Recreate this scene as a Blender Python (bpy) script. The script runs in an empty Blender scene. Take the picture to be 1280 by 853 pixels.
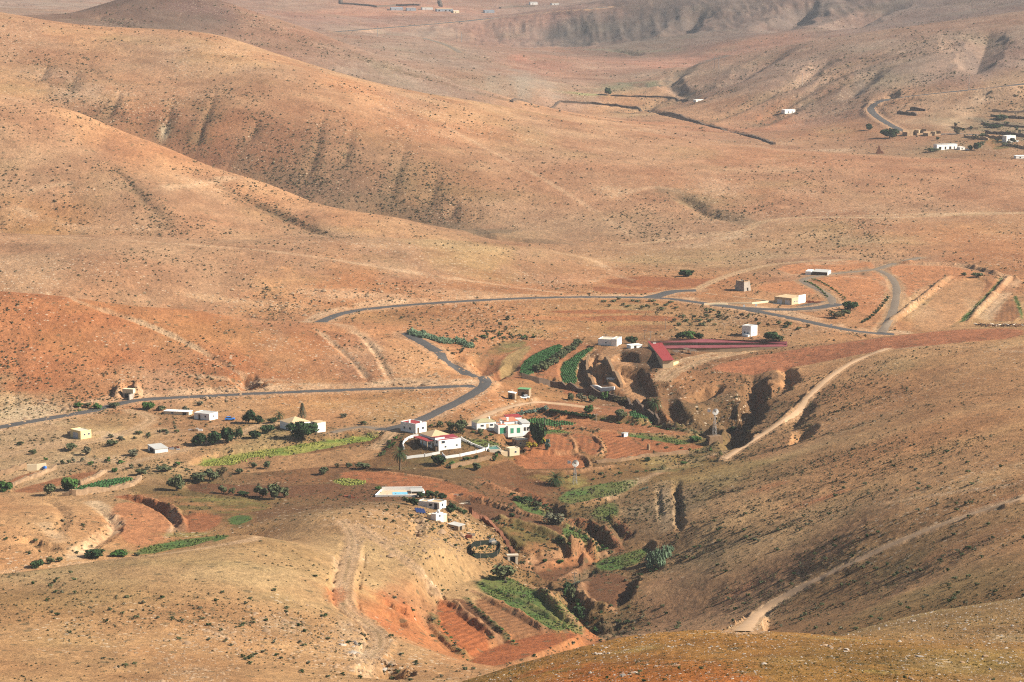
import bpy, math, random
import numpy as np

# ------------------------------------------------------------------ scene, camera, light
scene = bpy.context.scene
COL = scene.collection
CAM_H = 200.0
FPX = 3292.0                       # focal length in pixels of a 1280 px wide frame
PITCH = math.atan((426.5 + 110.0) / FPX)
SP, CP = math.sin(PITCH), math.cos(PITCH)

cam_data = bpy.data.cameras.new("camera")
cam = bpy.data.objects.new("camera", cam_data)
COL.objects.link(cam)
cam.location = (0, 0, CAM_H)
cam.rotation_euler = (math.pi / 2 - PITCH, 0, 0)
cam_data.sensor_width = 36.0
cam_data.lens = 36.0 * FPX / 1280.0
cam_data.clip_start = 1.0
cam_data.clip_end = 40000.0
scene.camera = cam

SUN_AZ = math.radians(-6.0)       # direction towards the sun, measured from +X
SUN_EL = math.radians(34.0)
sun_dir = (math.cos(SUN_AZ) * math.cos(SUN_EL), math.sin(SUN_AZ) * math.cos(SUN_EL), math.sin(SUN_EL))
sl = bpy.data.lights.new("sun", 'SUN')
sl.energy = 5.0
sl.angle = math.radians(0.5)
sl.color = (1.0, 0.92, 0.80)
sun = bpy.data.objects.new("sun", sl)
COL.objects.link(sun)
from mathutils import Vector
sun.rotation_euler = Vector(sun_dir).to_track_quat('Z', 'Y').to_euler()

world = bpy.data.worlds.new("World")
scene.world = world
world.use_nodes = True
wn = world.node_tree
wn.nodes.clear()
wo = wn.nodes.new('ShaderNodeOutputWorld')
wb = wn.nodes.new('ShaderNodeBackground')
ws = wn.nodes.new('ShaderNodeTexSky')
ws.sky_type = 'NISHITA'
ws.sun_disc = False
ws.sun_elevation = SUN_EL
ws.sun_rotation = math.pi / 2 - SUN_AZ
ws.air_density = 1.2
ws.dust_density = 2.0
wb.inputs['Strength'].default_value = 0.05
wn.links.new(ws.outputs[0], wb.inputs[0])
wn.links.new(wb.outputs[0], wo.inputs[0])

vs = scene.view_settings
vs.view_transform = 'Standard'
vs.look = 'None'
vs.exposure = 1.12
vs.gamma = 1.0
vs.use_curve_mapping = False
scene.render.engine = 'CYCLES'
scene.cycles.max_bounces = 4
scene.cycles.diffuse_bounces = 2
scene.cycles.glossy_bounces = 1
scene.cycles.transmission_bounces = 2
scene.cycles.volume_bounces = 0
scene.cycles.transparent_max_bounces = 6
scene.cycles.use_denoising = False
scene.cycles.filter_width = 1.15
scene.cycles.caustics_reflective = False
scene.cycles.caustics_refractive = False

# ------------------------------------------------------------------ terrain grid (polar, seen from the hilltop)
rng = np.random.default_rng(7)
R = random.Random(11)

def build_axis(segments):
    out = [segments[0][0]]
    for a, b, d in segments:
        n = max(1, int(round((b - a) / d)))
        out.extend(list(a + (b - a) * (np.arange(1, n + 1) / n)))
    return np.array(out)

LN = math.log
LAX = build_axis([(LN(225), LN(560), .0021), (LN(560), LN(700), .0014), (LN(700), LN(1420), .00115),
                  (LN(1420), LN(2400), .0016), (LN(2400), LN(5500), .0019), (LN(5500), LN(12000), .006)])
UAX = build_axis([(-.34, -.215, .0025), (-.215, .215, .00045), (.215, .34, .0025)])
YAX = np.exp(LAX)
NR, NC = len(LAX), len(UAX)
GY = YAX[:, None] * np.ones(NC)[None, :]
GX = YAX[:, None] * UAX[None, :]

def ray(px, py):
    uu = (np.asarray(px, float) - 640.0) / FPX
    vv = (426.5 - np.asarray(py, float)) / FPX
    den = CP + vv * SP
    return uu / den, (-SP + vv * CP) / den      # X/Y and dz/dY

def row_of(Y): return np.interp(np.log(np.maximum(Y, 1.0)), LAX, np.arange(NR))
def col_of(u): return np.interp(u, UAX, np.arange(NC))

def sample(H, X, Y):
    X = np.asarray(X, float); Y = np.asarray(Y, float)
    r = np.clip(row_of(Y), 0, NR - 1.001); c = np.clip(col_of(X / Y), 0, NC - 1.001)
    i = r.astype(int); j = c.astype(int); a = r - i; b = c - j
    return (H[i, j] * (1 - a) * (1 - b) + H[i + 1, j] * a * (1 - b) + H[i, j + 1] * (1 - a) * b + H[i + 1, j + 1] * a * b)

def cast(H, px, py):
    """the point of the terrain H seen at a pixel of the photograph: arrays X, Y, Z"""
    px = np.atleast_1d(np.asarray(px, float)); py = np.atleast_1d(np.asarray(py, float))
    u, s = ray(px, py)
    X = np.zeros(len(u)); Y = np.zeros(len(u)); Z = np.zeros(len(u))
    c = np.clip(col_of(u), 0, NC - 1.001)
    for k in range(len(u)):
        j = int(c[k]); b = c[k] - j
        h = H[:, j] * (1 - b) + H[:, j + 1] * b - (CAM_H + YAX * s[k])
        hit = np.nonzero((h[1:] >= 0) & (h[:-1] < 0))[0]
        if len(hit):
            i = hit[0]; t = -h[i] / (h[i + 1] - h[i]); y = YAX[i] + t * (YAX[i + 1] - YAX[i])
        else:
            y = YAX[-1] if h[0] < 0 else YAX[0]
        Y[k] = y; X[k] = u[k] * y; Z[k] = CAM_H + y * s[k]
    return X, Y, Z

def on_plane(px, py, z):
    u, s = ray(px, py); y = (z - CAM_H) / s
    return u * y, y, z

_tab = [np.random.default_rng(100 + k).random((512, 512)).astype(np.float32) for k in range(8)]
def vnoise(x, y, seed=0):
    t = _tab[seed % 8]
    x = x + seed * 17.3; y = y + seed * 5.7
    xi = np.floor(x).astype(np.int64); yi = np.floor(y).astype(np.int64)
    a = x - xi; b = y - yi
    a = a * a * a * (a * (a * 6 - 15) + 10); b = b * b * b * (b * (b * 6 - 15) + 10)
    x0 = xi & 511; x1 = (xi + 1) & 511; y0 = yi & 511; y1 = (yi + 1) & 511
    return ((t[y0, x0] * (1 - a) + t[y0, x1] * a) * (1 - b) + (t[y1, x0] * (1 - a) + t[y1, x1] * a) * b)
def fbm(x, y, octaves=4, seed=0, gain=.5):
    s = 0; amp = 1; tot = 0
    for k in range(octaves):
        s = s + amp * (vnoise(x, y, seed + k) - .5); tot += amp
        x = x * 2.03 + 3.1; y = y * 2.03 - 1.7; amp *= gain
    return s / tot * 2
def sstep(a, b, x):
    t = np.clip((x - a) / (b - a), 0, 1)
    return t * t * (3 - 2 * t)

# control points: (pixel x, pixel y, distance Y) — visible slopes, crests and the dips behind the crests
CY = [
 # foreground hump and spur
 (400,905,330),(560,857,330),(640,832,335),(700,815,340),(760,800,345),(860,789,350),(950,788,355),(1060,794,362),(1150,800,352),
 (700,853,282),(900,853,270),(1100,853,270),(1280,853,280),(1280,800,345),(1500,850,280),(200,960,290),(-100,980,290),
 (1040,794,405),(1150,766,432),(1280,745,455),(1500,700,470),
 (400,950,420),(560,915,430),(760,855,470),(950,850,480),(1060,845,500),(1150,820,540),(1280,790,540),(640,890,455),
 # left near hill (tan)
 (-200,853,500),(0,853,525),(250,853,545),(430,853,570),(-200,725,690),(0,716,705),(110,702,712),(200,691,720),(300,668,750),(420,641,812),
 (250,760,640),(100,770,625),(440,750,690),(470,800,642),(540,842,615),(480,700,762),(560,690,775),(350,720,690),
 (0,735,755),(110,722,760),(200,710,765),(300,682,800),
 # first hill on the left behind the road
 (-200,355,1165),(0,362,1165),(100,372,1168),(240,386,1178),
 (0,384,1225),(150,396,1230),(300,405,1240),
 # second hill
 (-200,340,1262),(0,352,1255),(-200,285,1390),(0,290,1395),(170,294,1405),(340,298,1415),(460,298,1440),(580,302,1470),(700,315,1480),
 (0,305,1455),(170,308,1460),(340,311,1475),(580,310,1530),
 (150,330,1295),(300,340,1320),(500,340,1350),(0,318,1315),(420,318,1375),
 # third hill
 (-200,60,1700),(0,118,1690),(100,141,1685),(200,180,1660),(330,226,1635),(480,270,1605),(600,298,1580),
 (-200,200,1580),(0,200,1570),(0,255,1510),(100,200,1585),(200,250,1530),(300,262,1560),(400,282,1545),(100,270,1505),(0,150,1620),(100,165,1640),(300,240,1595),(400,262,1580),
 (-200,75,1790),(0,140,1770),(100,166,1755),(200,206,1730),(330,250,1700),(480,290,1665),
 # the long hill
 (-200,-20,2180),(0,15,2150),(60,26,2140),(140,34,2130),(220,37,2130),(280,45,2120),(330,62,2110),(400,85,2100),(480,110,2090),(560,124,2085),(640,137,2080),(760,158,2060),(860,174,2030),(960,186,2010),(1100,194,1970),(1280,198,1930),(1480,200,1930),
 (0,70,1950),(200,100,1900),(120,72,1970),(330,150,1795),(330,212,1730),(480,190,1765),(480,256,1690),(640,220,1765),(640,291,1625),(560,170,1860),(200,150,1795),(100,115,1840),(220,60,2000),(330,95,1910),(480,140,1875),(560,240,1710),(420,225,1715),(640,170,1900),
 (800,230,1760),(830,302,1600),(900,270,1670),(1000,230,1770),(1100,250,1715),(1280,240,1740),(1280,290,1580),(1000,290,1600),(1480,240,1740),(800,190,1900),(1000,205,1870),
 (0,36,2270),(220,60,2250),(330,85,2230),(480,133,2200),(640,160,2190),(760,180,2170),(960,205,2110),(1100,211,2080),(1280,216,2050),
 # cone and plateau beyond
 (-200,10,2800),(80,20,2740),(140,2,2760),(200,-10,2780),(270,0,2780),(330,20,2760),(400,42,2720),(480,70,2660),(560,99,2590),(620,122,2520),
 (330,57,2560),(500,112,2460),(200,25,2600),(400,60,2600),
 (80,44,2920),(200,20,2950),(330,48,2900),(480,95,2830),(560,118,2720),
 (0,2,4500),(60,14,3700),(450,42,3600),(450,20,4500),(400,18,4300),(560,14,4700),(560,60,3300),(640,68,3300),(700,100,3000),(640,100,2900),
 (800,70,3600),(800,100,3000),(830,88,3150),(640,0,5200),(300,-5,5000),(640,-60,8000),(100,-60,8000),(1200,-90,7000),(640,-75,11500),(0,-75,11500),(1280,-100,11500),
 # right far hill
 (1280,12,3000),(1190,25,3000),(1100,38,3000),(1000,54,3020),(900,75,3050),(1480,-10,3000),(1280,110,2560),(1100,118,2600),(1280,60,2720),(1100,80,2740),(1000,100,2720),(900,112,2800),(1190,75,2700),(1000,75,2850),
 (1280,32,3220),(1100,56,3220),(1000,70,3230),(900,88,3250),
 # top right mountain with its cliff
 (700,52,4100),(715,30,4180),(760,58,3900),(800,50,3900),(790,20,4180),(850,44,3800),(860,6,4150),(900,47,3700),(950,30,3850),(1000,30,3750),(960,0,4150),(1100,2,3950),(1280,0,3700),(850,-20,4500),(1100,-40,4300),(1280,-45,4000),(640,28,4700),
]
# control points by height: (pixel x, pixel y, z)
CZ = [
 # right hill
 (1280,407,19),(1480,400,26),(1200,410,15),(1100,419,12),(1000,431,7),(1280,450,26),(1480,480,38),(1280,520,32),(1280,600,37),(1480,600,50),(1280,700,44),(1480,680,60),
 (1100,455,14),(1100,550,19),(1100,650,22),(1100,750,22),(1000,455,5),(1000,500,4),(1000,560,6),(1000,640,8),(1000,700,9),(1000,770,8),
 (1190,500,22),(1190,600,29),(1190,700,33),
 (900,600,0),(900,650,1),(900,700,0),(860,620,-4),(860,700,-7),(800,770,-13),(860,780,-8),(920,565,-5),(900,480,1),(870,500,-1),(840,500,-4),(850,458,3),(950,785,3),
 (1280,385,4),(1200,380,4),(1120,400,5),(1480,380,5),
 (1280,417,8),(1200,420,5),(1100,428,4),(1480,415,9),
 (800,447,4.5),(814,467,3.5),(825,490,1),
 # valley floor
 (-200,560,2),(0,530,3),(0,560,1),(95,550,2),(0,600,-1),(200,590,0),(300,600,-2),(400,600,-2),(500,590,-2),(130,695,4),(250,655,1),(0,660,6),(0,700,6),(100,650,4),(200,660,2),(380,625,-1),
 (550,565,1),(620,540,2),(620,500,3),(700,590,-6),(700,540,-4),(800,540,-6),(850,560,-7),(640,600,-5),(560,600,-2),(700,500,-2),(760,570,-7),
 (700,450,0),(620,440,3),(740,432,2),(640,470,0),(780,470,-2),(790,505,-5),
 (540,632,6),(590,660,1),(640,650,-5),(640,700,-9),(700,680,-10),(720,620,-8),(780,640,-8),(800,600,-7),(760,700,-13),
 (560,740,4),(620,790,-2),(700,790,-9),(745,788,-15.5),(770,740,-11),(690,740,-12),(610,710,-4),(530,770,7),(580,830,4),
 (820,432,4),(900,440,4),(985,432,5),(780,430,2),
 (800,370,7),(940,386,7),(700,373,9),(560,382,9),(430,397,9),(870,400,5),(1050,409,6),(1100,360,7),(930,362,8),(985,380,7),(1100,335,7),(900,330,4),(1000,325,6),(1200,330,8),(1280,330,9),(1480,320,10),(820,318,0),(750,345,5),(740,325,3),
 (800,345,5),(650,352,8),(600,420,6),(500,395,7),
 # road below the first hill, and the hill itself
 (600,472,5),(560,440,7),(530,422,8),(470,490,3),(300,493,3),(170,500,3),(60,520,3),(400,520,2),(500,510,2),
 (100,430,17),(250,440,13),(400,405,13),(400,440,10),(480,440,9),(-200,430,19),(0,430,18),(-200,500,4),(0,500,4),
 # far plain
 (960,180,-3),(1200,180,0),(1280,170,3),(1110,150,8),(985,142,2),(860,128,0),(700,131,-3),(780,150,-4),(1060,175,-2),(1040,150,0),(1480,160,5),(1280,140,12),
]
def base_height():
    pts = []
    for px, py, Y in CY:
        u, s = ray(px, py); pts.append((float(u), LN(Y), CAM_H + Y * float(s)))
    for px, py, z in CZ:
        u, s = ray(px, py); Y = (z - CAM_H) / float(s); pts.append((float(u), LN(Y), z))
    P = np.array(pts)
    eps = .012
    def K(a, b):
        d2 = (a[:, None, 0] - b[None, :, 0]) ** 2 + (a[:, None, 1] - b[None, :, 1]) ** 2
        return np.sqrt(d2 + eps * eps)
    n = len(P); A = np.zeros((n + 3, n + 3))
    A[:n, :n] = K(P, P) - np.eye(n) * 2e-4
    A[:n, n] = 1; A[:n, n + 1:] = P[:, :2]; A[n, :n] = 1; A[n + 1:, :n] = P[:, :2].T
    w = np.linalg.solve(A, np.concatenate([P[:, 2], np.zeros(3)]))
    # evaluate on a coarse grid, then interpolate smoothly
    cu = np.linspace(UAX[0] - .005, UAX[-1] + .005, 180); cl = np.linspace(LAX[0] - .01, LAX[-1] + .01, 900)
    Z = np.zeros((len(cl), len(cu)))
    for i, l in enumerate(cl):
        q = np.stack([cu, np.full_like(cu, l)], 1)
        Z[i] = K(q, P) @ w[:n] + w[n] + q @ w[n + 1:]
    # light smoothing of the kernel tips
    for _ in range(2):
        Z[1:-1] = (Z[:-2] + 2 * Z[1:-1] + Z[2:]) / 4
        Z[:, 1:-1] = (Z[:, :-2] + 2 * Z[:, 1:-1] + Z[:, 2:]) / 4
    def cubic(Zc, axis_old, axis_new):       # Catmull-Rom along the first axis
        t = (axis_new - axis_old[0]) / (axis_old[1] - axis_old[0])
        i = np.clip(t.astype(int), 1, len(axis_old) - 3); f = (t - i)[:, None]
        p0, p1, p2, p3 = Zc[i - 1], Zc[i], Zc[i + 1], Zc[i + 2]
        return p1 + .5 * f * (p2 - p0 + f * (2 * p0 - 5 * p1 + 4 * p2 - p3 + f * (3 * (p1 - p2) + p3 - p0)))
    Z = cubic(Z, cl, LAX)
    return cubic(Z.T.copy(), cu, UAX).T.copy()

H = base_height()
# ------------------------------------------------------------------ natural roughness of the ground
def chaikin(p, n=2, closed=False):
    p = np.asarray(p, float)
    for _ in range(n):
        if closed:
            q = np.roll(p, -1, 0); p = np.stack([.75 * p + .25 * q, .25 * p + .75 * q], 1).reshape(-1, p.shape[1])
        else:
            a, b = p[:-1], p[1:]
            m = np.stack([.75 * a + .25 * b, .25 * a + .75 * b], 1).reshape(-1, p.shape[1])
            p = np.concatenate([p[:1], m[1:-1], p[-1:]])
    return p

lowslope = np.clip(np.abs(np.gradient(H, axis=0) / np.gradient(GY, axis=0)) * 6, .25, 1)
H0 = H.copy()
H = H + lowslope * (fbm(GX / 120, GY / 120, 3, 1) * 2.4) * sstep(260, 700, GY) + fbm(GX / 22, GY / 22, 4, 3) * .38 * (.4 + lowslope)
H = H + sstep(2300, 4000, GY) * fbm(GX / 260, GY / 260, 5, 2) * 9.0

def window(pts, reach):
    X = pts[:, 0]; Y = pts[:, 1]
    r0 = int(max(0, math.floor(row_of(max(10, Y.min() - reach))))); r1 = int(min(NR, math.ceil(row_of(Y.max() + reach)) + 1))
    yy = max(10, Y.min() - reach)
    us = np.concatenate([(X - reach) / (Y - reach * 0), (X + reach) / Y])
    c0 = int(max(0, math.floor(col_of(us.min())) - 1)); c1 = int(min(NC, math.ceil(col_of(us.max())) + 2))
    return r0, r1, c0, c1

def poly_dist(pts, reach):
    """distance of the terrain vertices near a polyline to it, the place along it, and the side"""
    pts = np.asarray(pts, float)[:, :2]
    r0, r1, c0, c1 = window(pts, reach)
    D = np.full((r1 - r0, c1 - c0), 1e9); T = np.zeros_like(D); S = np.zeros_like(D)
    for k in range(len(pts) - 1):
        a, b = pts[k], pts[k + 1]
        q0, q1, k0, k1 = window(np.array([a, b]), reach)
        q0 = max(q0, r0); q1 = min(q1, r1); k0 = max(k0, c0); k1 = min(k1, c1)
        if q0 >= q1 or k0 >= k1: continue
        x = GX[q0:q1, k0:k1] - a[0]; y = GY[q0:q1, k0:k1] - a[1]
        d = b - a; L2 = d @ d + 1e-9
        t = np.clip((x * d[0] + y * d[1]) / L2, 0, 1)
        ex = x - t * d[0]; ey = y - t * d[1]
        dist = np.sqrt(ex * ex + ey * ey)
        sub = (slice(q0 - r0, q1 - r0), slice(k0 - c0, k1 - c0))
        better = dist < D[sub]
        D[sub] = np.where(better, dist, D[sub]); T[sub] = np.where(better, k + t, T[sub])
        S[sub] = np.where(better, np.sign(d[0] * y - d[1] * x), S[sub])
    return (slice(r0, r1), slice(c0, c1)), D, T, S

def in_poly(pts, pad=0):
    pts = np.asarray(pts, float)[:, :2]
    r0, r1, c0, c1 = window(pts, pad + 1)
    x = GX[r0:r1, c0:c1]; y = GY[r0:r1, c0:c1]
    ins = np.zeros(x.shape, bool)
    n = len(pts)
    for k in range(n):
        (xa, ya), (xb, yb) = pts[k], pts[(k + 1) % n]
        if ya == yb: continue
        m = ((ya > y) != (yb > y)) & (x < (xb - xa) * (y - ya) / (yb - ya) + xa)
        ins ^= m
    return (slice(r0, r1), slice(c0, c1)), ins

def poly_signed(pts, pad):
    """signed distance to a closed polygon, negative inside"""
    closed = np.concatenate([pts, pts[:1]])
    w, D, T, S = poly_dist(closed, pad + 1)
    # widen to a window that also covers the inside
    w2, ins = in_poly(pts, pad)
    E = np.full(ins.shape, 1e3)
    a = w[0].start - w2[0].start; b = w[1].start - w2[1].start
    sa = max(0, a); sb = max(0, b); ea = min(ins.shape[0], a + D.shape[0]); eb = min(ins.shape[1], b + D.shape[1])
    E[sa:ea, sb:eb] = D[sa - a:ea - a, sb - b:eb - b]
    E = np.minimum(E, 1e3)
    return w2, np.where(ins, -E, E)

def carve(px, width, depth, pw=1.5, dz=0.0, smooth=2, taper=True, rough=.35, target=None, pts=None):
    global H
    if pts is None:
        P = chaikin(px, smooth)
        X, Y, Z = cast(H if target is None else target, P[:, 0], P[:, 1])
        pts = np.stack([X, Y], 1)
    w, D, T, S = poly_dist(pts, width * 1.6)
    n = len(pts) - 1
    t = T / n
    amp = np.clip(np.minimum(t, 1 - t) * 6, 0, 1) if taper else 1.0
    wob = 1 + rough * fbm(GX[w] / (width * .9), GY[w] / (width * .9), 3, 5)
    d = D / (width * wob)
    prof = np.clip(1 - d, 0, 1) ** pw
    H[w] -= depth * amp * prof
    return pts

def flatten(px, blend=2.0, dz=0.0, level=None, zs=None, smooth=1, tilt=True, rough=.0):
    """turn the outline drawn at px into a terrace: a plane through its corners, with a step at its edge"""
    global H
    P = chaikin(px if zs is None else np.column_stack([px, zs]), smooth, True)
    X, Y, Z = cast(H, P[:, 0], P[:, 1]) if zs is None else on_plane(P[:, 0], P[:, 1], P[:, 2])
    A = np.stack([X - X.mean(), Y - Y.mean(), np.ones(len(X))], 1)
    if tilt:
        c = np.linalg.lstsq(A, Z, rcond=None)[0]
        c[:2] = np.clip(c[:2], -.13, .13)
    else:
        c = np.array([0, 0, Z.mean()])
    c[2] += dz
    if level is not None: c = np.array([0, 0, level])
    # put the corners on that plane so that the outline still lands where it was drawn
    u, s = ray(P[:, 0], P[:, 1])
    k = c[2] - c[0] * X.mean() - c[1] * Y.mean()
    Yn = (CAM_H - k) / (c[0] * u + c[1] - s); Xn = u * Yn
    pts = np.stack([Xn, Yn], 1)
    w, D = poly_signed(pts, blend * 2)
    if rough: D = D + rough * fbm(GX[w] / 4, GY[w] / 4, 2, 6)
    f = sstep(0, blend, D)
    plane = c[0] * GX[w] + c[1] * GY[w] + k
    H[w] = plane * (1 - f) + H[w] * f
    return pts

# hillside rills traced down the slope
def trace_rill(x, y, steps, step=12):
    out = [(x, y)]
    for _ in range(steps):
        e = 14
        gx = (sample(H0, x + e, y) - sample(H0, x - e, y)) / (2 * e); gy = (sample(H0, x, y + e) - sample(H0, x, y - e)) / (2 * e)
        g = math.hypot(gx, gy)
        if g < .035: break
        x -= gx / g * step + R.uniform(-2.5, 2.5); y -= gy / g * step + R.uniform(-2.5, 2.5)
        out.append((x, y))
    return np.array(out)
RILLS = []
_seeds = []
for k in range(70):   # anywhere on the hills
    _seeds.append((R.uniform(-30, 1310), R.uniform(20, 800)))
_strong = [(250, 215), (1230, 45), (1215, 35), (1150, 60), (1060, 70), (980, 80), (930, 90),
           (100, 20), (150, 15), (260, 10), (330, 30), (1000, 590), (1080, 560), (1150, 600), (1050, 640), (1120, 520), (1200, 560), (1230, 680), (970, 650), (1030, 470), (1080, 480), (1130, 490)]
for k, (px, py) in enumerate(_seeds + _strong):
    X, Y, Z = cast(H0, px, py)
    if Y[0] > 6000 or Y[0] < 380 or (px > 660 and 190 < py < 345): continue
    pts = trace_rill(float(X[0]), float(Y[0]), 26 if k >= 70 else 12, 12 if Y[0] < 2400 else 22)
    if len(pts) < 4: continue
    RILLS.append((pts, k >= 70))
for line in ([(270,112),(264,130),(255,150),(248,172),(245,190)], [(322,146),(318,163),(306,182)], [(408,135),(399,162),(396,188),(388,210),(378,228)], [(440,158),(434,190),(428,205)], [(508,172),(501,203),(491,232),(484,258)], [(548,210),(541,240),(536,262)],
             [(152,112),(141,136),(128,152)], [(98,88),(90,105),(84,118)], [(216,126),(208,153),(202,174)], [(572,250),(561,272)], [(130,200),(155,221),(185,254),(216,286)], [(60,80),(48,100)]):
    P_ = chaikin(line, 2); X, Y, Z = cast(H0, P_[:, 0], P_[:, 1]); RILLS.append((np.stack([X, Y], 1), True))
for pts, strong in RILLS:
    far = pts[0, 1] / 1500
    wd = (R.uniform(5, 9) if strong else R.uniform(3, 6)) * max(.6, far)
    w, D, T, S = poly_dist(pts, wd * 2)
    t = T / (len(pts) - 1)
    wid = wd * (.35 + .65 * np.sqrt(t)) * (1 + .4 * fbm(GX[w] / 9, GY[w] / 9, 2, 4))
    depth = (R.uniform(1.6, 2.6) if strong else R.uniform(.3, .8)) * max(.7, far)
    H[w] -= depth * np.sqrt(t) * np.clip(1 - D / wid, 0, 1) ** 1.4 * np.clip((1 - t) * 5, 0, 1)

# the striated cliff at the top right
cliff = [(690, 42), (720, 42), (760, 45), (800, 38), (850, 28), (900, 22), (960, 14), (1010, 8)]
X, Y, Z = cast(H, *np.array(cliff).T)
w, D, T, S = poly_dist(np.stack([X, Y], 1), 330)
H[w] += np.clip(1 - D / 300, 0, 1) * (fbm(GX[w] / 45, GY[w] / 300, 4, 3, .6)) * 9

# ------------------------------------------------------------------ terraces and fields
SOIL = {}       # painted ground: list of (kind, world outline)
FIELDS = []
def field(px, kind, blend=2.2, dz=0.0, smooth=1, tilt=True, furrow=None, flat=True, level=None, zs=None):
    pts = flatten(px, blend, dz, smooth=smooth, tilt=tilt, level=level, zs=zs) if flat else np.stack(cast(H, *chaikin(px, smooth, True).T)[:2], 1)
    FIELDS.append((pts, kind, furrow))
    return pts

# upper fields by the cliff
field([(590,447),(640,428),(700,424),(740,430),(735,445),(700,470),(640,476),(612,470)], 'soil', 4, 0, tilt=True)
field([(626,470),(622,455),(640,440),(668,430),(650,452),(640,472)], 'drygrass', 2, .3)
field([(650,469),(652,455),(668,443),(690,433),(702,430),(703,436),(684,450),(668,465),(660,470)], 'crop', 1.5, .6, furrow=60)
field([(672,468),(690,452),(720,432),(742,431),(722,446),(705,456),(701,474),(685,470)], 'soil', 1.5, .6)
field([(701,476),(701,456),(714,448),(728,438),(745,433),(735,441),(723,452),(719,466),(722,480),(708,479)], 'crop', 1.5, .5, furrow=80)
field([(730,470),(729,452),(742,446),(747,450),(750,465),(758,483),(741,485)], 'tan', 1.6, -.6, furrow=85)
field([(745,448),(760,432),(778,434),(775,445),(768,452),(752,452)], 'tan', 2, .4)
field([(753,455),(764,450),(770,462),(778,478),(768,486),(757,472)], 'tan', 1.4, .9)
field([(772,478),(768,462),(776,450),(784,452),(790,468),(806,492),(822,512),(814,520),(790,504)], 'tan', 4, zs=[-3,-1,1,1.5,-2,-5,-7,-7,-5], furrow=120)
# terraces below the road, right of the houses
flatten([(640,545),(700,538),(780,540),(880,555),(870,565),(740,590),(650,592)], 7)
field([(655,527),(668,522),(722,529),(712,535),(680,532)], 'crop', 1.2, .4)
field([(726,505),(690,500),(660,505),(690,515),(770,523),(820,520),(800,512),(760,508)], 'soil', 2, .2)
field([(784,514),(805,513),(817,522),(790,524)], 'crop', 1.2, .3)
field([(690,522),(760,526),(830,535),(878,545),(840,545),(740,537),(690,534)], 'soil', 1.5, .2, furrow=172)
field([(653,546),(690,541),(708,546),(719,555),(719,563),(712,567),(690,567),(655,567)], 'clay', 1.2, .9, furrow=95)
field([(712,541),(738,545),(752,555),(755,564),(744,569),(728,566),(724,555)], 'clay', 1.2, .4, furrow=95)
field([(745,539),(775,541),(800,556),(822,568),(790,574),(752,578),(760,566),(755,552)], 'clay', 1.6, -.2, furrow=120)
field([(640,570),(700,569),(720,569),(733,576),(735,586),(690,588),(650,588)], 'clay', 1.2, -.8)
field([(787,544),(830,548),(882,556),(872,562),(830,568),(806,560)], 'clay', 1.6, .1)
field([(700,486),(722,487),(724,492),(706,494)], 'clay', 1.0, .0)
# red soil in front of the houses and the long brown strips
field([(425,588),(500,592),(560,602),(620,625),(600,632),(545,622),(480,606),(425,600)], 'clay', 3, 0)
field([(561,619),(606,631),(672,650),(728,667),(744,681),(739,687),(700,673),(642,652),(606,650),(581,636)], 'brown', 2, .4)
field([(612,651),(644,654),(681,664),(716,679),(711,687),(686,693),(650,690),(629,668)], 'weeds', 1.6, -.7)
field([(660,702),(700,704),(745,700),(735,712),(700,728),(672,722)], 'brown', 1.6, -.3)
field([(694,626),(712,612),(760,604),(800,598),(790,610),(760,624),(720,632)], 'greenweeds', 3, .4)
field([(745,650),(735,640),(765,626),(775,634),(768,652)], 'greenweeds', 2, .2)
field([(742,702),(790,690),(815,684),(800,704),(770,714),(745,712)], 'greenweeds', 3, -.2)
field([(728,728),(748,716),(782,718),(790,735),(772,762),(745,756),(730,742)], 'brown', 4, level=-13.0)
# red fields in front, left of the stream
flatten([(546,746),(594,722),(650,724),(694,750),(730,792),(628,810),(584,830),(538,790)], 8)
field([(548,748),(560,752),(624,803),(584,824),(542,790),(546,770)], 'red', 1.2, -.4, furrow=112)
field([(560,748),(584,750),(648,806),(632,808)], 'brown', 1.2, .3)
field([(592,748),(610,750),(684,790),(656,808),(600,762)], 'brownred', 1.2, -.3, furrow=122)
field([(594,726),(625,718),(648,728),(690,752),(715,786),(690,790),(640,760),(600,738)], 'greenweeds', 1.5, .3)
field([(586,826),(628,804),(684,792),(727,792),(700,805),(640,828),(590,838)], 'red', 3, -1.2)
# left side fields
field([(82,616),(105,606),(140,598),(166,597),(165,601),(122,611),(92,617)], 'crop', 1.0, 1.2)
field([(8,602),(30,593),(57,587),(58,590),(30,600),(10,606)], 'soil', 1.2, 0)
field([(8,616),(40,607),(80,596),(122,588),(120,594),(70,608),(50,617)], 'soil', 1.2, -.3)
field([(160,616),(230,620),(330,628),(345,636),(300,643),(230,640),(180,632)], 'weeds', 2, 0)
field([(230,604),(300,606),(370,608),(440,602),(430,612),(380,622),(310,622),(240,616)], 'brown', 2, 0)
field([(276,646),(300,641),(322,643),(318,654),(290,661),(278,657)], 'weeds', 1, 0, flat=False)
field([(284,648),(300,643),(316,646),(312,652),(296,657),(286,655)], 'greenweeds', 1, 0, flat=False)
field([(214,645),(250,640),(280,646),(272,660),(240,668),(222,664)], 'clay', 1, 0, flat=False)
field([(238,586),(262,574),(310,566),(380,555),(440,546),(475,544),(470,552),(430,557),(370,568),(320,575),(262,587)], 'brightgrass', 2.0, -1.3)
field([(300,572),(380,569),(440,559),(476,553),(480,572),(420,582),(340,590),(290,592)], 'dry', 4, -.6)
field([(150,626),(186,632),(208,643),(218,660),(205,676),(165,684),(140,660),(135,640)], 'orange', 3.0, 0, flat=False)
field([(574,552),(600,548),(622,553),(628,560),(606,561),(590,556)], 'greenweeds', 1, 0, flat=False)
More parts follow.
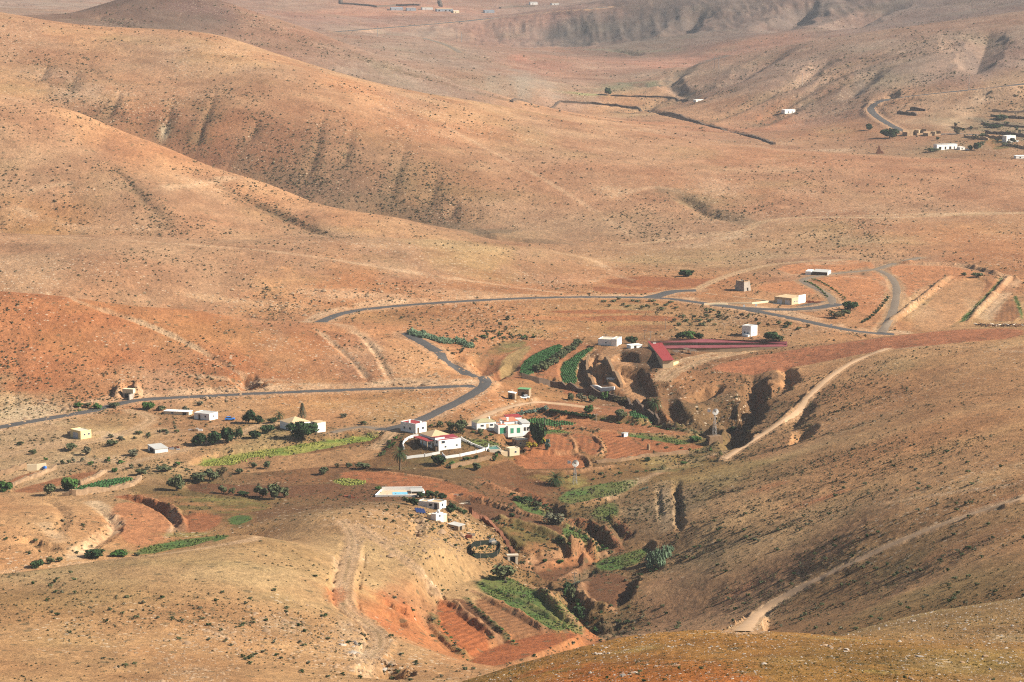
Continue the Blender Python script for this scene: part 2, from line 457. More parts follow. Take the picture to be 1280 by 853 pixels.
field([(520,586),(548,577),(600,572),(625,573),(610,582),(560,588)], 'weeds', 1, 0, flat=False)
field([(165,690),(205,678),(250,672),(290,668),(280,676),(230,684),(180,694)], 'greenweeds', 1, 0, flat=False)
field([(412,602),(430,598),(455,600),(458,605),(435,608)], 'brightgrass', 1, 0, flat=False)
field([(652,535),(680,536),(720,541),(700,543),(665,540)], 'greenweeds', 1, 0, flat=False)
field([(800,590),(830,578),(880,566),(905,570),(870,582),(830,594)], 'weeds', 1, 0, flat=False)
field([(606,440),(622,428),(650,424),(662,430),(640,440),(618,446)], 'weeds', 1, 0, flat=False)
field([(690,770),(704,748),(716,770),(734,790),(722,794),(706,784)], 'greenweeds', 1, 0, flat=False)
field([(700,664),(712,656),(738,668),(758,690),(740,696),(716,684)], 'greenweeds', 1, 0, flat=False)
field([(640,625),(662,620),(690,640),(700,652),(676,646),(650,636)], 'greenweeds', 1, 0, flat=False)
field([(90,512),(130,508),(150,508),(128,514),(98,515)], 'greenweeds', 1, 0, flat=False)
field([(780,545),(800,541),(830,545),(868,553),(850,556),(812,550)], 'greenweeds', 1, 0, flat=False)
field([(1266,372),(1271,369),(1280,396),(1276,401)], 'greenweeds', 1, 0, flat=False)
field([(985,389),(1000,381),(1018,378),(1040,375),(1052,380),(1040,386),(1015,390)], 'yard', 1, 0, flat=False)
field([(560,588),(566,578),(600,571),(626,570),(640,566),(648,572),(610,584)], 'weeds', 1, 0, flat=False)
# fields around the far houses
field([(752,352),(790,345),(850,348),(900,350),(880,358),(830,360),(780,358)], 'clay', 2, 0)
field([(738,357),(790,362),(838,364),(800,367),(745,366)], 'clay', 2, 0)
field([(1010,352),(1040,345),(1085,344),(1108,358),(1100,384),(1080,396),(1062,378),(1040,360)], 'orange', 3, .3)
field([(960,335),(1040,324),(1090,327),(1080,336),(1000,345)], 'orange', 4, 0)
field([(940,358),(990,350),(1020,358),(1030,366),(1010,368),(960,366)], 'orange', 2, 0)
field([(1128,412),(1180,360),(1200,350),(1235,350),(1225,372),(1195,404),(1180,412)], 'tan', 3, -.3, furrow=60)
field([(1196,404),(1230,372),(1248,352),(1252,345),(1256,350),(1232,376),(1206,404)], 'greenweeds', 2, -.4)
field([(1232,402),(1258,374),(1268,374),(1278,402)], 'brownred', 2, .3, furrow=100)
field([(1110,330),(1180,328),(1240,345),(1160,352),(1125,380),(1120,350)], 'orange', 4, .2)
field([(684,389),(720,387.5),(780,387),(826,389),(806,392),(740,392.5),(700,392)], 'clay', 2, .3)
field([(722,397),(760,394.5),(820,394),(856,398),(836,402),(780,401),(740,402)], 'clay', 2, .3)
field([(752,409),(790,406.5),(838,406),(846,410),(812,416),(770,416)], 'brownred', 1, 0, flat=False)
field([(640,402),(680,399),(706,402),(690,407),(655,408)], 'dry', 1, 0, flat=False)
field([(875,460),(980,438),(1090,424),(1180,413),(1280,410),(1280,422),(1180,430),(1090,440),(1010,456),(930,468)], 'red2', 1, 0, flat=False)
field([(1130,395),(1080,330),(1090,325)], 'orange', 1, 0, flat=False)
field([(1230,166),(1272,168),(1262,188),(1236,186)], 'weeds', 1, 0, flat=False)

# ------------------------------------------------------------------ roads and tracks: level the ground along them
ROADS = []
def road(name, px, half, blend, kind, zs=None, lift=0.0, level=True, smooth=3):
    global H
    P = chaikin(px, smooth)
    X, Y, Z = cast(H, P[:, 0], P[:, 1])
    k = 9
    if len(Z) > 4:                      # an even gradient
        for _ in range(6):
            Zs = Z.copy(); Zs[1:-1] = (Z[:-2] + 2 * Z[1:-1] + Z[2:]) / 4; Z = Zs
    Z = Z + lift
    u, s = ray(P[:, 0], P[:, 1])
    Y = (Z - CAM_H) / s; X = u * Y
    pts = np.stack([X, Y, Z], 1)
    if level:
        w, D, T, S = poly_dist(pts, half + blend + 1)
        zr = np.interp(T, np.arange(len(Z)), Z)
        f = sstep(half + .8, half + blend, D)
        H[w] = zr * (1 - f) + H[w] * f
    ROADS.append((name, pts, half, kind))
    return pts
road('road', [(-70,548),(0,534),(60,523),(110,515),(140,507),(170,500),(230,496.5),(300,493),(380,489.5),(470,486.5),(540,484.5),(575,483),(592,482)], 3.3, 5, 'asphalt')
road('road', [(506,417),(515,421),(535,432),(560,448),(580,458),(598,466),(608,474),(606,482),(594,491),(570,504),(545,516),(522,527),(500,533),(484,537),(472,536)], 3.1, 4, 'asphalt')
road('gravel_track', [(472,536),(452,533),(432,537),(414,541)], 2.0, 3, 'gravel')
road('road', [(400,403),(413,397),(430,391),(460,386),(520,380.5),(580,376.5),(640,373.5),(700,371.5),(760,371.5),(800,372),(835,373),(870,378),(920,384.5),(960,392),(1000,400),(1040,409),(1080,416),(1118,418)], 3.3, 6, 'asphalt')
road('road', [(812,372),(826,369),(838,365),(852,363.5),(870,363)], 4.5, 3, 'asphalt')
road('road', [(893,381),(930,386),(966,387),(1000,387),(1030,384),(1048,380)], 4.5, 3, 'asphalt')
road('gravel_track', [(1040,381),(1041,374),(1028,364),(1008,355),(1001,350),(1020,345),(1060,340.5),(1095,337.5),(1112,331),(1150,322)], 2.3, 3, 'gravel')
road('gravel_track', [(1098,338),(1113,345),(1121,357),(1120.5,372),(1116,392),(1108,406),(1102,416)], 2.3, 3, 'gravel')
road('dirt_track', [(928,790),(945,770),(966,754),(1000,735),(1040,715),(1080,697),(1120,678),(1160,662),(1200,647),(1240,635),(1300,615)], 1.7, 2.4, 'dust')
road('dirt_track', [(905,574),(940,551),(966,535),(990,518),(1010,497),(1030,477),(1056,458),(1082,445),(1110,436)], 1.35, 2.6, 'dust', lift=.4)
road('dirt_track', [(832,475),(846,464),(876,451),(905,445),(940,439)], 2.0, 3, 'lane')
road('dirt_track', [(822,474),(838,458),(858,448),(884,443),(915,440)], 1.8, 3, 'lane')
road('dirt_track', [(428,652),(442,670),(438,698),(430,725),(427,752),(440,768),(466,784),(478,800),(470,816),(445,838)], 1.8, 2.5, 'lane')
road('dirt_track', [(446,656),(480,680),(515,705),(533,724),(542,742)], 1.3, 2, 'lane')
road('dirt_track', [(470,560),(484,548),(492,540),(497,533)], 2.0, 2, 'lane')
road('dirt_track', [(585,534),(600,522),(630,510),(668,502),(700,505),(740,510)], 2.0, 2.5, 'dust')
road('dirt_track', [(-40,580),(40,560),(90,556),(140,548),(185,530),(190,520),(160,513)], 2.4, 3, 'lane')
road('dirt_track', [(130,592),(170,577),(200,570),(240,560),(290,548),(320,532),(345,529)], 1.7, 2.5, 'lane')
road('dirt_track', [(780,306),(830,302),(880,296),(935,289),(948,277),(1000,271),(1100,273),(1200,269),(1300,266)], 2.2, 3, 'lane')
road('dirt_track', [(870,362),(895,350),(925,340),(955,332),(1000,327),(1060,325)], 2.0, 3, 'lane')
road('road', [(1300,103),(1210,113),(1150,119),(1112,124),(1097,128)], 6.5, 9, 'asphalt')
road('road', [(1112,124),(1094,129),(1087,136),(1092,143),(1105,152),(1118,159),(1130,165),(1160,168),(1200,167),(1240,170)], 4.2, 8, 'asphalt')
road('road', [(420,40),(470,36),(520,32),(580,27),(640,20),(700,14),(760,9)], 9.0, 15, 'asphalt')
road('dirt_track', [(530,48),(552,54),(566,60),(575,66)], 4.0, 8, 'gravel')

# ------------------------------------------------------------------ ravines, banks and ditches
carve([(941,462),(943,478),(944,495),(940,515),(934,535)], 6.5, 8, .8, rough=.6)
carve([(914,500),(916,515),(921,535),(922,552),(914,562)], 6.5, 8, .8, rough=.6)
carve([(980,458),(988,470),(992,480)], 4, 4, .8)
carve([(860,505),(885,490),(905,488)], 7, 4, .9, rough=.6)
carve([(870,530),(890,520),(903,505)], 8, 5, .9, rough=.6)
carve([(955,500),(970,490),(985,478)], 6, 3, .9, rough=.6)
carve([(835,478),(836,500),(843,517),(865,530),(890,540),(915,556)], 4.5, 4, .8, rough=.4)
carve([(1008,500),(1000,520),(985,540)], 5, 2.5, .9)
carve([(1004,532),(1006,545),(1000,552)], 5, 4, .8)
carve([(655,475),(690,481),(735,491),(780,500),(808,513),(825,530),(850,542)], 5, 3.5, .8, rough=.4)
carve([(596,470),(604,458),(612,450)], 7, 3, .9)
carve([(612,476),(622,470),(640,462),(640,450)], 3.5, 2.5, .8)
carve([(845,598),(846,620),(848,645),(851,668)], 1.6, 1.9, .7, rough=.5)
carve([(822,606),(823,630),(827,655)], 1.4, .8, .9)
carve([(641,612),(660,620),(682,630),(700,640),(718,648)], 4.5, 3.2, .8, rough=.5)
carve([(714,650),(735,660),(755,672),(768,688)], 3.8, 3.2, .7, rough=.5)
carve([(764,648),(775,660),(784,676)], 3.5, 2.5, .8, rough=.5)
carve([(590,636),(612,654),(632,672),(644,692)], 4.5, 3.5, .7, rough=.25)
carve([(652,714),(668,724),(688,738)], 5, 3.5, .8, rough=.4)
carve([(708,730),(712,748),(722,766),(738,784),(748,798)], 4.5, 3.5, .7, rough=.5)
carve([(800,724),(786,740),(778,756)], 3, 2.5, .8)
carve([(462,744),(480,752),(505,764),(530,778)], 4, 3, .8, rough=.6)
carve([(472,762),(490,772),(510,780)], 5, 2, .8, rough=.6)
carve([(470,848),(478,838),(490,830)], 6, 5, .8, rough=.6)
carve([(150,622),(186,629),(210,640),(222,654),(224,668)], 2.4, 2.0, .8, rough=.3)
carve([(112,629),(130,640),(143,651),(142,661),(126,674),(104,688),(90,696)], 3.4, 1.7, .8, rough=.6)
carve([(30,672),(50,680),(70,690)], 4, 2, .8, rough=.6)
carve([(40,622),(70,629),(82,646),(75,660),(67,674)], 3, .9, .9)
carve([(518,642),(523,655),(521,672)], 2.2, 1.6, .8)
carve([(60,365),(120,385),(180,404),(240,432),(280,455),(304,472)], 2.6, 1.2, .8)
carve([(302,468),(308,478),(318,487)], 6, 4, .8, rough=.4)
carve([(395,412),(420,432),(445,455),(458,472),(463,482)], 2.0, .9, .8)
carve([(440,410),(468,436),(482,462),(490,480)], 2.0, .9, .8)
carve([(400,405),(450,415),(500,418)], 12, 4, 1.0)
carve([(585,470),(570,450),(560,440)], 8, 3, 1)
carve([(838,240),(862,252),(885,268),(930,278)], 8, 3, .9, rough=.6)
carve([(590,287),(605,296),(640,300),(700,304)], 8, 3, .8)
carve([(640,127),(700,126),(760,130),(800,136),(850,147),(900,160),(940,170),(970,181)], 6, 3, .8)
carve([(870,80),(845,95),(836,104),(850,115),(868,123)], 14, 6, .9, rough=.5)
carve([(780,105),(810,108),(835,102)], 12, 4, .9, rough=.5)
carve([(990,58),(955,76),(925,96),(905,110)], 24, 8, .9, rough=.5)
carve([(1102,82),(1078,104),(1050,128)], 18, 6, .9, rough=.5)
carve([(1040,70),(1015,90),(985,118)], 16, 5, .9, rough=.5)
carve([(1020,2),(990,22),(965,42)], 45, 17, 1, rough=.5)
carve([(1120,4),(1080,22),(1040,38)], 40, 14, 1, rough=.5)
carve([(880,8),(862,28),(850,44)], 34, 14, 1, rough=.5)
carve([(760,62),(790,66),(800,70)], 12, 5, .9, rough=.5)
carve([(1238,36),(1226,66),(1216,95)], 24, 10, 1.0, rough=.6)

# low bunds between the plots
BUNDS = []
def bund(px, half, height, kind='bank', smooth=2):
    global H
    P = chaikin(px, smooth)
    X, Y, Z = cast(H, P[:, 0], P[:, 1])
    pts = np.stack([X, Y], 1)
    w, D, T, S = poly_dist(pts, half * 2)
    n = len(pts) - 1
    amp = np.clip(np.minimum(T, n - T) / n * 12, 0, 1)
    H[w] += height * amp * np.clip(1.4 * (1 - D / half), 0, 1) * (1 + .3 * fbm(GX[w] / 3, GY[w] / 3, 2, 5))
    BUNDS.append((pts, half, kind))
bund([(146,498),(149,488),(153,483)], 3.0, 2.6)
bund([(168,498),(171,488),(168,482)], 3.0, 2.6)
bund([(690,541),(707,545),(718,553),(721,562),(716,567),(696,567)], 1.5, 1.0)
bund([(712,540),(738,544),(752,554),(756,565),(746,570)], 1.5, 1.0)
bund([(718,568),(733,574),(738,586)], 1.5, 1.1)
bund([(549,745),(575,763),(600,782),(627,803)], 2.1, 1.1)
bund([(542,768),(544,790),(560,805),(584,825)], 2.1, 1.2, 'hedge')
bund([(582,747),(600,766),(620,784),(646,807)], 1.6, 0.8, 'hedge')
bund([(590,739),(620,754),(650,770),(684,790)], 1.8, 1.0)
bund([(594,727),(630,742),(670,760),(712,788)], 1.8, 0.9, 'hedge')
bund([(670,736),(690,754),(706,772),(727,792)], 3.0, 2.4)
bund([(561,617),(606,629),(672,648),(728,665),(746,681)], 1.6, 1.3)
bund([(606,650),(642,652),(700,672),(728,688)], 1.6, 1.2)
bund([(714,651),(732,657),(748,666),(766,680),(774,690)], 2.4, 1.7, 'redbank')
bund([(761,646),(772,656),(786,673)], 2.0, 1.2, 'redbank')
bund([(645,612),(664,622),(682,636)], 2.2, 1.4, 'redbank')
bund([(596,604),(640,616),(668,628)], 1.8, 1.0)
bund([(470,590),(520,596),(570,604)], 1.4, .8)
bund([(720,690),(735,700),(726,714),(700,724)], 1.6, 1.0)
bund([(660,590),(700,592),(740,588),(790,580)], 1.5, 1.0)
bund([(690,531),(740,538),(800,545),(850,546)], 1.3, .9)
bund([(616,650),(650,656),(690,670),(716,684)], 1.8, 1.4, 'hedge')
bund([(716,684),(704,694),(680,702),(652,708)], 2.5, 1.6)
bund([(659,712),(700,706),(747,698),(764,690)], 2.5, 1.6)
bund([(728,728),(722,742),(735,756),(770,764)], 2.8, 1.8)
bund([(700,636),(720,634),(742,628),(770,622)], 2.3, 1.1)
bund([(738,448),(736,466),(744,486)], 2.1, 1.6)
bund([(757,450),(768,466),(776,484)], 2.5, 2.7)
bund([(150,620),(186,627),(212,638),(225,652),(227,668)], 2.5, 1.6)
bund([(740,523),(790,527),(850,535),(880,542)], 1.4, 0.9, 'hedge')
bund([(1100,412),(1140,384),(1175,355),(1190,345)], 2.5, 1.8)
bund([(1206,405),(1240,372),(1262,345),(1275,352)], 2.5, 1.5)
bund([(1078,328),(1150,330),(1210,333),(1236,340),(1256,345)], 2.9, 1.6)

# rough broken ground on everything steep
gy_ = np.gradient(H, axis=0) / np.gradient(GY, axis=0); gx_ = np.gradient(H, axis=1) / np.gradient(GX, axis=1)
steep = np.clip((np.hypot(gx_, gy_) - .42) * 1.6, 0, 1) * (GY < 1500)
steep = np.maximum(steep, np.roll(steep, 1, 0) * .7); steep = np.maximum(steep, np.roll(steep, 1, 1) * .7)
H = H + steep * (fbm(GX / 5.5, GY / 5.5, 4, 3, .6) * 1.5 + np.abs(fbm(GX / 3.2, GY / 6, 3, 5)) * -1.0 + fbm(GX / 1.8, GY / 2.2, 2, 6) * .55)

# ------------------------------------------------------------------ building plots: level ground under each building
# near corner pixel, turn of the right-hand face, widths of the right and the left face in pixels (or metres)
SITES = {}
def site(key, px, py, theta, wr, wl, hpx, metres=None, pad=2.5, extra=0.0):
    global H
    X, Y, Z = cast(H, px, py); X, Y, Z = float(X[0]), float(Y[0]), float(Z[0]) + extra
    if extra:
        u, s_ = ray(px, py); Y = float((Z - CAM_H) / s_); X = float(u) * Y
    sc = FPX / math.sqrt(X * X + Y * Y + (CAM_H - Z) ** 2)
    th = math.radians(theta); az = math.atan2(X, Y); t2 = th + az      # turn seen from the line of sight
    lx, ly = metres if metres else (wr / sc / max(.15, math.cos(t2)), wl / sc / max(.15, math.sin(t2)))
    h = hpx / sc * 1.015
    SITES[key] = dict(o=(X, Y, Z), th=th, lx=lx, ly=ly, h=h, sc=sc)
    ex = np.array([math.cos(th), math.sin(th)]); ey = np.array([-math.sin(th), math.cos(th)]); p0 = np.array([X, Y])
    poly = np.array([p0 - ex - ey, p0 + ex * (lx + 1) - ey, p0 + ex * (lx + 1) + ey * (ly + 1), p0 - ex + ey * (ly + 1)])
    w, D = poly_signed(poly, pad * 2.5)
    f = sstep(0, pad, D)
    H[w] = Z * (1 - f) + H[w] * f
for a in [
 ('garage_hut', 101, 549.5, 45, 13, 12.5, 10), ('metal_shed', 194, 567, 30, 16, 9, 6), ('long_shed', 236, 519.5, 74, 4.5, 31, 5), ('flat_white', 262, 526, 60, 10.5, 19, 8.5),
 ('tree_house', 364, 539, 36, 24, 14, 10), ('tree_block', 397, 541, 42, 10, 8, 13), ('red_roof', 519.7, 542, 47, 13.5, 19, 12), ('main_house', 548.4, 563.6, 32, 28, 21, 15),
 ('white_cottage', 596, 537.5, 24, 24, 6.6, 9), ('terracotta', 623, 542.5, 20, 40, 1, 10, (13.0, 9.5)), ('beige_store', 647, 559, 28, 13, 7, 9), ('beige_hut', 637, 570.5, 26, 12.5, 5, 10),
 ('green_roof', 661, 497.3, 74, 3, 14, 10.5), ('small_shed', 643.5, 499.5, 74, 2, 8.5, 9), ('villa', 549.5, 637.5, 60, 8.5, 29, 8), ('villa_lower', 545, 651, 50, 9, 12, 8.5),
 ('dark_shed', 573, 664, 55, 8, 13, 7), ('farm_white', 771, 433.2, 72, 6, 24, 9), ('low_white', 788.5, 436, 26, 14, 3, 4.5), ('cube_white', 938.5, 421, 50, 8, 11, 13),
 ('beige_house', 989.5, 381.6, 50, 15.5, 21.5, 9), ('tower', 930, 364.6, 42, 9, 12, 13.5), ('far_shed', 1034, 344.6, 74, 4, 18, 4.2), ('stone_cabin', 780, 547, 50, 5, 3.4, 5.5),
 ('white_box', 981, 142.3, 32, 13, 2, 4.6), ('white_low', 870, 127.6, 28, 10, 2, 2.6), ('village_white', 1171, 188, 24, 25, 3, 7), ('village_box', 1200, 187.5, 20, 6, 1, 3.2),
 ('village_house', 1258, 178.5, 30, 11, 4, 8), ('village_ruin', 1134, 170.5, 34, 24, 4, 8), ('village_ruin2', 1160, 170.5, 34, 16, 4, 6), ('village_edge', 1270, 198.5, 10, 14, 2, 3.5),
 ('barn_left', 828.5, 460.5, 68, 0, 0, 9, (8.0, 30.0)),
 ('hill_shed_a', 489, 13.2, 10, 15, 2, 3.4), ('hill_shed_b', 509, 13.6, 10, 11, 2, 3.2), ('hill_shed_c', 528, 12.4, 10, 13, 2, 3), ('hill_shed_d', 546, 14.6, 10, 20, 2, 3.2),
 ('hill_shed_e', 567, 16.6, 20, 7, 2, 3.2), ('hill_shed_f', 606, 16.4, 10, 12, 2, 3.2), ('hill_house_g', 663, 6.2, 10, 9, 2, 3.2), ('hill_house_h', 690, 6.6, 10, 9, 2, 2.4),
]: site(*a)
H = H + fbm(GX / 5.0, GY / 5.0, 3, 2) * .16 * sstep(400, 600, GY) + fbm(GX / 2.2, GY / 2.2, 3, 6) * .14 * (1 - sstep(380, 560, GY))
# ------------------------------------------------------------------ what the ground is made of (its own colour, plus some painted-in shade and haze tint)
TAN = (.275, .163, .080); ORANGE = (.265, .124, .058); ORANGE2 = (.255, .137, .078); PINK = (.195, .120, .084)  # PINK puts the mauve haze of the far hills into their colour
RHILL = (.30, .165, .080); OLIVE = (.225, .118, .032); RUST = (.29, .10, .025); FLOOR = (.21, .105, .048); FARB = (.2, .11, .072)
REDHILL = (.265, .112, .050)
ZONES = [
 (600,850,OLIVE),(760,820,OLIVE),(900,810,OLIVE),(900,850,RUST),(760,850,RUST),(1060,810,(.21,.12,.035)),(1060,850,(.2,.1,.026)),(1200,830,(.22,.13,.045)),(1280,850,(.22,.12,.05)),(1200,775,(.23,.145,.062)),(1280,760,(.24,.15,.068)),(820,850,RUST),(980,840,OLIVE),(650,850,OLIVE),(700,840,RUST),
 (50,800,TAN),(200,760,TAN),(350,740,TAN),(300,830,TAN),(420,680,TAN),(500,670,TAN),(520,700,TAN),(400,850,TAN),(100,740,TAN),(400,780,(.30,.19,.095)),(440,800,(.33,.22,.12)),(540,680,TAN),(560,720,TAN),(500,740,ORANGE),(470,720,TAN),(510,780,(.29,.11,.045)),(550,810,(.29,.12,.05)),(480,840,TAN),
 (50,400,REDHILL),(150,440,REDHILL),(250,410,REDHILL),(300,450,REDHILL),(50,460,REDHILL),(50,375,REDHILL),(150,384,REDHILL),(230,396,REDHILL),(330,420,REDHILL),(380,430,ORANGE),(450,450,ORANGE2),(520,450,(.33,.175,.085)),(560,465,(.33,.175,.085)),(340,420,ORANGE2),(200,480,ORANGE2),
 (50,330,ORANGE2),(200,320,ORANGE2),(350,320,ORANGE2),(500,330,ORANGE2),(650,335,ORANGE2),(600,320,TAN),(250,345,ORANGE2),(450,360,ORANGE),(620,360,ORANGE),(350,370,(.31,.16,.08)),
 (50,160,ORANGE2),(50,230,ORANGE2),(120,200,ORANGE2),(250,240,ORANGE2),(400,285,ORANGE2),(180,260,ORANGE2),(60,280,ORANGE),
 (50,50,ORANGE2),(200,60,ORANGE2),(350,90,ORANGE2),(500,130,ORANGE2),(650,160,ORANGE2),(850,190,ORANGE2),(1050,210,ORANGE2),(1230,220,ORANGE2),(700,200,ORANGE2),(900,220,ORANGE2),(1100,240,ORANGE2),
 (150,110,(.28,.135,.072)),(300,150,(.21,.105,.056)),(350,200,(.175,.09,.05)),(420,230,(.17,.088,.05)),(450,200,(.19,.095,.052)),(550,245,(.20,.10,.052)),(480,170,(.23,.115,.06)),(500,260,(.18,.092,.05)),(650,260,ORANGE2),(750,270,ORANGE2),(60,85,(.22,.115,.062)),(250,180,(.175,.09,.052)),(120,120,(.20,.105,.058)),(30,120,(.30,.155,.08)),(120,155,(.30,.155,.08)),(220,200,(.30,.155,.08)),(340,240,(.30,.155,.08)),(450,275,(.30,.155,.08)),(100,40,(.30,.155,.08)),(300,70,(.30,.155,.08)),(450,112,(.30,.155,.08)),(600,145,(.30,.155,.08)),  # dark flank (shade plus scrub) and bright sunlit crests painted into the colour
 (880,290,ORANGE2),(1000,260,ORANGE2),(1200,260,ORANGE2),(1200,290,ORANGE),(1000,300,(.27,.15,.08)),(900,310,(.27,.15,.08)),(1100,310,(.28,.145,.075)),(830,330,(.27,.145,.075)),
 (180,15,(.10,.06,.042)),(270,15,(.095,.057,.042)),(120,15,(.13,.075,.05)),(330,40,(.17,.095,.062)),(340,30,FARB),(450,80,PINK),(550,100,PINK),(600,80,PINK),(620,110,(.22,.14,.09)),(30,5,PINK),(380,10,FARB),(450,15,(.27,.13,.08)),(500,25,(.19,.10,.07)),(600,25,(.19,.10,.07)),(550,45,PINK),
 (700,20,(.16,.09,.068)),(650,35,(.18,.10,.072)),(680,60,(.22,.12,.08)),(660,85,(.20,.105,.072)),(740,100,(.2,.115,.076)),(720,80,(.2,.11,.075)),(700,120,(.24,.15,.10)),
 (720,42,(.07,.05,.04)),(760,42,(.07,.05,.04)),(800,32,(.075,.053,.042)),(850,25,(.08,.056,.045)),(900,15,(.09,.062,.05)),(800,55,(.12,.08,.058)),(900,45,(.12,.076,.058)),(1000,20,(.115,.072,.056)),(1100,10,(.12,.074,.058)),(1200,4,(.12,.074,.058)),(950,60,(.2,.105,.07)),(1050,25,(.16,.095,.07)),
 (1000,70,PINK),(1150,50,PINK),(1250,40,PINK),(900,100,(.24,.14,.092)),(1000,110,(.23,.135,.09)),(1100,90,PINK),(1200,90,(.2,.12,.085)),(1050,130,(.22,.13,.085)),(850,80,(.24,.12,.08)),(1240,80,(.17,.10,.074)),
 (780,140,(.30,.165,.085)),(700,140,(.30,.16,.085)),(860,150,(.28,.135,.07)),(960,150,(.27,.13,.07)),(1040,165,(.24,.12,.062)),(1120,170,(.22,.105,.055)),(1200,150,(.21,.135,.08)),(1250,150,(.17,.115,.068)),(1200,185,(.2,.115,.06)),(1120,140,(.25,.145,.085)),(1250,130,(.22,.14,.085)),
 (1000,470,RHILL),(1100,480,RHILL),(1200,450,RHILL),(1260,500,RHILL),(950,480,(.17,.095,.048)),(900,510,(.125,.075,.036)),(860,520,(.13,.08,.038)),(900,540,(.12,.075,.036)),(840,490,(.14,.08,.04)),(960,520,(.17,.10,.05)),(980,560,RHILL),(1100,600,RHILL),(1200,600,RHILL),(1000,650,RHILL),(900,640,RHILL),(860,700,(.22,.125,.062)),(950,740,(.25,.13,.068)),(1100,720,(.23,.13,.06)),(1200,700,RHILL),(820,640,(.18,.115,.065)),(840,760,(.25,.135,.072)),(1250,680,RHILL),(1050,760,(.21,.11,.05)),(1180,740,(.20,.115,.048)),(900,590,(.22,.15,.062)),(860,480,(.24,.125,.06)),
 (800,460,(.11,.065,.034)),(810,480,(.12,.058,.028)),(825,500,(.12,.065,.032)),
 (620,420,(.27,.125,.058)),(560,400,(.27,.13,.06)),(700,395,(.27,.135,.06)),(800,385,(.27,.14,.065)),(900,405,(.25,.14,.07)),(980,410,(.26,.145,.075)),(1050,400,(.27,.14,.07)),(660,385,(.29,.14,.065)),(850,355,(.27,.13,.06)),(1040,330,ORANGE2),(1150,340,ORANGE2),(1250,320,ORANGE),(1250,350,ORANGE),(1200,390,TAN),
 (300,510,(.31,.17,.085)),(420,510,(.30,.155,.075)),(500,510,(.30,.165,.08)),(560,500,(.30,.16,.08)),(380,500,(.30,.155,.07)),(120,530,TAN),(40,540,(.30,.18,.10)),(150,560,(.29,.17,.085)),(60,575,(.29,.18,.10)),(250,545,(.25,.14,.07)),(330,545,(.22,.14,.065)),(220,580,(.28,.16,.08)),(30,510,(.34,.23,.13)),(120,490,ORANGE),
 (620,510,(.29,.135,.06)),(680,500,(.23,.13,.06)),(540,580,(.115,.07,.03)),(620,600,(.13,.06,.026)),(560,590,(.11,.062,.027)),(480,580,(.125,.066,.028)),(400,590,(.145,.072,.032)),(340,600,(.12,.06,.026)),(260,620,(.10,.062,.022)),(200,610,(.15,.09,.038)),(440,610,(.13,.058,.026)),(380,630,(.13,.065,.028)),(300,640,(.13,.062,.027)),(150,600,(.28,.165,.085)),
 (50,640,(.32,.175,.085)),(100,665,(.32,.165,.078)),(180,660,(.31,.14,.06)),(60,690,(.31,.16,.075)),(250,670,(.24,.12,.05)),
 (720,600,(.12,.066,.028)),(780,590,(.13,.074,.03)),(830,580,(.15,.095,.036)),(700,530,(.21,.09,.038)),(800,540,(.21,.088,.036)),(880,555,(.15,.10,.04)),(660,630,(.13,.06,.027)),(740,640,(.11,.068,.027)),(780,650,(.15,.085,.04)),(690,710,(.16,.082,.035)),(760,720,(.17,.095,.042)),(650,720,(.17,.095,.04)),(740,780,(.14,.08,.032)),(630,690,(.17,.088,.038)),(590,680,(.25,.14,.065)),(700,780,(.26,.10,.04)),
]
def paint_zones():
    r = np.arange(0, NR, 5); c = np.arange(0, NC, 5)
    zx = np.array([z[0] for z in ZONES], float); zy = np.array([z[1] for z in ZONES], float)
    X, Y, Z = cast(H, zx, zy)
    zu = X / Y; zl = np.log(Y); zc = np.array([z[2] for z in ZONES])
    gu = GX[np.ix_(r, c)] / GY[np.ix_(r, c)]; gl = np.log(GY[np.ix_(r, c)])
    gx = GX[np.ix_(r, c)]; gy = GY[np.ix_(r, c)]; k = 90
    wu = fbm(gu * k, gl * k, 3, 1) * .011; wl = fbm(gu * k + 40, gl * k, 3, 2) * .022
    gu = gu + wu; gl = gl + wl
    num = np.zeros(gu.shape + (3,)); den = np.zeros(gu.shape)
    for i in range(len(ZONES)):
        d2 = ((gu - zu[i]) * 1.6) ** 2 + ((gl - zl[i]) * .8) ** 2 + 1e-5
        w = d2 ** -2.0
        num += w[..., None] * zc[i]; den += w
    small = num / den[..., None]
    # back to full size
    fi = np.interp(np.arange(NR), r, np.arange(len(r))); fj = np.interp(np.arange(NC), c, np.arange(len(c)))
    i0 = np.clip(fi.astype(int), 0, len(r) - 2); j0 = np.clip(fj.astype(int), 0, len(c) - 2)
    a = (fi - i0)[:, None, None]; b = (fj - j0)[None, :, None]
    return ((small[i0][:, j0] * (1 - b) + small[i0][:, j0 + 1] * b) * (1 - a) + (small[i0 + 1][:, j0] * (1 - b) + small[i0 + 1][:, j0 + 1] * b) * a).astype(np.float32)

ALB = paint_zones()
STONE = np.zeros((NR, NC), np.float32)        # share of pale stones
def mixin(w, f, col):
    ALB[w] = ALB[w] * (1 - f[..., None]) + np.array(col, np.float32) * f[..., None]

# soil patchiness at several sizes
n1 = fbm(GX / 130, GY / 130, 5, 2); n2 = fbm(GX / 28, GY / 28, 4, 5); n3 = fbm(GX / 5, GY / 5, 3, 1)
red = np.array((1.04, .93, .84), np.float32); pale = np.array((1.0, 1.12, 1.12), np.float32)
f = np.clip(.5 + n1 * .9 + n2 * .5, 0, 1)[..., None]
ALB *= red * (1 - f) + pale * f
ALB *= (1 + .26 * n2 + .18 * n3)[..., None]
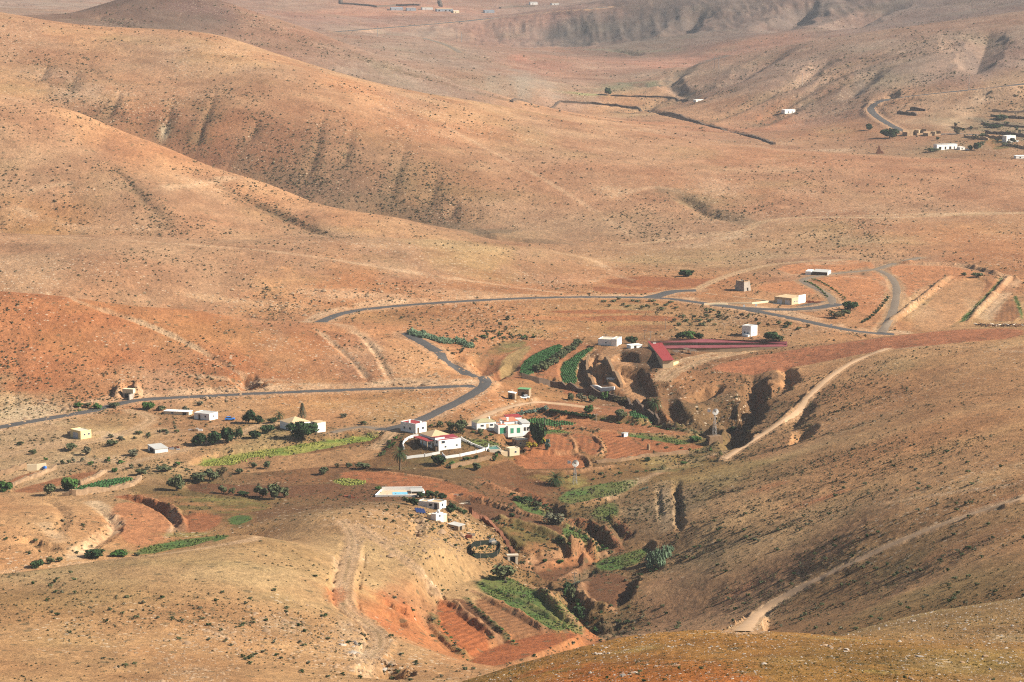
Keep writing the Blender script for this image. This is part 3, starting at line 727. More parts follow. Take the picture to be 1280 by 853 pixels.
# dry herbs: olive tints in patches
ol = np.clip(fbm(GX / 60, GY / 60, 5, 3) * 2.2 - .35, 0, 1) * (.32 + .3 * sstep(500, 250, GY))
ALB = ALB * (1 - ol[..., None]) + ALB * np.array((.72, .92, .72), np.float32) * ol[..., None]
# gullies hold darker herbs
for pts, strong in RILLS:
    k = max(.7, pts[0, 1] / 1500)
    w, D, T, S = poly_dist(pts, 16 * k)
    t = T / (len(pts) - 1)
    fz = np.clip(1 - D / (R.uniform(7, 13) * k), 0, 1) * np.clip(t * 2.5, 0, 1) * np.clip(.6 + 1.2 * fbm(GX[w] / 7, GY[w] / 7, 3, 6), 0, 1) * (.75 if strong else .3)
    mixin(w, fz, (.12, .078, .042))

KIND = {'soil': (.215, .09, .04), 'clay': (.22, .083, .034), 'red': (.25, .08, .028), 'red2': (.26, .10, .046), 'brownred': (.19, .088, .038), 'brown': (.105, .047, .021),
        'tan': (.29, .155, .075), 'orange': (.31, .135, .06), 'drygrass': (.2, .13, .055), 'weeds': (.11, .08, .025), 'greenweeds': (.10, .105, .03), 'crop': (.055, .085, .03),
        'brightgrass': (.22, .21, .05), 'dry': (.24, .13, .06), 'yard': (.075, .068, .06)}
def point_fill(pts, kind, furrow):
    w, D = poly_signed(pts, 2)
    x = GX[w]; y = GY[w]
    D = D + .7 * fbm(x / 4, y / 4, 3, 4)
    f = sstep(.8, -.8, D)
    c = np.array(KIND[kind], np.float32)[None, None, :] * (1 + .18 * fbm(x / 9, y / 9, 3, 1) + .16 * fbm(x / 2, y / 2, 2, 2))[..., None]
    if kind in ('weeds', 'greenweeds', 'brightgrass'):
        g = np.clip(.5 + 1.6 * fbm(x / 8, y / 8, 4, 7), 0, 1)[..., None]
        other = np.array({'weeds': (.22, .105, .044), 'greenweeds': (.06, .105, .026), 'brightgrass': (.13, .17, .03)}[kind], np.float32)
        c = c * (1 - g) + other * g
    if furrow is not None:
        a = math.radians(furrow); s = np.sin((x * math.sin(a) + y * math.cos(a)) * 2 * math.pi / 2.6 + fbm(x / 30, y / 30, 2, 3) * 3)
        c = c * (1 + .16 * s)[..., None]
    ALB[w] = ALB[w] * (1 - f[..., None]) + c * f[..., None]
for pts, kind, furrow in FIELDS:
    point_fill(pts, kind, furrow)

for pts, half, kind in BUNDS:
    w, D, T, S = poly_dist(pts, half * 1.5)
    fz = np.clip(1.5 * (1 - D / half), 0, 1) * np.clip(.7 + fbm(GX[w] / 3, GY[w] / 3, 2, 2), 0, 1)
    mixin(w, fz * .8, {'hedge': (.10, .085, .032), 'redbank': (.20, .075, .036)}.get(kind, (.29, .155, .08)))

ROADBED = {'lane': ((.32, .20, .11), 1.2), 'asphalt': ((.34, .20, .11), 3.2), 'gravel': ((.25, .16, .09), 2.0), 'dust': ((.33, .20, .11), 1.6)}
for name, pts, half, kind in ROADS:
    col, ex = ROADBED[kind]
    w, D, T, S = poly_dist(pts, half + ex * 2.2)
    fz = sstep(half + ex * 1.6, half + ex * .3, D + 1.6 * fbm(GX[w] / 5, GY[w] / 5, 3, 3))
    mixin(w, fz * .75, col)
    if kind == 'lane':      # two bare wheel ruts with herbs between
        rut = np.exp(-((D - half * .5) / .55) ** 2); mixin(w, rut * .8, (.37, .24, .14)); mixin(w, np.exp(-(D / .5) ** 2) * .5, (.2, .14, .07))

# pale cut banks on the uphill side of the two main roads
for name, pts, half, kind in ROADS:
    if kind == 'asphalt' and pts[0, 1] < 1500 and len(pts) > 40 and np.ptp(pts[:, 0]) > 180:
        w, D, T, S = poly_dist(pts, half + 16)
        wid = 7 + 5 * fbm(GX[w] / 40, GY[w] / 40, 2, 3)
        fz = (S > 0) * sstep(half + .5, half + 2, D) * sstep(half + wid + 3, half + wid - 1, D) * np.clip(.55 + 1.3 * fbm(GX[w] / 9, GY[w] / 9, 3, 4), 0, 1)
        mixin(w, fz * .8, (.42, .275, .165)); STONE[w] = np.maximum(STONE[w], fz * .5)
# footpaths, goat tracks, old ditches, stony lines; dark strips paint in gully and crease shade
PALE = (.40, .265, .16)
for px_, half, col, k in [
 ([(60,365),(120,385),(180,404),(240,432),(280,455),(304,471)], 1.3, (.44,.30,.18), .85), ([(395,412),(420,432),(445,455),(458,472)], 1.6, PALE, .7), ([(440,410),(468,436),(482,462),(490,480)], 2.2, PALE, .8), ([(420,405),(440,412),(460,425),(470,440)], 3, PALE, .5),
 ([(0,291),(60,295),(140,300),(240,306),(340,314),(430,326),(520,343),(600,353)], 1.8, PALE, .5), ([(427,326),(500,338),(570,348),(650,360),(700,366)], 2.2, PALE, .55), ([(200,236),(245,232),(292,222)], 2.4, PALE, .6), ([(20,262),(60,275),(100,287)], 3, PALE, .5), ([(40,238),(60,232),(90,228)], 2.2, PALE, .5),
 ([(560,160),(620,192),(690,230),(750,268),(790,296)], 1.4, PALE, .45), ([(1110,437),(1180,431),(1290,441)], 1.6, PALE, .5), ([(930,786),(966,753),(1040,714),(1120,677),(1200,646),(1300,614)], 2.6, (.42,.29,.175), .7), ([(300,205),(380,234),(440,251),(500,267),(560,281),(602,291)], 8, (.12,.08,.047), .65), ([(560,284),(605,294),(650,299),(710,304)], 4, (.13,.085,.048), .6), ([(1113,746),(1150,711),(1190,690),(1240,676),(1290,668)], 1.3, (.36,.20,.11), .6), ([(1085,632),(1130,625),(1190,616),(1290,603)], 1.5, PALE, .55), ([(0,716),(60,708),(120,702),(220,691),(300,678),(420,655)], 1.6, PALE, .55),  # wide dark strips: shade in the crease below the long hill, painted in
 ([(700,317),(744,324),(760,338),(775,345)], 2.2, PALE, .6), ([(740,352),(760,342),(790,350)], 2, PALE, .4), ([(830,300),(870,294),(920,290)], 3, PALE, .5), ([(770,243),(820,232),(850,240)], 2.5, PALE, .45), ([(500,680),(470,668),(440,660)], 1.4, PALE, .5), ([(420,700),(424,720),(424,748)], 1.5, PALE, .6),
 ([(0,560),(50,556),(90,548),(130,540)], 1.6, PALE, .5), ([(180,560),(230,545),(270,533)], 1.4, PALE, .4), ([(560,500),(590,510),(600,520)], 2.0, (.36,.2,.1), .5), ([(610,480),(630,505),(600,520)], 2.4, (.36,.18,.085), .6),
 ([(760,622),(790,606),(830,588),(870,574),(905,566)], 2.2, PALE, .6), ([(830,604),(828,622),(833,642),(836,662)], 2.4, (.36,.25,.15), .7), ([(118,628),(132,640),(143,651),(142,661),(126,674),(104,688),(90,696)], 2.6, (.44,.31,.19), .85), ([(56,655),(66,668),(74,676)], 2.6, (.44,.32,.2), .7), ([(150,621),(186,628),(211,639),(224,653)], 1.6, (.24,.075,.03), .8), ([(212,640),(220,655),(208,672)], 1.2, PALE, .6), ([(905,70),(880,78),(850,92),(836,104),(812,108),(780,104)], 3.2, (.075,.062,.046), .85), ([(838,104),(852,115),(868,124)], 2.4, (.07,.058,.043), .85), ([(760,112),(785,103),(812,104)], 5, (.12,.125,.065), .6), ([(985,62),(950,75),(920,95),(905,108)], 8, (.11,.08,.056), .6), ([(1100,84),(1076,105),(1050,126)], 5, (.13,.09,.062), .6), ([(1012,70),(985,92),(960,110)], 3.5, (.32,.2,.135), .5), ([(1190,52),(1175,75),(1165,92)], 5, (.32,.2,.135), .5), ([(740,62),(790,66),(850,62)], 3, (.12,.12,.07), .5), ([(690,118),(665,100),(645,88)], 7, (.2,.155,.115), .6), ([(640,80),(690,92),(730,104),(750,112)], 4, (.3,.17,.11), .5), ([(500,16),(560,20),(640,17)], 4, (.13,.085,.062), .5), ([(1205,130),(1235,122),(1260,112)], 4, (.3,.2,.13), .6), ([(1222,150),(1250,154),(1285,158)], 5, (.1,.085,.055), .7), ([(1228,163),(1260,168),(1285,176)], 4, (.1,.09,.05), .6), ([(1112,332),(1180,330),(1236,338),(1256,346),(1262,356),(1240,380),(1226,398)], 2.4, PALE, .55), ([(1272,352),(1258,368),(1234,400)], 2.2, PALE, .6), ([(1060,346),(1100,350),(1112,362)], 2, PALE, .4), ([(1150,352),(1200,347),(1230,348)], 1.8, (.15,.11,.06), .5), ([(838,240),(862,252),(885,268),(930,278)], 7, (.13,.09,.05), .6), ([(650,710),(690,705),(745,696)], 2, (.29,.12,.05), .6), ([(600,600),(660,628),(720,655)], 2, (.28,.12,.055), .5), ([(1092,129),(1040,140),(990,150)], 3, PALE, .3), ([(1195,140),(1215,128),(1230,118)], 3, PALE, .5), ([(1180,160),(1200,148),(1215,140)], 3, PALE, .5)]:  # dark strips on the far right hill paint in its gully shade
    P_ = chaikin(px_, 2); X, Y, Z = cast(H, P_[:, 0], P_[:, 1]); kk = max(1, Y.mean() / 1100)
    w, D, T, S = poly_dist(np.stack([X, Y], 1), half * kk * 2.5)
    fz = np.clip(1.5 - D / (half * kk) + .7 * fbm(GX[w] / 5, GY[w] / 5, 3, 2), 0, 1) * np.clip(.75 + 1.1 * fbm(GX[w] / 14, GY[w] / 14, 3, 6), 0, 1)
    mixin(w, fz * k, col)

# patches: (pixel x, y, half width, half height in pixels, colour, strength, stones)
WHITE = (.42, .30, .19); DARK = (.11, .082, .05); GREEN = (.10, .115, .035); REDP = (.30, .085, .03)
PATCH = [
 (40,517,50,16,(.42,.31,.19),.8,.7),(20,500,40,8,(.36,.25,.14),.5,.5),(200,540,30,6,WHITE,.3,.3),(140,545,16,6,(.40,.28,.18),.7,.8),(120,575,60,6,WHITE,.35,.3),
 (310,484,80,4,WHITE,.55,.4),(420,481,80,3,WHITE,.45,.4),(520,476,60,4,WHITE,.55,.4),(520,455,50,20,(.36,.21,.11),.5,.2),
 (300,378,90,7,(.40,.25,.14),.6,.6),(420,368,60,9,(.42,.27,.16),.6,.4),(480,372,60,7,(.42,.26,.15),.6,.4),(580,366,80,5,(.38,.23,.13),.5,.3),
 (60,395,60,14,(.27,.10,.042),.5,.3),(150,425,60,18,(.33,.17,.085),.4,.4),(160,470,40,14,(.34,.19,.10),.5,.5),(40,450,50,18,(.27,.11,.048),.4,.3),
 (30,300,60,5,(.36,.19,.10),.4,.3),(130,285,80,6,(.35,.21,.12),.5,.5),(90,240,40,8,(.36,.2,.11),.4,.4),(20,275,30,10,(.37,.22,.12),.4,.5),
 (110,115,60,16,(.34,.22,.14),.5,.7),(60,95,40,10,(.32,.2,.13),.4,.6),(205,168,8,12,(.30,.24,.16),.7,.5),(215,75,30,20,(.34,.21,.13),.3,.5),(250,230,60,6,(.37,.22,.12),.5,.4),
 (330,180,60,40,(.17,.09,.052),.35,.2),(410,230,80,18,(.15,.085,.052),.45,.2),(560,262,60,18,(.18,.10,.058),.45,.2),(620,290,40,5,DARK,.6,.2),  # long hill's lower flank and foot: shade and scrub as darker colour
 (770,240,40,10,(.36,.23,.13),.4,.5),(900,235,40,14,(.37,.23,.14),.4,.6),(1000,240,30,10,(.36,.22,.13),.3,.5),(870,252,30,10,(.19,.14,.07),.5,.3),(920,295,30,5,WHITE,.5,.4),(870,306,50,5,(.38,.25,.15),.6,.5),(1160,268,120,2,(.42,.29,.17),.6,.3),
 (1060,305,60,12,(.21,.15,.08),.5,.3),(960,318,60,8,(.24,.16,.09),.4,.3),(830,318,60,8,(.26,.17,.085),.4,.3),(1040,328,40,5,(.33,.23,.14),.6,.3),
 (1150,390,30,16,(.36,.23,.13),.4,.2),(1130,372,16,30,(.38,.23,.12),.5,.2),(1220,385,14,20,(.30,.2,.11),.5,.2),
 (1010,95,30,20,(.34,.22,.15),.4,.6),(1180,55,16,20,(.36,.23,.15),.5,.6),(940,95,50,22,(.17,.11,.08),.45,.3),(1075,105,14,22,(.16,.115,.085),.45,.3),(1215,75,16,30,(.13,.09,.07),.6,.2),  # dark ones put the far right hill's gully shade into the colour
 (620,100,20,12,(.21,.16,.11),.5,.3),(655,105,18,14,(.21,.17,.125),.6,.2),(740,85,24,8,(.36,.24,.16),.4,.5),(650,72,16,6,(.32,.12,.07),.5,.3),(770,110,40,8,(.13,.125,.072),.5,.2),(730,118,30,2,(.22,.24,.09),.7,.0),
 (250,12,60,10,(.13,.07,.055),.5,.3),(560,112,40,8,(.18,.115,.078),.5,.3),
 (960,185,60,2,(.23,.17,.10),.4,.3),(1040,188,40,3,WHITE,.4,.4),
 (560,420,60,16,(.24,.10,.045),.4,.3),(700,398,70,4,(.29,.11,.046),.6,.1),(690,383,60,6,(.27,.16,.08),.3,.4),(600,445,24,12,(.23,.14,.065),.5,.3),(660,415,30,8,(.17,.14,.055),.5,.1),(635,432,22,8,(.14,.13,.05),.5,.1),
 (930,400,60,10,(.22,.14,.08),.4,.5),(1000,415,60,6,(.21,.13,.075),.4,.5),(800,385,50,6,(.18,.14,.065),.5,.2),
 (430,785,16,20,(.38,.27,.17),.5,.7),(450,815,20,14,(.42,.31,.20),.6,.8),(350,780,40,14,(.34,.23,.13),.4,.8),(280,790,40,12,(.35,.24,.14),.3,.8),(240,840,40,10,(.34,.22,.12),.3,.7),(350,750,50,10,(.22,.16,.075),.4,.3),
 (420,745,14,14,(.31,.10,.036),.7,.1),(505,765,34,16,(.30,.095,.034),.75,.1),(480,745,24,8,(.31,.105,.04),.6,.1),(470,775,30,6,(.31,.11,.045),.5,.1),(540,730,20,6,WHITE,.5,.5),(445,690,16,16,(.36,.24,.14),.5,.3),
 (525,655,10,14,(.38,.27,.17),.5,.5),(470,640,30,6,(.36,.22,.12),.4,.3),
 (960,610,30,6,REDP,.35,.2),(1040,620,30,3,REDP,.6,.1),(1010,628,50,4,(.28,.10,.05),.4,.2),(900,600,40,12,(.24,.165,.075),.4,.2),(1110,640,60,8,(.26,.13,.065),.3,.2),(1250,625,60,5,(.27,.10,.05),.35,.2),(930,735,30,5,(.29,.11,.055),.4,.1),(900,690,60,20,(.20,.14,.07),.4,.2),
 (1120,455,40,12,(.17,.13,.062),.35,.2),(1060,640,30,6,(.16,.12,.06),.4,.2),(1120,710,50,12,(.16,.125,.05),.4,.2),
 (840,582,40,10,(.24,.18,.07),.5,.2),(790,602,20,6,(.27,.21,.11),.5,.2),(870,545,24,8,(.18,.145,.055),.5,.1),
 (1060,800,60,6,(.26,.19,.06),.4,.5),(1180,830,40,14,(.30,.20,.09),.4,.8),(980,825,60,14,(.24,.15,.05),.4,.5),(920,845,40,10,(.26,.09,.02),.5,.2),(1270,800,40,20,(.30,.22,.12),.4,.8),(800,812,50,5,(.26,.2,.07),.4,.5),(700,838,40,6,(.13,.125,.028),.5,.2),(1100,840,30,8,(.25,.2,.055),.4,.4),(860,830,60,10,(.27,.105,.028),.4,.3),
 (430,602,14,4,(.25,.24,.08),.7,.0),(360,600,60,6,(.22,.095,.042),.4,.1),(500,585,24,4,(.13,.11,.045),.4,.1),(545,575,40,5,(.12,.115,.035),.5,.1),(575,552,24,6,(.13,.11,.04),.6,.1),
 (235,668,40,4,(.16,.17,.05),.6,.0),(150,690,40,3,(.14,.13,.045),.6,.0),(290,625,60,5,(.17,.16,.045),.5,.0),
 (690,600,30,4,(.2,.165,.05),.5,.1),(720,605,20,8,(.24,.22,.06),.5,.0),(620,735,30,10,(.09,.12,.03),.5,.0),(700,760,10,20,(.20,.17,.05),.5,.1),
]
for px, py, rx, ry, col, k, st in PATCH:
    X, Y, Z = cast(H, [px, px + rx, px, px], [py, py, py - ry, py + ry])
    hw = max(2.0, abs(rx) * Y[0] / FPX); hd = max(2.0, min(abs(Y[2] - Y[3]) / 2, abs(ry) * Y[0] / FPX * 7))
    w = window(np.array([[X[0] - hw * 1.6, Y[0] - hd * 1.6], [X[0] + hw * 1.6, Y[0] + hd * 1.6]]), 1)
    w = (slice(w[0], w[1]), slice(w[2], w[3]))
    x = (GX[w] - X[0]) / hw; y = (GY[w] - Y[0]) / hd
    d = np.sqrt(x * x + y * y)
    nn = fbm(GX[w] / (hw * .5), GY[w] / (hd * .5), 5, 6, .65)
    fz = np.clip(1.25 - d + nn * 1.1, 0, 1) * np.clip(1.6 - d, 0, 1)
    fz = np.clip(fz, 0, 1)
    mixin(w, fz * k, col)
    STONE[w] = np.maximum(STONE[w], fz * st)
STONE = np.maximum(STONE, np.clip(fbm(GX / 75, GY / 75, 4, 7) * 1.6 - .25, 0, .5)).astype(np.float32)
for pts, kind, furrow in FIELDS:
    if kind not in ('orange',):
        w, ins = in_poly(pts); STONE[w] = np.where(ins, STONE[w] * .1, STONE[w])
# the moister valley floor is darker soil
ALB *= (1 - .04 * (sstep(690, 800, GY) * sstep(1330, 1180, GY) * sstep(6, -1, H)))[..., None]
ALB *= np.array((1.0, .985, .945), np.float32) * sstep(2600, 1300, GY)[..., None] + (1 - sstep(2600, 1300, GY))[..., None]
ALB = np.clip(ALB, .012, .6)

# ------------------------------------------------------------------ materials
def new_mat(name):
    m = bpy.data.materials.new(name); m.use_nodes = True
    nt = m.node_tree; b = nt.nodes['Principled BSDF']
    b.inputs['Roughness'].default_value = .95
    b.inputs['Specular IOR Level'].default_value = .15
    return m, nt, b
def N(nt, t, **kw):
    n = nt.nodes.new(t)
    for k, v in kw.items():
        if isinstance(k, str) and k.startswith('_'): setattr(n, k[1:], v)
    return n
def math_node(nt, op, a, b=None, clamp=False):
    n = nt.nodes.new('ShaderNodeMath'); n.operation = op; n.use_clamp = clamp
    for i, v in enumerate((a, b)):
        if v is None: continue
        if isinstance(v, (int, float)): n.inputs[i].default_value = v
        else: nt.links.new(v, n.inputs[i])
    return n.outputs[0]
def noise(nt, scale, detail=3, rough=.6, vec=None):
    n = nt.nodes.new('ShaderNodeTexNoise'); n.inputs['Scale'].default_value = scale
    n.inputs['Detail'].default_value = detail; n.inputs['Roughness'].default_value = rough
    if vec is not None: nt.links.new(vec, n.inputs['Vector'])
    return n.outputs[0]
def mix_col(nt, fac, a, b, mode='MIX'):
    n = nt.nodes.new('ShaderNodeMix'); n.data_type = 'RGBA'; n.blend_type = mode
    for s, v in ((0, fac), (6, a), (7, b)):
        if isinstance(v, (int, float)): n.inputs[s].default_value = v
        elif isinstance(v, tuple): n.inputs[s].default_value = v if len(v) == 4 else (*v, 1)
        else: nt.links.new(v, n.inputs[s])
    return n.outputs[2]

def ground_material():
    m, nt, b = new_mat("ground")
    at = nt.nodes.new('ShaderNodeAttribute'); at.attribute_name = 'albedo'
    st = nt.nodes.new('ShaderNodeAttribute'); st.attribute_name = 'stone'
    geo = nt.nodes.new('ShaderNodeNewGeometry'); P = geo.outputs['Position']
    fine = noise(nt, .55, 5, .7, P)
    mid = noise(nt, .07, 4, .65, P)
    k = math_node(nt, 'ADD', math_node(nt, 'MULTIPLY', math_node(nt, 'SUBTRACT', fine, .5), 1.4), math_node(nt, 'MULTIPLY', math_node(nt, 'SUBTRACT', mid, .5), .55))
    k = math_node(nt, 'ADD', k, math_node(nt, 'MULTIPLY', math_node(nt, 'SUBTRACT', noise(nt, 2.6, 3, .7, P), .5), .9))
    k = math_node(nt, 'ADD', k, 1.0)
    hsv = nt.nodes.new('ShaderNodeHueSaturation'); nt.links.new(at.outputs['Color'], hsv.inputs['Color']); nt.links.new(k, hsv.inputs['Value'])
    vo = nt.nodes.new('ShaderNodeTexVoronoi'); vo.inputs['Scale'].default_value = .75; nt.links.new(P, vo.inputs['Vector'])
    sp = nt.nodes.new('ShaderNodeSeparateColor'); nt.links.new(vo.outputs['Color'], sp.inputs[0])
    # a cell carries a pale stone or rubble patch where the stone share is high
    clump = noise(nt, .035, 3, .6, P)
    share = math_node(nt, 'MULTIPLY', st.outputs['Fac'], math_node(nt, 'MULTIPLY', clump, 1.3))
    has = math_node(nt, 'LESS_THAN', sp.outputs[0], share)
    near = math_node(nt, 'LESS_THAN', vo.outputs['Distance'], math_node(nt, 'MULTIPLY', sp.outputs[1], .55))
    f = math_node(nt, 'MULTIPLY', math_node(nt, 'MULTIPLY', has, near), .6)
    col = mix_col(nt, f, hsv.outputs['Color'], (.46, .36, .25))
    # small dark cushions of dead herbs
    vo2 = nt.nodes.new('ShaderNodeTexVoronoi'); vo2.inputs['Scale'].default_value = .33; nt.links.new(P, vo2.inputs['Vector'])
    sp2 = nt.nodes.new('ShaderNodeSeparateColor'); nt.links.new(vo2.outputs['Color'], sp2.inputs[0])
    has2 = math_node(nt, 'LESS_THAN', sp2.outputs[0], math_node(nt, 'SUBTRACT', math_node(nt, 'MULTIPLY', noise(nt, .02, 4, .6, P), 1.15), .28))
    near2 = math_node(nt, 'LESS_THAN', vo2.outputs['Distance'], math_node(nt, 'MULTIPLY', sp2.outputs[1], .42))
    f2 = math_node(nt, 'MULTIPLY', math_node(nt, 'MULTIPLY', has2, near2), .62)
    col = mix_col(nt, f2, col, (.085, .068, .034))
    nt.links.new(col, b.inputs['Base Color'])
    bp = nt.nodes.new('ShaderNodeBump'); bp.inputs['Strength'].default_value = .7; bp.inputs['Distance'].default_value = 1.0
    hgt = math_node(nt, 'ADD', math_node(nt, 'MULTIPLY', noise(nt, .35, 6, .75, P), 1.7), math_node(nt, 'MULTIPLY', noise(nt, .06, 3, .6, P), 2.0))
    nt.links.new(hgt, bp.inputs['Height']); nt.links.new(bp.outputs[0], b.inputs['Normal'])
    return m

def build_ground():
    me = bpy.data.meshes.new("ground")
    nv = NR * NC
    co = np.empty((nv, 3), np.float32)
    co[:, 0] = GX.ravel(); co[:, 1] = GY.ravel(); co[:, 2] = H.ravel()
    i = np.arange(NR - 1)[:, None] * NC + np.arange(NC - 1)[None, :]
    q = np.stack([i, i + 1, i + NC + 1, i + NC], -1).reshape(-1, 4).astype(np.int32)
    me.vertices.add(nv); me.vertices.foreach_set("co", co.ravel())
    me.loops.add(q.size); me.loops.foreach_set("vertex_index", q.ravel())
    me.polygons.add(len(q)); me.polygons.foreach_set("loop_start", np.arange(0, q.size, 4, dtype=np.int32))
    me.update(calc_edges=True)
    me.shade_smooth()
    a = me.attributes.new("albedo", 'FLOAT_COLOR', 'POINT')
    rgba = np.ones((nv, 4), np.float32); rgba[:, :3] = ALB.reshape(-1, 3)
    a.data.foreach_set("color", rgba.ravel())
    s = me.attributes.new("stone", 'FLOAT', 'POINT'); s.data.foreach_set("value", STONE.ravel())
    me.materials.append(ground_material())
    o = bpy.data.objects.new("ground", me); COL.objects.link(o); o['kind'] = 'structure'
    return o
build_ground()

# ------------------------------------------------------------------ haze: one closed box of thin even air
def build_haze():
    x0, x1, y0, y1, z0, z1 = -4300, 4300, -60, 12100, float(H.min()) - 1.0, max(float(H.max()), CAM_H) + 25
    v = [(x, y, z) for z in (z0, z1) for y in (y0, y1) for x in (x0, x1)]
    fcs = [(0, 2, 3, 1), (4, 5, 7, 6), (0, 1, 5, 4), (2, 6, 7, 3), (0, 4, 6, 2), (1, 3, 7, 5)]
    me = bpy.data.meshes.new("haze"); me.from_pydata(v, [], fcs)
    m = bpy.data.materials.new("haze_air"); m.use_nodes = True; nt = m.node_tree; nt.nodes.clear()
    out = nt.nodes.new('ShaderNodeOutputMaterial'); pv = nt.nodes.new('ShaderNodeVolumePrincipled')
    pv.inputs['Color'].default_value = (.80, .84, .92, 1); pv.inputs['Density'].default_value = HAZE_DENSITY; pv.inputs['Anisotropy'].default_value = 0.0
    nt.links.new(pv.outputs[0], out.inputs['Volume'])
    me.materials.append(m)
    o = bpy.data.objects.new("haze", me); COL.objects.link(o); o['kind'] = 'stuff'
    o['label'] = 'thin pale haze over the whole valley'
HAZE_DENSITY = 4.0e-5
build_haze()
# ------------------------------------------------------------------ object helpers
CREAM = 'cream'
def plain(name, col, rough=.85, var=.12, scale=1.2, metal=0.0, streak=False):
    m, nt, b = new_mat(name)
    tc = nt.nodes.new('ShaderNodeTexCoord')
    n = noise(nt, scale, 4, .65, tc.outputs['Object'])
    n2 = noise(nt, scale * .22, 2, .5, tc.outputs['Object'])
    k = math_node(nt, 'ADD', math_node(nt, 'MULTIPLY', math_node(nt, 'SUBTRACT', n, .5), var * 2.4), math_node(nt, 'MULTIPLY', math_node(nt, 'SUBTRACT', n2, .5), var * 1.6))
    k = math_node(nt, 'ADD', k, 1.0)
    h = nt.nodes.new('ShaderNodeHueSaturation'); h.inputs['Color'].default_value = (*col, 1); nt.links.new(k, h.inputs['Value'])
    nt.links.new(h.outputs[0], b.inputs['Base Color'])
    b.inputs['Roughness'].default_value = rough; b.inputs['Metallic'].default_value = metal
    return m
M = {
 'white': plain('white_plaster', (.74, .72, .67), var=.06), 'whitegrey': plain('grey_white_plaster', (.60, .59, .56), var=.08), 'cream': plain('cream_plaster', (.62, .50, .33), var=.1),
 'yellow': plain('yellow_plaster', (.66, .52, .25), var=.08), 'beige': plain('beige_plaster', (.46, .35, .22), var=.12), 'brownwall': plain('brown_block_wall', (.26, .19, .12), var=.15),
 'redroof': plain('red_roof', (.25, .038, .038), var=.12, scale=.8), 'maroon': plain('maroon_roof_sheet', (.22, .035, .045), var=.1, rough=.6), 'maroonpale': plain('faded_maroon_sheet', (.19, .055, .06), var=.4, rough=.7, scale=.25),
 'terracotta': plain('terracotta_roof', (.42, .17, .10), var=.15), 'tanroof': plain('tan_roof', (.47, .33, .19), var=.1), 'oliveroof': plain('olive_roof', (.30, .27, .15), var=.1),
 'greyroof': plain('grey_sheet_roof', (.38, .37, .34), var=.12, rough=.6), 'greenroof': plain('green_roof', (.12, .26, .12), var=.12), 'pale': plain('pale_concrete', (.5, .43, .33), var=.12),
 'glass': plain('dark_glass', (.03, .04, .05), rough=.12, var=.02), 'door_green': plain('green_door_paint', (.05, .24, .14), var=.1), 'door_brown': plain('brown_door_paint', (.10, .065, .04), var=.15),
 'door_grey': plain('grey_shutter', (.40, .40, .40), var=.06), 'dark': plain('dark_inside', (.02, .016, .013), var=.2), 'stone': plain('rubble_stone', (.20, .125, .07), var=.5, scale=.9), 'stone_pale': plain('pale_rubble_stone', (.26, .17, .10), var=.6, scale=.6),
 'stone_grey': plain('grey_rubble_stone', (.30, .255, .21), var=.35, scale=1.4), 'stone_dark': plain('dark_rubble_stone', (.10, .07, .05), var=.4, scale=1.2),
 'steel': plain('galvanised_steel', (.30, .29, .28), rough=.45, var=.06, metal=.3), 'wood': plain('weathered_pole', (.24, .2, .16), var=.15), 'bark': plain('bark', (.12, .085, .055), var=.25, scale=3),
 'water_pool': plain('pool_water', (.12, .42, .58), rough=.08, var=.05), 'water_tank': plain('tank_water', (.05, .17, .14), rough=.08, var=.06), 'panel': plain('solar_cells', (.02, .035, .10), rough=.2, var=.05),
 'net': plain('dark_netting', (.008, .012, .008), var=.3), 'bluepaint': plain('blue_paint', (.03, .16, .50), rough=.35, var=.05), 'whitepaint': plain('white_car_paint', (.78, .78, .77), rough=.3, var=.02), 'tyre': plain('rubber', (.02, .02, .02), var=.1),
 'rust': plain('rusty_iron', (.22, .06, .03), var=.25), 'terr_floor': plain('tile_floor', (.50, .36, .24), var=.1), 'bluegrey': plain('blue_grey_sheet', (.30, .34, .38), var=.1),
 'goat_white': plain('pale_goat_hair', (.6, .52, .42), var=.1), 'goat_brown': plain('brown_goat_hair', (.16, .08, .045), var=.15), 'goat_dark': plain('dark_goat_hair', (.05, .04, .035), var=.15),
 'redbank': plain('red_earth_bank', (.155, .065, .036), var=.5, scale=.8), 'asphalt': None,
}
def asphalt():
    m, nt, b = new_mat('asphalt')
    geo = nt.nodes.new('ShaderNodeNewGeometry')
    n = noise(nt, .25, 5, .7, geo.outputs['Position'])
    c = mix_col(nt, n, (.045, .042, .041), (.085, .079, .074)); nt.links.new(c, b.inputs['Base Color'])
    return m
M['asphalt'] = asphalt()
M['gravel'] = plain('grey_gravel', (.155, .118, .085), var=.25, scale=.5)
M['dust'] = plain('pale_dust', (.37, .24, .14), var=.22, scale=.35)

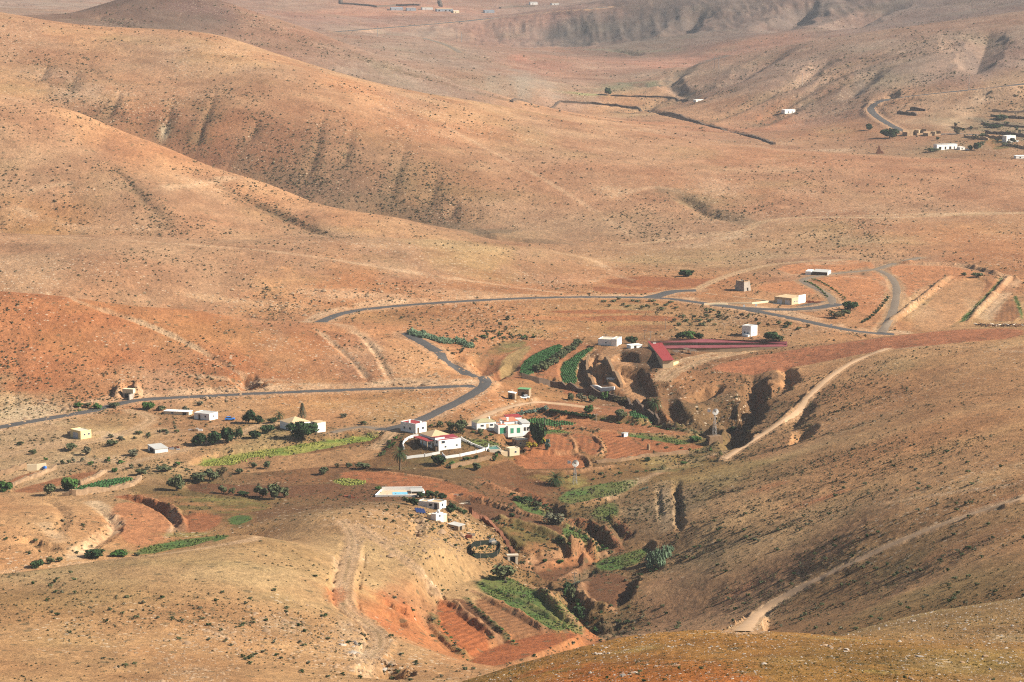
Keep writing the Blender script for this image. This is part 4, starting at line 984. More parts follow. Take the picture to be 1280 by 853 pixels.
class MB:
    def __init__(s): s.v = []; s.f = []; s.m = []
    def quad(s, *p, mi=0):
        k = len(s.v); s.v += [tuple(map(float, q)) for q in p]; s.f.append(tuple(range(k, k + len(p)))); s.m.append(mi)
    def box(s, x0, y0, z0, x1, y1, z1, mi=0, bottom=True):
        k = len(s.v)
        s.v += [(x0, y0, z0), (x1, y0, z0), (x1, y1, z0), (x0, y1, z0), (x0, y0, z1), (x1, y0, z1), (x1, y1, z1), (x0, y1, z1)]
        fs = [(4, 5, 6, 7), (0, 1, 5, 4), (1, 2, 6, 5), (2, 3, 7, 6), (3, 0, 4, 7)] + ([(3, 2, 1, 0)] if bottom else [])
        for f in fs: s.f.append(tuple(k + i for i in f)); s.m.append(mi)
    def frustum(s, b, t, mi=0):
        """b, t: rings of equal length"""
        k = len(s.v); n = len(b); s.v += list(b) + list(t)
        for i in range(n): s.f.append((k + i, k + (i + 1) % n, k + n + (i + 1) % n, k + n + i)); s.m.append(mi)
        s.f.append(tuple(k + n + i for i in range(n))); s.m.append(mi); s.f.append(tuple(k + i for i in reversed(range(n)))); s.m.append(mi)
    def tube(s, pts, rad, n=6, mi=0):
        pts = [Vector(p) for p in pts]; rad = rad if isinstance(rad, (list, tuple)) else [rad] * len(pts)
        rings = []
        for i, p in enumerate(pts):
            d = (pts[min(i + 1, len(pts) - 1)] - pts[max(i - 1, 0)]).normalized()
            a = d.orthogonal().normalized() if abs(d.z) < .999 else Vector((1, 0, 0)); b = d.cross(a)
            k = len(s.v)
            for j in range(n):
                t = 2 * math.pi * j / n; s.v.append(tuple(p + (a * math.cos(t) + b * math.sin(t)) * rad[i]))
            rings.append(k)
        for i in range(len(rings) - 1):
            for j in range(n):
                s.f.append((rings[i] + j, rings[i] + (j + 1) % n, rings[i + 1] + (j + 1) % n, rings[i + 1] + j)); s.m.append(mi)
        s.f.append(tuple(rings[-1] + j for j in range(n))); s.m.append(mi)
    def lathe(s, prof, n=10, mi=0, c=(0, 0)):
        k = len(s.v)
        for r, z in prof:
            for j in range(n):
                t = 2 * math.pi * j / n; s.v.append((c[0] + r * math.cos(t), c[1] + r * math.sin(t), z))
        for i in range(len(prof) - 1):
            for j in range(n):
                s.f.append((k + i * n + j, k + i * n + (j + 1) % n, k + (i + 1) * n + (j + 1) % n, k + (i + 1) * n + j)); s.m.append(mi)
        s.f.append(tuple(k + (len(prof) - 1) * n + j for j in range(n))); s.m.append(mi)
    def mesh(s, name, mats, smooth=False):
        me = bpy.data.meshes.new(name); me.from_pydata(s.v, [], s.f)
        for m in (mats if isinstance(mats, (list, tuple)) else [mats]): me.materials.append(m)
        if any(s.m): me.polygons.foreach_set("material_index", s.m)
        if smooth: me.shade_smooth()
        me.update(); return me
    def build(s, name, mats, parent=None, smooth=False):
        o = bpy.data.objects.new(name, s.mesh(name, mats, smooth)); COL.objects.link(o)
        if parent is not None: o.parent = parent
        return o
def tag(o, label=None, cat=None, group=None, kind=None):
    if label: o['label'] = label
    if cat: o['category'] = cat
    if group: o['group'] = group
    if kind: o['kind'] = kind
    return o
def thing(name, label, cat, loc=(0, 0, 0), rz=0, group=None):
    o = bpy.data.objects.new(name, None); o.empty_display_size = .5; COL.objects.link(o)
    o.location = loc; o.rotation_euler = (0, 0, rz); return tag(o, label, cat, group)
def copy_thing(root, loc, rz=0, scale=1.0, label=None, group=None):
    r = root.copy(); COL.objects.link(r); r.location = loc; r.rotation_euler = (0, 0, rz); r.scale = (scale,) * 3
    if label: r['label'] = label
    if group: r['group'] = group
    for ch in list(root.children):
        c = ch.copy(); COL.objects.link(c); c.parent = r
        for g in list(ch.children):
            d = g.copy(); COL.objects.link(d); d.parent = c
    return r
def at(px, py):
    X, Y, Z = cast(H, px, py)
    X, Y = float(X[0]), float(Y[0]); return X, Y, float(sample(H, X, Y))
def pxm(px, py):
    X, Y, Z = at(px, py); return FPX / math.sqrt(X * X + Y * Y + (CAM_H - Z) ** 2)

# ------------------------------------------------------------------ roads and tracks: ribbons on the levelled ground
def ribbon(name, pts, half, kind):
    out = [pts[0]]
    for a, b in zip(pts[:-1], pts[1:]):
        L = np.linalg.norm(b[:2] - a[:2]); n = max(1, int(L / 2.5))
        for k in range(1, n + 1): out.append(a + (b - a) * k / n)
    P = np.array(out)[:, :2]
    t = np.gradient(P, axis=0); t /= np.linalg.norm(t, axis=1)[:, None] + 1e-9
    nrm = np.stack([-t[:, 1], t[:, 0]], 1)
    wob = half * (1 + (0.09 if kind == 'asphalt' else .22) * fbm(P[:, 0] / 9, P[:, 1] / 9, 3, 4))
    cols = 5; V = []
    for j in range(cols):
        o = (j / (cols - 1) * 2 - 1)
        Q = P + nrm * (wob * o)[:, None]
        z = sample(H, Q[:, 0], Q[:, 1]) + .10 + .04 * (1 - abs(o)) - (.14 if abs(o) > .99 else 0)
        V.append(np.stack([Q[:, 0], Q[:, 1], z], 1))
    V = np.stack(V, 1); n = len(P)
    fc = [(i * cols + j, i * cols + j + 1, (i + 1) * cols + j + 1, (i + 1) * cols + j) for i in range(n - 1) for j in range(cols - 1)]
    me = bpy.data.meshes.new(name); me.from_pydata(V.reshape(-1, 3).tolist(), [], fc); me.materials.append(M[kind]); me.shade_smooth()
    o = bpy.data.objects.new(name, me); COL.objects.link(o); o['kind'] = 'structure'
for name, pts, half, kind in ROADS:
    if kind != 'lane': ribbon(name, pts, half, kind)

# ------------------------------------------------------------------ buildings
def site_root(key, name, label, cat, group=None):
    s = SITES[key]; r = thing(name, label, cat, s['o'], s['th'], group); return r, s
def block(root, x0, y0, x1, y1, h, wall='white', roof='tanroof', kind='flat', parapet=.35, z0=-1.5, slope=0.0, wname='wall', overhang=.15):
    """walls with a roof of their own; kind: flat (with parapet), slab (roof sheet over the walls), shed (tilted sheet), hip"""
    w = MB(); t = .22
    if kind == 'flat':
        w.box(x0, y0, z0, x1, y1, h - .02)
        p = h + parapet
        w.box(x0, y0, h - .02, x1, y0 + t, p); w.box(x0, y1 - t, h - .02, x1, y1, p)
        w.box(x0, y0 + t, h - .02, x0 + t, y1 - t, p); w.box(x1 - t, y0 + t, h - .02, x1, y1 - t, p)
    else:
        w.frustum([(x0, y0, z0), (x1, y0, z0), (x1, y1, z0), (x0, y1, z0)], [(x0, y0, h), (x1, y0, h), (x1, y1, h + slope), (x0, y1, h + slope)])
    wall_o = w.build(wname, M[wall], root)
    r = MB(); e = overhang
    if kind == 'flat':
        r.box(x0 + t + .01, y0 + t + .01, h - .01, x1 - t - .01, y1 - t - .01, h + .06)
    elif kind in ('slab', 'shed'):
        r.frustum([(x0 - e, y0 - e, h + .01), (x1 + e, y0 - e, h + .01), (x1 + e, y1 + e, h + .01 + slope), (x0 - e, y1 + e, h + .01 + slope)],
                  [(x0 - e, y0 - e, h + .16), (x1 + e, y0 - e, h + .16), (x1 + e, y1 + e, h + .16 + slope), (x0 - e, y1 + e, h + .16 + slope)])
    elif kind == 'hip':
        a = (x1 - x0); b = (y1 - y0); m = min(a, b) / 2; zr = h + m * .42
        B = [(x0 - e, y0 - e, h + .01), (x1 + e, y0 - e, h + .01), (x1 + e, y1 + e, h + .01), (x0 - e, y1 + e, h + .01)]
        if a > b: T = [(x0 + m, y0 + m - .05, zr), (x1 - m, y0 + m - .05, zr), (x1 - m, y0 + m + .05, zr), (x0 + m, y0 + m + .05, zr)]
        else: T = [(x0 + m - .05, y0 + m, zr), (x0 + m + .05, y0 + m, zr), (x0 + m + .05, y1 - m, zr), (x0 + m - .05, y1 - m, zr)]
        r.frustum(B, T)
    roof_o = r.build('roof', M[roof], root)
    return wall_o, roof_o
def opening(root, face, a, z, w, h, x=0, y=0, what='window', mat='glass', frame='whitegrey'):
    """a window or door in the right face (along x, at depth y) or the left face (along y, at depth x)"""
    f = MB(); p = MB(); t = .09; d = .05
    def bx(mb, a0, z0, a1, z1, out):
        if face == 'R': mb.box(a0, y - out, z0, a1, y + .04, z1)
        else: mb.box(x - out, a0, z0, x + .04, a1, z1)
    if what == 'window':
        bx(f, a, z, a + w, z + t, d); bx(f, a, z + h - t, a + w, z + h, d); bx(f, a, z + t, a + t, z + h - t, d); bx(f, a + w - t, z + t, a + w, z + h - t, d)
        bx(p, a + t, z + t, a + w - t, z + h - t, .02)
        o = f.build('window', M[frame], root); p.build('pane', M[mat], o)
    else:
        bx(p, a, z, a + w, z + h, .04); o = p.build('door', M[mat], root)
    return o
def chimney(root, x, y, z, h=.9, mat='white', s=.5):
    c = MB(); c.box(x, y, z, x + s, y + s, z + h); c.box(x - .08, y - .08, z + h + .003, x + s + .08, y + s + .08, z + h + .12); return c.build('chimney', M[mat], root)

# yellow hut with garage door
r, s = site_root('garage_hut', 'garage', 'small yellow flat-roofed garage with a grey shutter beside the dirt lane', 'garage')
block(r, 0, 0, s['lx'], s['ly'], s['h'] - .2, 'yellow', 'pale', 'flat', .25)
opening(r, 'L', s['ly'] * .25, 0, s['ly'] * .5, 2.3, what='door', mat='door_grey')
for k in (.28, .68): opening(r, 'R', s['lx'] * k, 1.2, .9, .9)
b = MB(); b.box(.1, s['ly'] + .05, -1, s['lx'] * .6, s['ly'] + 2.2, 1.9); b.build('lean_to', M['brownwall'], r)
# metal shed
r, s = site_root('metal_shed', 'shed', 'low grey shed with a tilted pale sheet roof above the green strip', 'shed')
block(r, 0, 0, s['lx'], s['ly'], 1.5, 'whitegrey', 'greyroof', 'shed', slope=.5)
opening(r, 'L', s['ly'] * .2, 0, s['ly'] * .5, 1.4, what='door', mat='dark')
# long shed
r, s = site_root('long_shed', 'shed', 'long low shed with a white roof below the road bend', 'shed')
block(r, 0, 0, s['lx'], s['ly'], 1.3, 'cream', 'white', 'shed', slope=-.2)
opening(r, 'L', s['ly'] * .1, 0, 1.6, 1.1, what='door', mat='dark'); opening(r, 'L', s['ly'] * .6, .3, 1.2, .7)
# flat white house
r, s = site_root('flat_white', 'house', 'small white flat-roofed house with a grey roof just right of the long shed', 'house')
block(r, 0, 0, s['lx'], s['ly'], s['h'] - .3, 'white', 'greyroof', 'flat', .2)
opening(r, 'L', s['ly'] * .2, 1.0, 1.0, .9); opening(r, 'L', s['ly'] * .6, 0, .9, 2, what='door', mat='door_brown'); opening(r, 'R', s['lx'] * .4, 1.0, .9, .8)
# house half hidden by the tree
r, s = site_root('tree_house', 'house', 'white house with a tan roof half hidden by a big dark tree', 'house')
block(r, 0, 0, s['lx'], s['ly'], s['h'] - .3, 'white', 'tanroof', 'hip')
opening(r, 'L', s['ly'] * .3, 1.1, 1, 1); opening(r, 'R', s['lx'] * .12, 1.1, 1, 1)
r, s = site_root('tree_block', 'garage', 'tall white garage with a tan roof right of the big dark tree', 'garage')
block(r, 0, 0, s['lx'], s['ly'], s['h'] - .3, 'white', 'tanroof', 'slab', overhang=.1)
opening(r, 'R', s['lx'] * .25, 0, s['lx'] * .5, 2.4, what='door', mat='whitegrey')
# house with red flat roof
r, s = site_root('red_roof', 'house', 'white house with a bright red flat roof at the foot of the road', 'house')
block(r, 0, 0, s['lx'], s['ly'], s['h'] - .3, 'white', 'redroof', 'flat', .22)
opening(r, 'L', s['ly'] * .3, 1.0, 1.1, 1.0); opening(r, 'L', s['ly'] * .68, 1.0, 1.1, 1.0); opening(r, 'R', s['lx'] * .15, 0, 1, 2.1, what='door', mat='door_brown'); opening(r, 'R', s['lx'] * .55, 1.1, 1.3, 1.0)
chimney(r, .3, s['ly'] * .45, s['h'] - .2); chimney(r, s['lx'] * .5, .3, s['h'] - .2, .6)
# main house
r, s = site_root('main_house', 'house', 'large white farmhouse with red and tan roofs inside a white courtyard wall', 'house')
L, W, h = s['lx'], s['ly'], s['h']
block(r, 0, 0, L, 2.6, h - .9, 'white', 'maroon', 'flat', .12)                       # long white front
block(r, 0, 0 + 2.61, L * .42, 6.0, h, 'white', 'redroof', 'shed', slope=-.5)
block(r, L * .42 + .01, 2.61, L, 6.0, h - .9, 'white', 'maroon', 'shed', slope=.5)
block(r, .4, 6.01, L * .9, W + 2, h - .4, 'white', 'tanroof', 'hip')
b = MB(); b.box(-3.2, 3.2, h - 1.3, -.02, W + 1, h - 1.1); b.build('roof', M['redroof'], r)
for q in (3.3, 6.8, W + .7): b = MB(); b.box(-3.1, q, -1.5, -2.8, q + .3, h - 1.31); b.build('porch_post', M['brownwall'], r)
b = MB(); b.box(-.3, .3, h * .32, -.02, 2.5, h * .36); b.box(-1.2, .3, -1.5, -.02, 2.5, h * .32); b.build('balcony', M['door_brown'], r)
opening(r, 'L', .9, h * .55, 1.0, 1.2, mat='door_brown'); opening(r, 'R', L * .12, h * .55, 1.6, 1.1); opening(r, 'R', L * .26, .8, .9, .8); opening(r, 'R', L * .76, .9, .9, .8)
opening(r, 'L', 3.6, 0, 1.1, 2.2, what='door', mat='door_brown'); opening(r, 'L', 6.6, .9, 1.2, 1.1)
def roof_tank(root, x, y, z, mat='whitegrey'):
    b = MB(); b.lathe([(.5, z), (.55, z + .3), (.55, z + .9), (.3, z + 1.1)], 9, c=(x, y)); b.build('roof_tank', M[mat], root)
# white cottage
r, s = site_root('white_cottage', 'house', 'white cottage with a plain olive roof between the trees and the terracotta house', 'house')
block(r, 0, 0, s['lx'], s['ly'], s['h'] - .2, 'white', 'oliveroof', 'hip')
L = s['lx']; opening(r, 'R', L * .2, 1.0, 1.4, .9); opening(r, 'R', L * .5, 0, 1.0, 2.0, what='door', mat='beige'); opening(r, 'R', L * .68, 1.0, 1.5, .9); chimney(r, L * .8, s['ly'] * .6, s['h'] + .2, .9)
# terracotta house
r, s = site_root('terracotta', 'house', 'rambling white house with terracotta roofs and green doors', 'house')
L, W, h = s['lx'], s['ly'], s['h']
block(r, 0, 0, L * .28, W * .5, h, 'white', 'terracotta', 'flat', .15); block(r, L * .28 + .01, -.8, L * .76, W * .4, h - .35, 'white', 'terr_floor', 'flat', .25)
block(r, L * .76 + .01, .2, L, W * .6, h + .2, 'white', 'greyroof', 'shed', slope=.5); block(r, L * .30, W * .4 + .01, L * .72, W, h + .6, 'white', 'terracotta', 'shed', slope=.5); block(r, L * .55, W + .02, L, W + 4, h + .9, 'white', 'redroof', 'shed', slope=.4)
chimney(r, L * .38, W * .45, h + .5, 1.5, s=.8)
opening(r, 'R', L * .05, 0, L * .18, 2.3, what='door', mat='door_green'); opening(r, 'R', L * .36, 0, 1.3, 2.0, y=-.8, what='door', mat='door_green'); opening(r, 'R', L * .56, 0, 1.4, 2.0, y=-.8, what='door', mat='door_green')
opening(r, 'R', L * .80, .3, L * .08, 1.6, y=.2, mat='dark'); opening(r, 'R', L * .90, .3, L * .07, 1.6, y=.2, mat='dark')
roof_tank(r, L * .15, W * .3, h + .08); roof_tank(r, L * .62, W * .25, h - .28, 'bluegrey')
# little beige buildings
r, s = site_root('beige_store', 'shed', 'small beige flat-roofed shed beside the tall garden tree', 'shed')
block(r, 0, 0, s['lx'], s['ly'], s['h'] - .25, 'beige', 'pale', 'slab'); opening(r, 'R', s['lx'] * .2, .9, .8, .8, mat='dark'); opening(r, 'L', s['ly'] * .3, 0, 1, 1.9, what='door', mat='door_brown')
r, s = site_root('beige_hut', 'hut', 'pale beige hut with one window right of the water tank', 'hut')
block(r, 0, 0, s['lx'], s['ly'], s['h'] - .4, 'cream', 'pale', 'flat', .3); opening(r, 'R', s['lx'] * .5, 1.0, .9, .9); b = MB(); b.box(-3.4, .4, -1.5, -.02, s['ly'], s['h'] * .6); b.build('annex', M['beige'], r)
# green roof
r, s = site_root('green_roof', 'shed', 'brown block shed with a flat green roof near the dirt lane', 'shed')
block(r, 0, 0, s['lx'], s['ly'], s['h'] - .2, 'brownwall', 'greenroof', 'slab'); opening(r, 'L', s['ly'] * .38, 0, 1.3, 2.1, what='door', mat='dark')
r, s = site_root('small_shed', 'shed', 'narrow dark shed with a white sheet roof left of the green-roofed shed', 'shed')
block(r, 0, 0, s['lx'], s['ly'], s['h'] - .6, 'brownwall', 'white', 'shed', slope=.4); opening(r, 'L', s['ly'] * .35, 0, 1.6, 1.9, what='door', mat='dark')
# villa
r, s = site_root('villa', 'house', 'white villa with a tan flat roof and high parapet below the pool', 'house')
L, W, h = s['lx'], s['ly'], s['h']
block(r, 0, 0, L, W * .55, h - .1, 'white', 'tanroof', 'flat', .35); block(r, 1.0, W * .55 + .01, L, W, h - .5, 'white', 'tanroof', 'flat', .3)
opening(r, 'R', L * .3, .8, 1, 1.1); opening(r, 'L', W * .1, 0, 1.2, 2.0, what='door', mat='glass'); opening(r, 'L', W * .3, .8, 1.5, 1.0)
r, s = site_root('villa_lower', 'outbuilding', 'white stepped outbuilding below the villa next to solar panels', 'outbuilding')
L, W, h = s['lx'], s['ly'], s['h']
block(r, 0, 0, L, W * .5, h - .3, 'white', 'white', 'flat', .2); block(r, .3, W * .5 + .01, L * .7, W, h * .55, 'cream', 'terr_floor', 'flat', .3); block(r, L + .02, .8, L + 2.6, W * .4, h * .4, 'cream', 'white', 'slab')
opening(r, 'R', L * .4, .8, .9, .9)
roof_tank(r, L * .6, W * .2, h - .2)
r, s = site_root('dark_shed', 'shed', 'shabby dark shed with a grey roof below the villa', 'shed')
block(r, 0, 0, s['lx'], s['ly'], s['h'] - .4, 'brownwall', 'greyroof', 'shed', slope=.3); opening(r, 'R', s['lx'] * .2, 0, 1.2, 1.3, what='door', mat='dark'); opening(r, 'L', s['ly'] * .4, .5, 1.2, .7, mat='dark')
# white farm buildings by the barn
r, s = site_root('farm_white', 'house', 'long white windowless farm building above the curved fields', 'house')
block(r, 0, 0, s['lx'], s['ly'] * .28, s['h'] - .3, 'white', 'pale', 'flat', .25); block(r, .8, s['ly'] * .28 + .01, s['lx'], s['ly'], s['h'] - .7, 'white', 'pale', 'flat', .3); opening(r, 'R', s['lx'] * .35, 0, .9, 2, what='door', mat='door_brown'); opening(r, 'L', s['ly'] * .55, 1, .8, .7, x=.8)
r, s = site_root('low_white', 'shed', 'low white shed with a white roof next to the red barn', 'shed')
block(r, 0, 0, s['lx'], max(4, s['ly']), 1.3, 'white', 'white', 'slab'); opening(r, 'R', s['lx'] * .3, 0, 1.2, 1.1, what='door', mat='dark')
r, s = site_root('cube_white', 'house', 'small white cube house on the slope behind the red barn', 'house')
block(r, 0, 0, s['lx'], s['ly'], s['h'] - .2, 'white', 'greyroof', 'flat', .15); opening(r, 'L', s['ly'] * .25, 0, 1.0, 2.1, what='door', mat='bluegrey'); opening(r, 'L', s['ly'] * .6, 1.2, .9, 1); opening(r, 'R', s['lx'] * .4, 1.3, .8, 1)
b = MB(); b.box(-1.6, .5, -1.5, -.02, s['ly'] * .8, .9); b.build('terrace', M['white'], r)
# beige house with two garage doors
r, s = site_root('beige_house', 'house', 'long beige house with two garage doors and a concrete forecourt', 'house')
L, W, h = s['lx'], s['ly'], s['h']
block(r, 0, 0, L, W, h - .4, 'beige', 'tanroof', 'flat', .15); block(r, L * .55, -.02, L + 1.2, .28, h + .3, 'white', 'white', 'slab', z0=0, overhang=.02, wname='screen_wall')
opening(r, 'L', W * .1, 0, W * .28, 2.2, what='door', mat='whitegrey'); opening(r, 'L', W * .55, 0, W * .28, 2.2, what='door', mat='whitegrey'); opening(r, 'R', L * .2, 1.0, 1, .9); opening(r, 'R', L * .38, 1.0, 1, .9)
b = MB(); b.box(-6.5, W * .02, -1.0, -.05, W * .98, .06); b.build('forecourt', M['pale'], r)
wl = MB(); wl.box(-.4, W + .05, -1, .0, W + 42, 1.1); wl.build('boundary_wall', M['cream'], r)
# stone tower
r, s = site_root('tower', 'stone_tower', 'squat stone tower with sloping sides and a broken rim', 'tower')
L, W, h = s['lx'], s['ly'], s['h']; a = .55
t = MB(); t.frustum([(0, 0, -1.2), (L, 0, -1.2), (L, W, -1.2), (0, W, -1.2)], [(a, a, h * .84), (L - a, a, h * .84), (L - a, W - a, h * .84), (a, W - a, h * .84)])
t.build('wall', M['stone_grey'], r)
rim = MB()
for (x0, y0, x1, y1, hh) in ((a, a, a + .7, a + .7, .8), (a + .71, a, L - a - 1.3, a + .45, .45), (L - a - 1.29, a, L - a, a + .6, .8), (L - a - .45, a + .61, L - a, W - a - .8, .4), (L - a - .7, W - a - .79, L - a, W - a, .8), (a, W - a - .5, L - a - .71, W - a, .5), (a, a + .71, a + .45, W - a - .51, .35)):
    rim.box(x0, y0, h * .84 + .002, x1, y1, h * .84 + hh)
rim.build('battlement', M['stone_pale'], r)
d = MB(); d.box(L * .45, .1, -.5, L * .62, .35, 1.7); d.build('doorway', M['dark'], r)
# far low shed
r, s = site_root('far_shed', 'shed', 'low dark shed with pale ends beside the gravel track', 'shed')
block(r, 0, 0, s['lx'], s['ly'], s['h'] - .3, 'stone_dark', 'greyroof', 'shed', slope=.2); b = MB(); b.box(.2, s['ly'] + 1.0, -1, s['lx'] * .8, s['ly'] + 4, s['h']); b.build('store', M['white'], r); b = MB(); b.box(-.3, -.3, -1, s['lx'], -.02, s['h'] - .2); b.build('end_wall', M['white'], r)
r, s = site_root('stone_cabin', 'hut', 'tiny grey cube hut between the red plots', 'hut')
block(r, 0, 0, s['lx'], s['ly'], s['h'] - .3, 'whitegrey', 'greyroof', 'slab'); opening(r, 'L', s['ly'] * .25, 0, s['ly'] * .5, 1.2, what='door', mat='dark')
# distant buildings
def simple_house(key, name, label, wall, roof, cat='house', kind='slab', doors=((.3, 1.4),)):
    r, s = site_root(key, name, label, cat)
    block(r, 0, 0, s['lx'], max(s['ly'], 5.5), s['h'] - .2, wall, roof, kind)
    for a, w in doors: opening(r, 'R', s['lx'] * a, .3, w, s['h'] * .5, what='door' if w > 1.5 else 'window', mat='dark')
simple_house('white_box', 'house', 'lone white block house on the far plain', 'white', 'white', doors=((.3, 1.2), (.65, 1.2)))
simple_house('white_low', 'house', 'tiny white house at the end of the dark ravine far off', 'white', 'white')
simple_house('village_white', 'farmhouse', 'long low white farmhouse at the near edge of the far village', 'white', 'greyroof', doors=((.1, 2.5), (.38, 1.6), (.6, 2.2), (.82, 1.2)))
simple_house('village_box', 'shed', 'little white box shed right of the long white farmhouse', 'white', 'white', 'shed')
simple_house('village_house', 'house', 'two-storey white house on the far village terrace', 'white', 'greyroof', kind='flat', doors=((.15, 1.2), (.45, 1.2), (.72, 1.2)))
simple_house('village_edge', 'house', 'white roof of a house cut by the right picture edge', 'white', 'white')
simple_house('hill_shed_a', 'shed', 'leftmost blue-grey shed of the row on the far plain', 'bluegrey', 'bluegrey', 'shed'); simple_house('hill_shed_b', 'shed', 'blue-grey shed second from the left on the far plain', 'bluegrey', 'greyroof', 'shed')
simple_house('hill_shed_c', 'shed', 'cream-roofed shed in the middle of the far farm row', 'whitegrey', 'tanroof', 'shed'); simple_house('hill_shed_d', 'barn', 'longest pale barn of the far farm row', 'bluegrey', 'tanroof', 'barn', doors=((.1, 3), (.5, 3), (.75, 3)))
simple_house('hill_shed_e', 'house', 'small yellow-white house at the end of the far farm row', 'cream', 'white'); simple_house('hill_shed_f', 'shed', 'lone blue-grey shed right of the far farm row', 'bluegrey', 'bluegrey', 'shed')
simple_house('hill_house_g', 'house', 'small white house near the top picture edge', 'white', 'greyroof'); simple_house('hill_house_h', 'house', 'low pale house right of the small white house at the top', 'whitegrey', 'tanroof')
for key, lab in (('village_ruin', 'roofless stone ruin with tall gable walls at the far village'), ('village_ruin2', 'smaller roofless ruin right of the tall-gabled ruin')):
    r, s = site_root(key, 'ruin', lab, 'ruin'); L, W, h = s['lx'], max(6, s['ly']), s['h']
    w = MB(); w.box(0, W, -1, L, W + .5, h * .85); w.box(0, 0, -1, .5, W - .01, h * .6); w.box(L - .5, 0, -1, L, W - .01, h * .9); w.box(.51, 0, -1, L * .3, .5, h * .5); w.box(L * .5, 0, -1, L - .51, .5, h * .35); w.build('wall', M['stone_pale'], r)
    g = MB(); g.box(L * .62, 1, -1, L * .68, W - .01, h * .8); g.build('gable', M['beige'], r)

# the red barn: a short arm and a long double-ridged arm round a yard
def barn():
    s = SITES['barn_left']; o = s['o']
    r = thing('barn', 'long L-shaped livestock barn with dark red roofs round a yard', 'barn', (o[0], o[1], o[2]), 0)
    th = math.radians(63 + 38)
    def loc(px, py, z):
        u, sl = ray(px, py); y = (z - CAM_H) / float(sl); return (float(u) * y - o[0], y - o[1], z - o[2])
    zt = o[2] + 3.4
    # left arm: four roof corners seen in the photograph, raised at the left
    A = [loc(828.5, 451, zt), loc(842, 450, zt + .2), loc(826, 427, zt + .2), loc(810, 427.6, zt)]
    w = MB(); w.frustum([(x, y, -3.0) for x, y, z in A], [(x, y, z - .02) for x, y, z in A]); w.build('wall', M['beige'], r)
    cx = sum(p[0] for p in A) / 4; cy = sum(p[1] for p in A) / 4
    Rf = [(cx + (x - cx) * 1.03, cy + (y - cy) * 1.03, z) for x, y, z in A]
    f = MB(); f.frustum(Rf, [(x, y, z + .16) for x, y, z in Rf]); f.build('roof', M['redroof'], r)
    # long arm: two roof strips with a dark gap
    for (a, b, c, d), nm, mt, dz in (((811, 427.2), (826, 424.4), (985, 429.5), (985, 427.0), ), 'back', 'maroonpale', 0.4), (((829, 434.2), (985, 432.6), (985, 429.8), (829, 431.4)), 'front', 'maroonpale', -.4):
        z0 = zt + dz
        if nm == 'back': pts = [loc(818, 428.4, z0), loc(955, 428.9, z0), loc(984, 430.6, z0), loc(984, 427.4, z0 + .9), loc(880, 424.2, z0 + .9), loc(812, 427.0, z0 + .6)]
        else: pts = [loc(829, 436.0, z0), loc(900, 435.2, z0), loc(984, 433.4, z0), loc(984, 431.0, z0 + .5), loc(952, 431.6, z0 + .6), loc(828, 432.6, z0 + .7)]
        f = MB(); f.frustum(pts, [(x, y, z + .16) for x, y, z in pts]); f.build('roof', M[mt], r)
        cx = sum(p[0] for p in pts) / 6; cy = sum(p[1] for p in pts) / 6
        q = [(cx + (x - cx) * .985, cy + (y - cy) * .9, z) for x, y, z in pts]
        w = MB(); w.frustum([(x, y, -3) for x, y, z in q], [(x, y, z - .03) for x, y, z in q]); w.build('wall', M['brownwall' if nm == 'front' else 'stone_dark'], r)
    e = MB(); p0 = loc(836, 459.5, o[2]); p1 = loc(848, 456, o[2]); d = Vector((p1[0] - p0[0], p1[1] - p0[1], 0)).normalized(); nn = Vector((-d.y, d.x, 0)) * .5
    P0 = Vector((p0[0], p0[1], -1)); P1 = Vector((p1[0], p1[1], -1))
    e.frustum([P0, P1, P1 + nn, P0 + nn], [q + Vector((0, 0, 2.6)) for q in (P0, P1, P1 + nn, P0 + nn)]); e.build('yard_wall', M['yellow'], r)
    sk = MB(); a = A[3]; sk.box(a[0] + 2, a[1] - 6, a[2] + .2, a[0] + 3.4, a[1] - 4.6, a[2] + .35); sk.build('skylight', M['white'], r)
barn()
x, y, z = at(858, 446)
for k, (px, py) in enumerate(((845, 444), (858, 441), (866, 443))):
    x, y, z = at(px, py); t = thing('livestock_shelter', ['small dark lean-to shelter at the left of the barn yard', 'open dark feeding shelter in the middle of the barn yard', 'dark slanting shelter at the right of the barn yard'][k], 'shelter', (x, y, z), R.uniform(0, 1))
    b = MB(); b.quad((-1.6, -1.2, 1.5), (1.6, -1.2, 1.5), (1.6, 1.2, 2.0), (-1.6, 1.2, 2.0)); b.quad((-1.6, 1.2, 2.05), (1.6, 1.2, 2.05), (1.6, -1.2, 1.55), (-1.6, -1.2, 1.55)); b.build('roof', M['stone_dark'], t)
    b = MB(); [b.tube([(sx * 1.45, sy * 1.05, -.5), (sx * 1.45, sy * 1.05, 1.5 if sy < 0 else 1.95)], .08, 5) for sx in (-1, 1) for sy in (-1, 1)]; b.build('post', M['wood'], t)
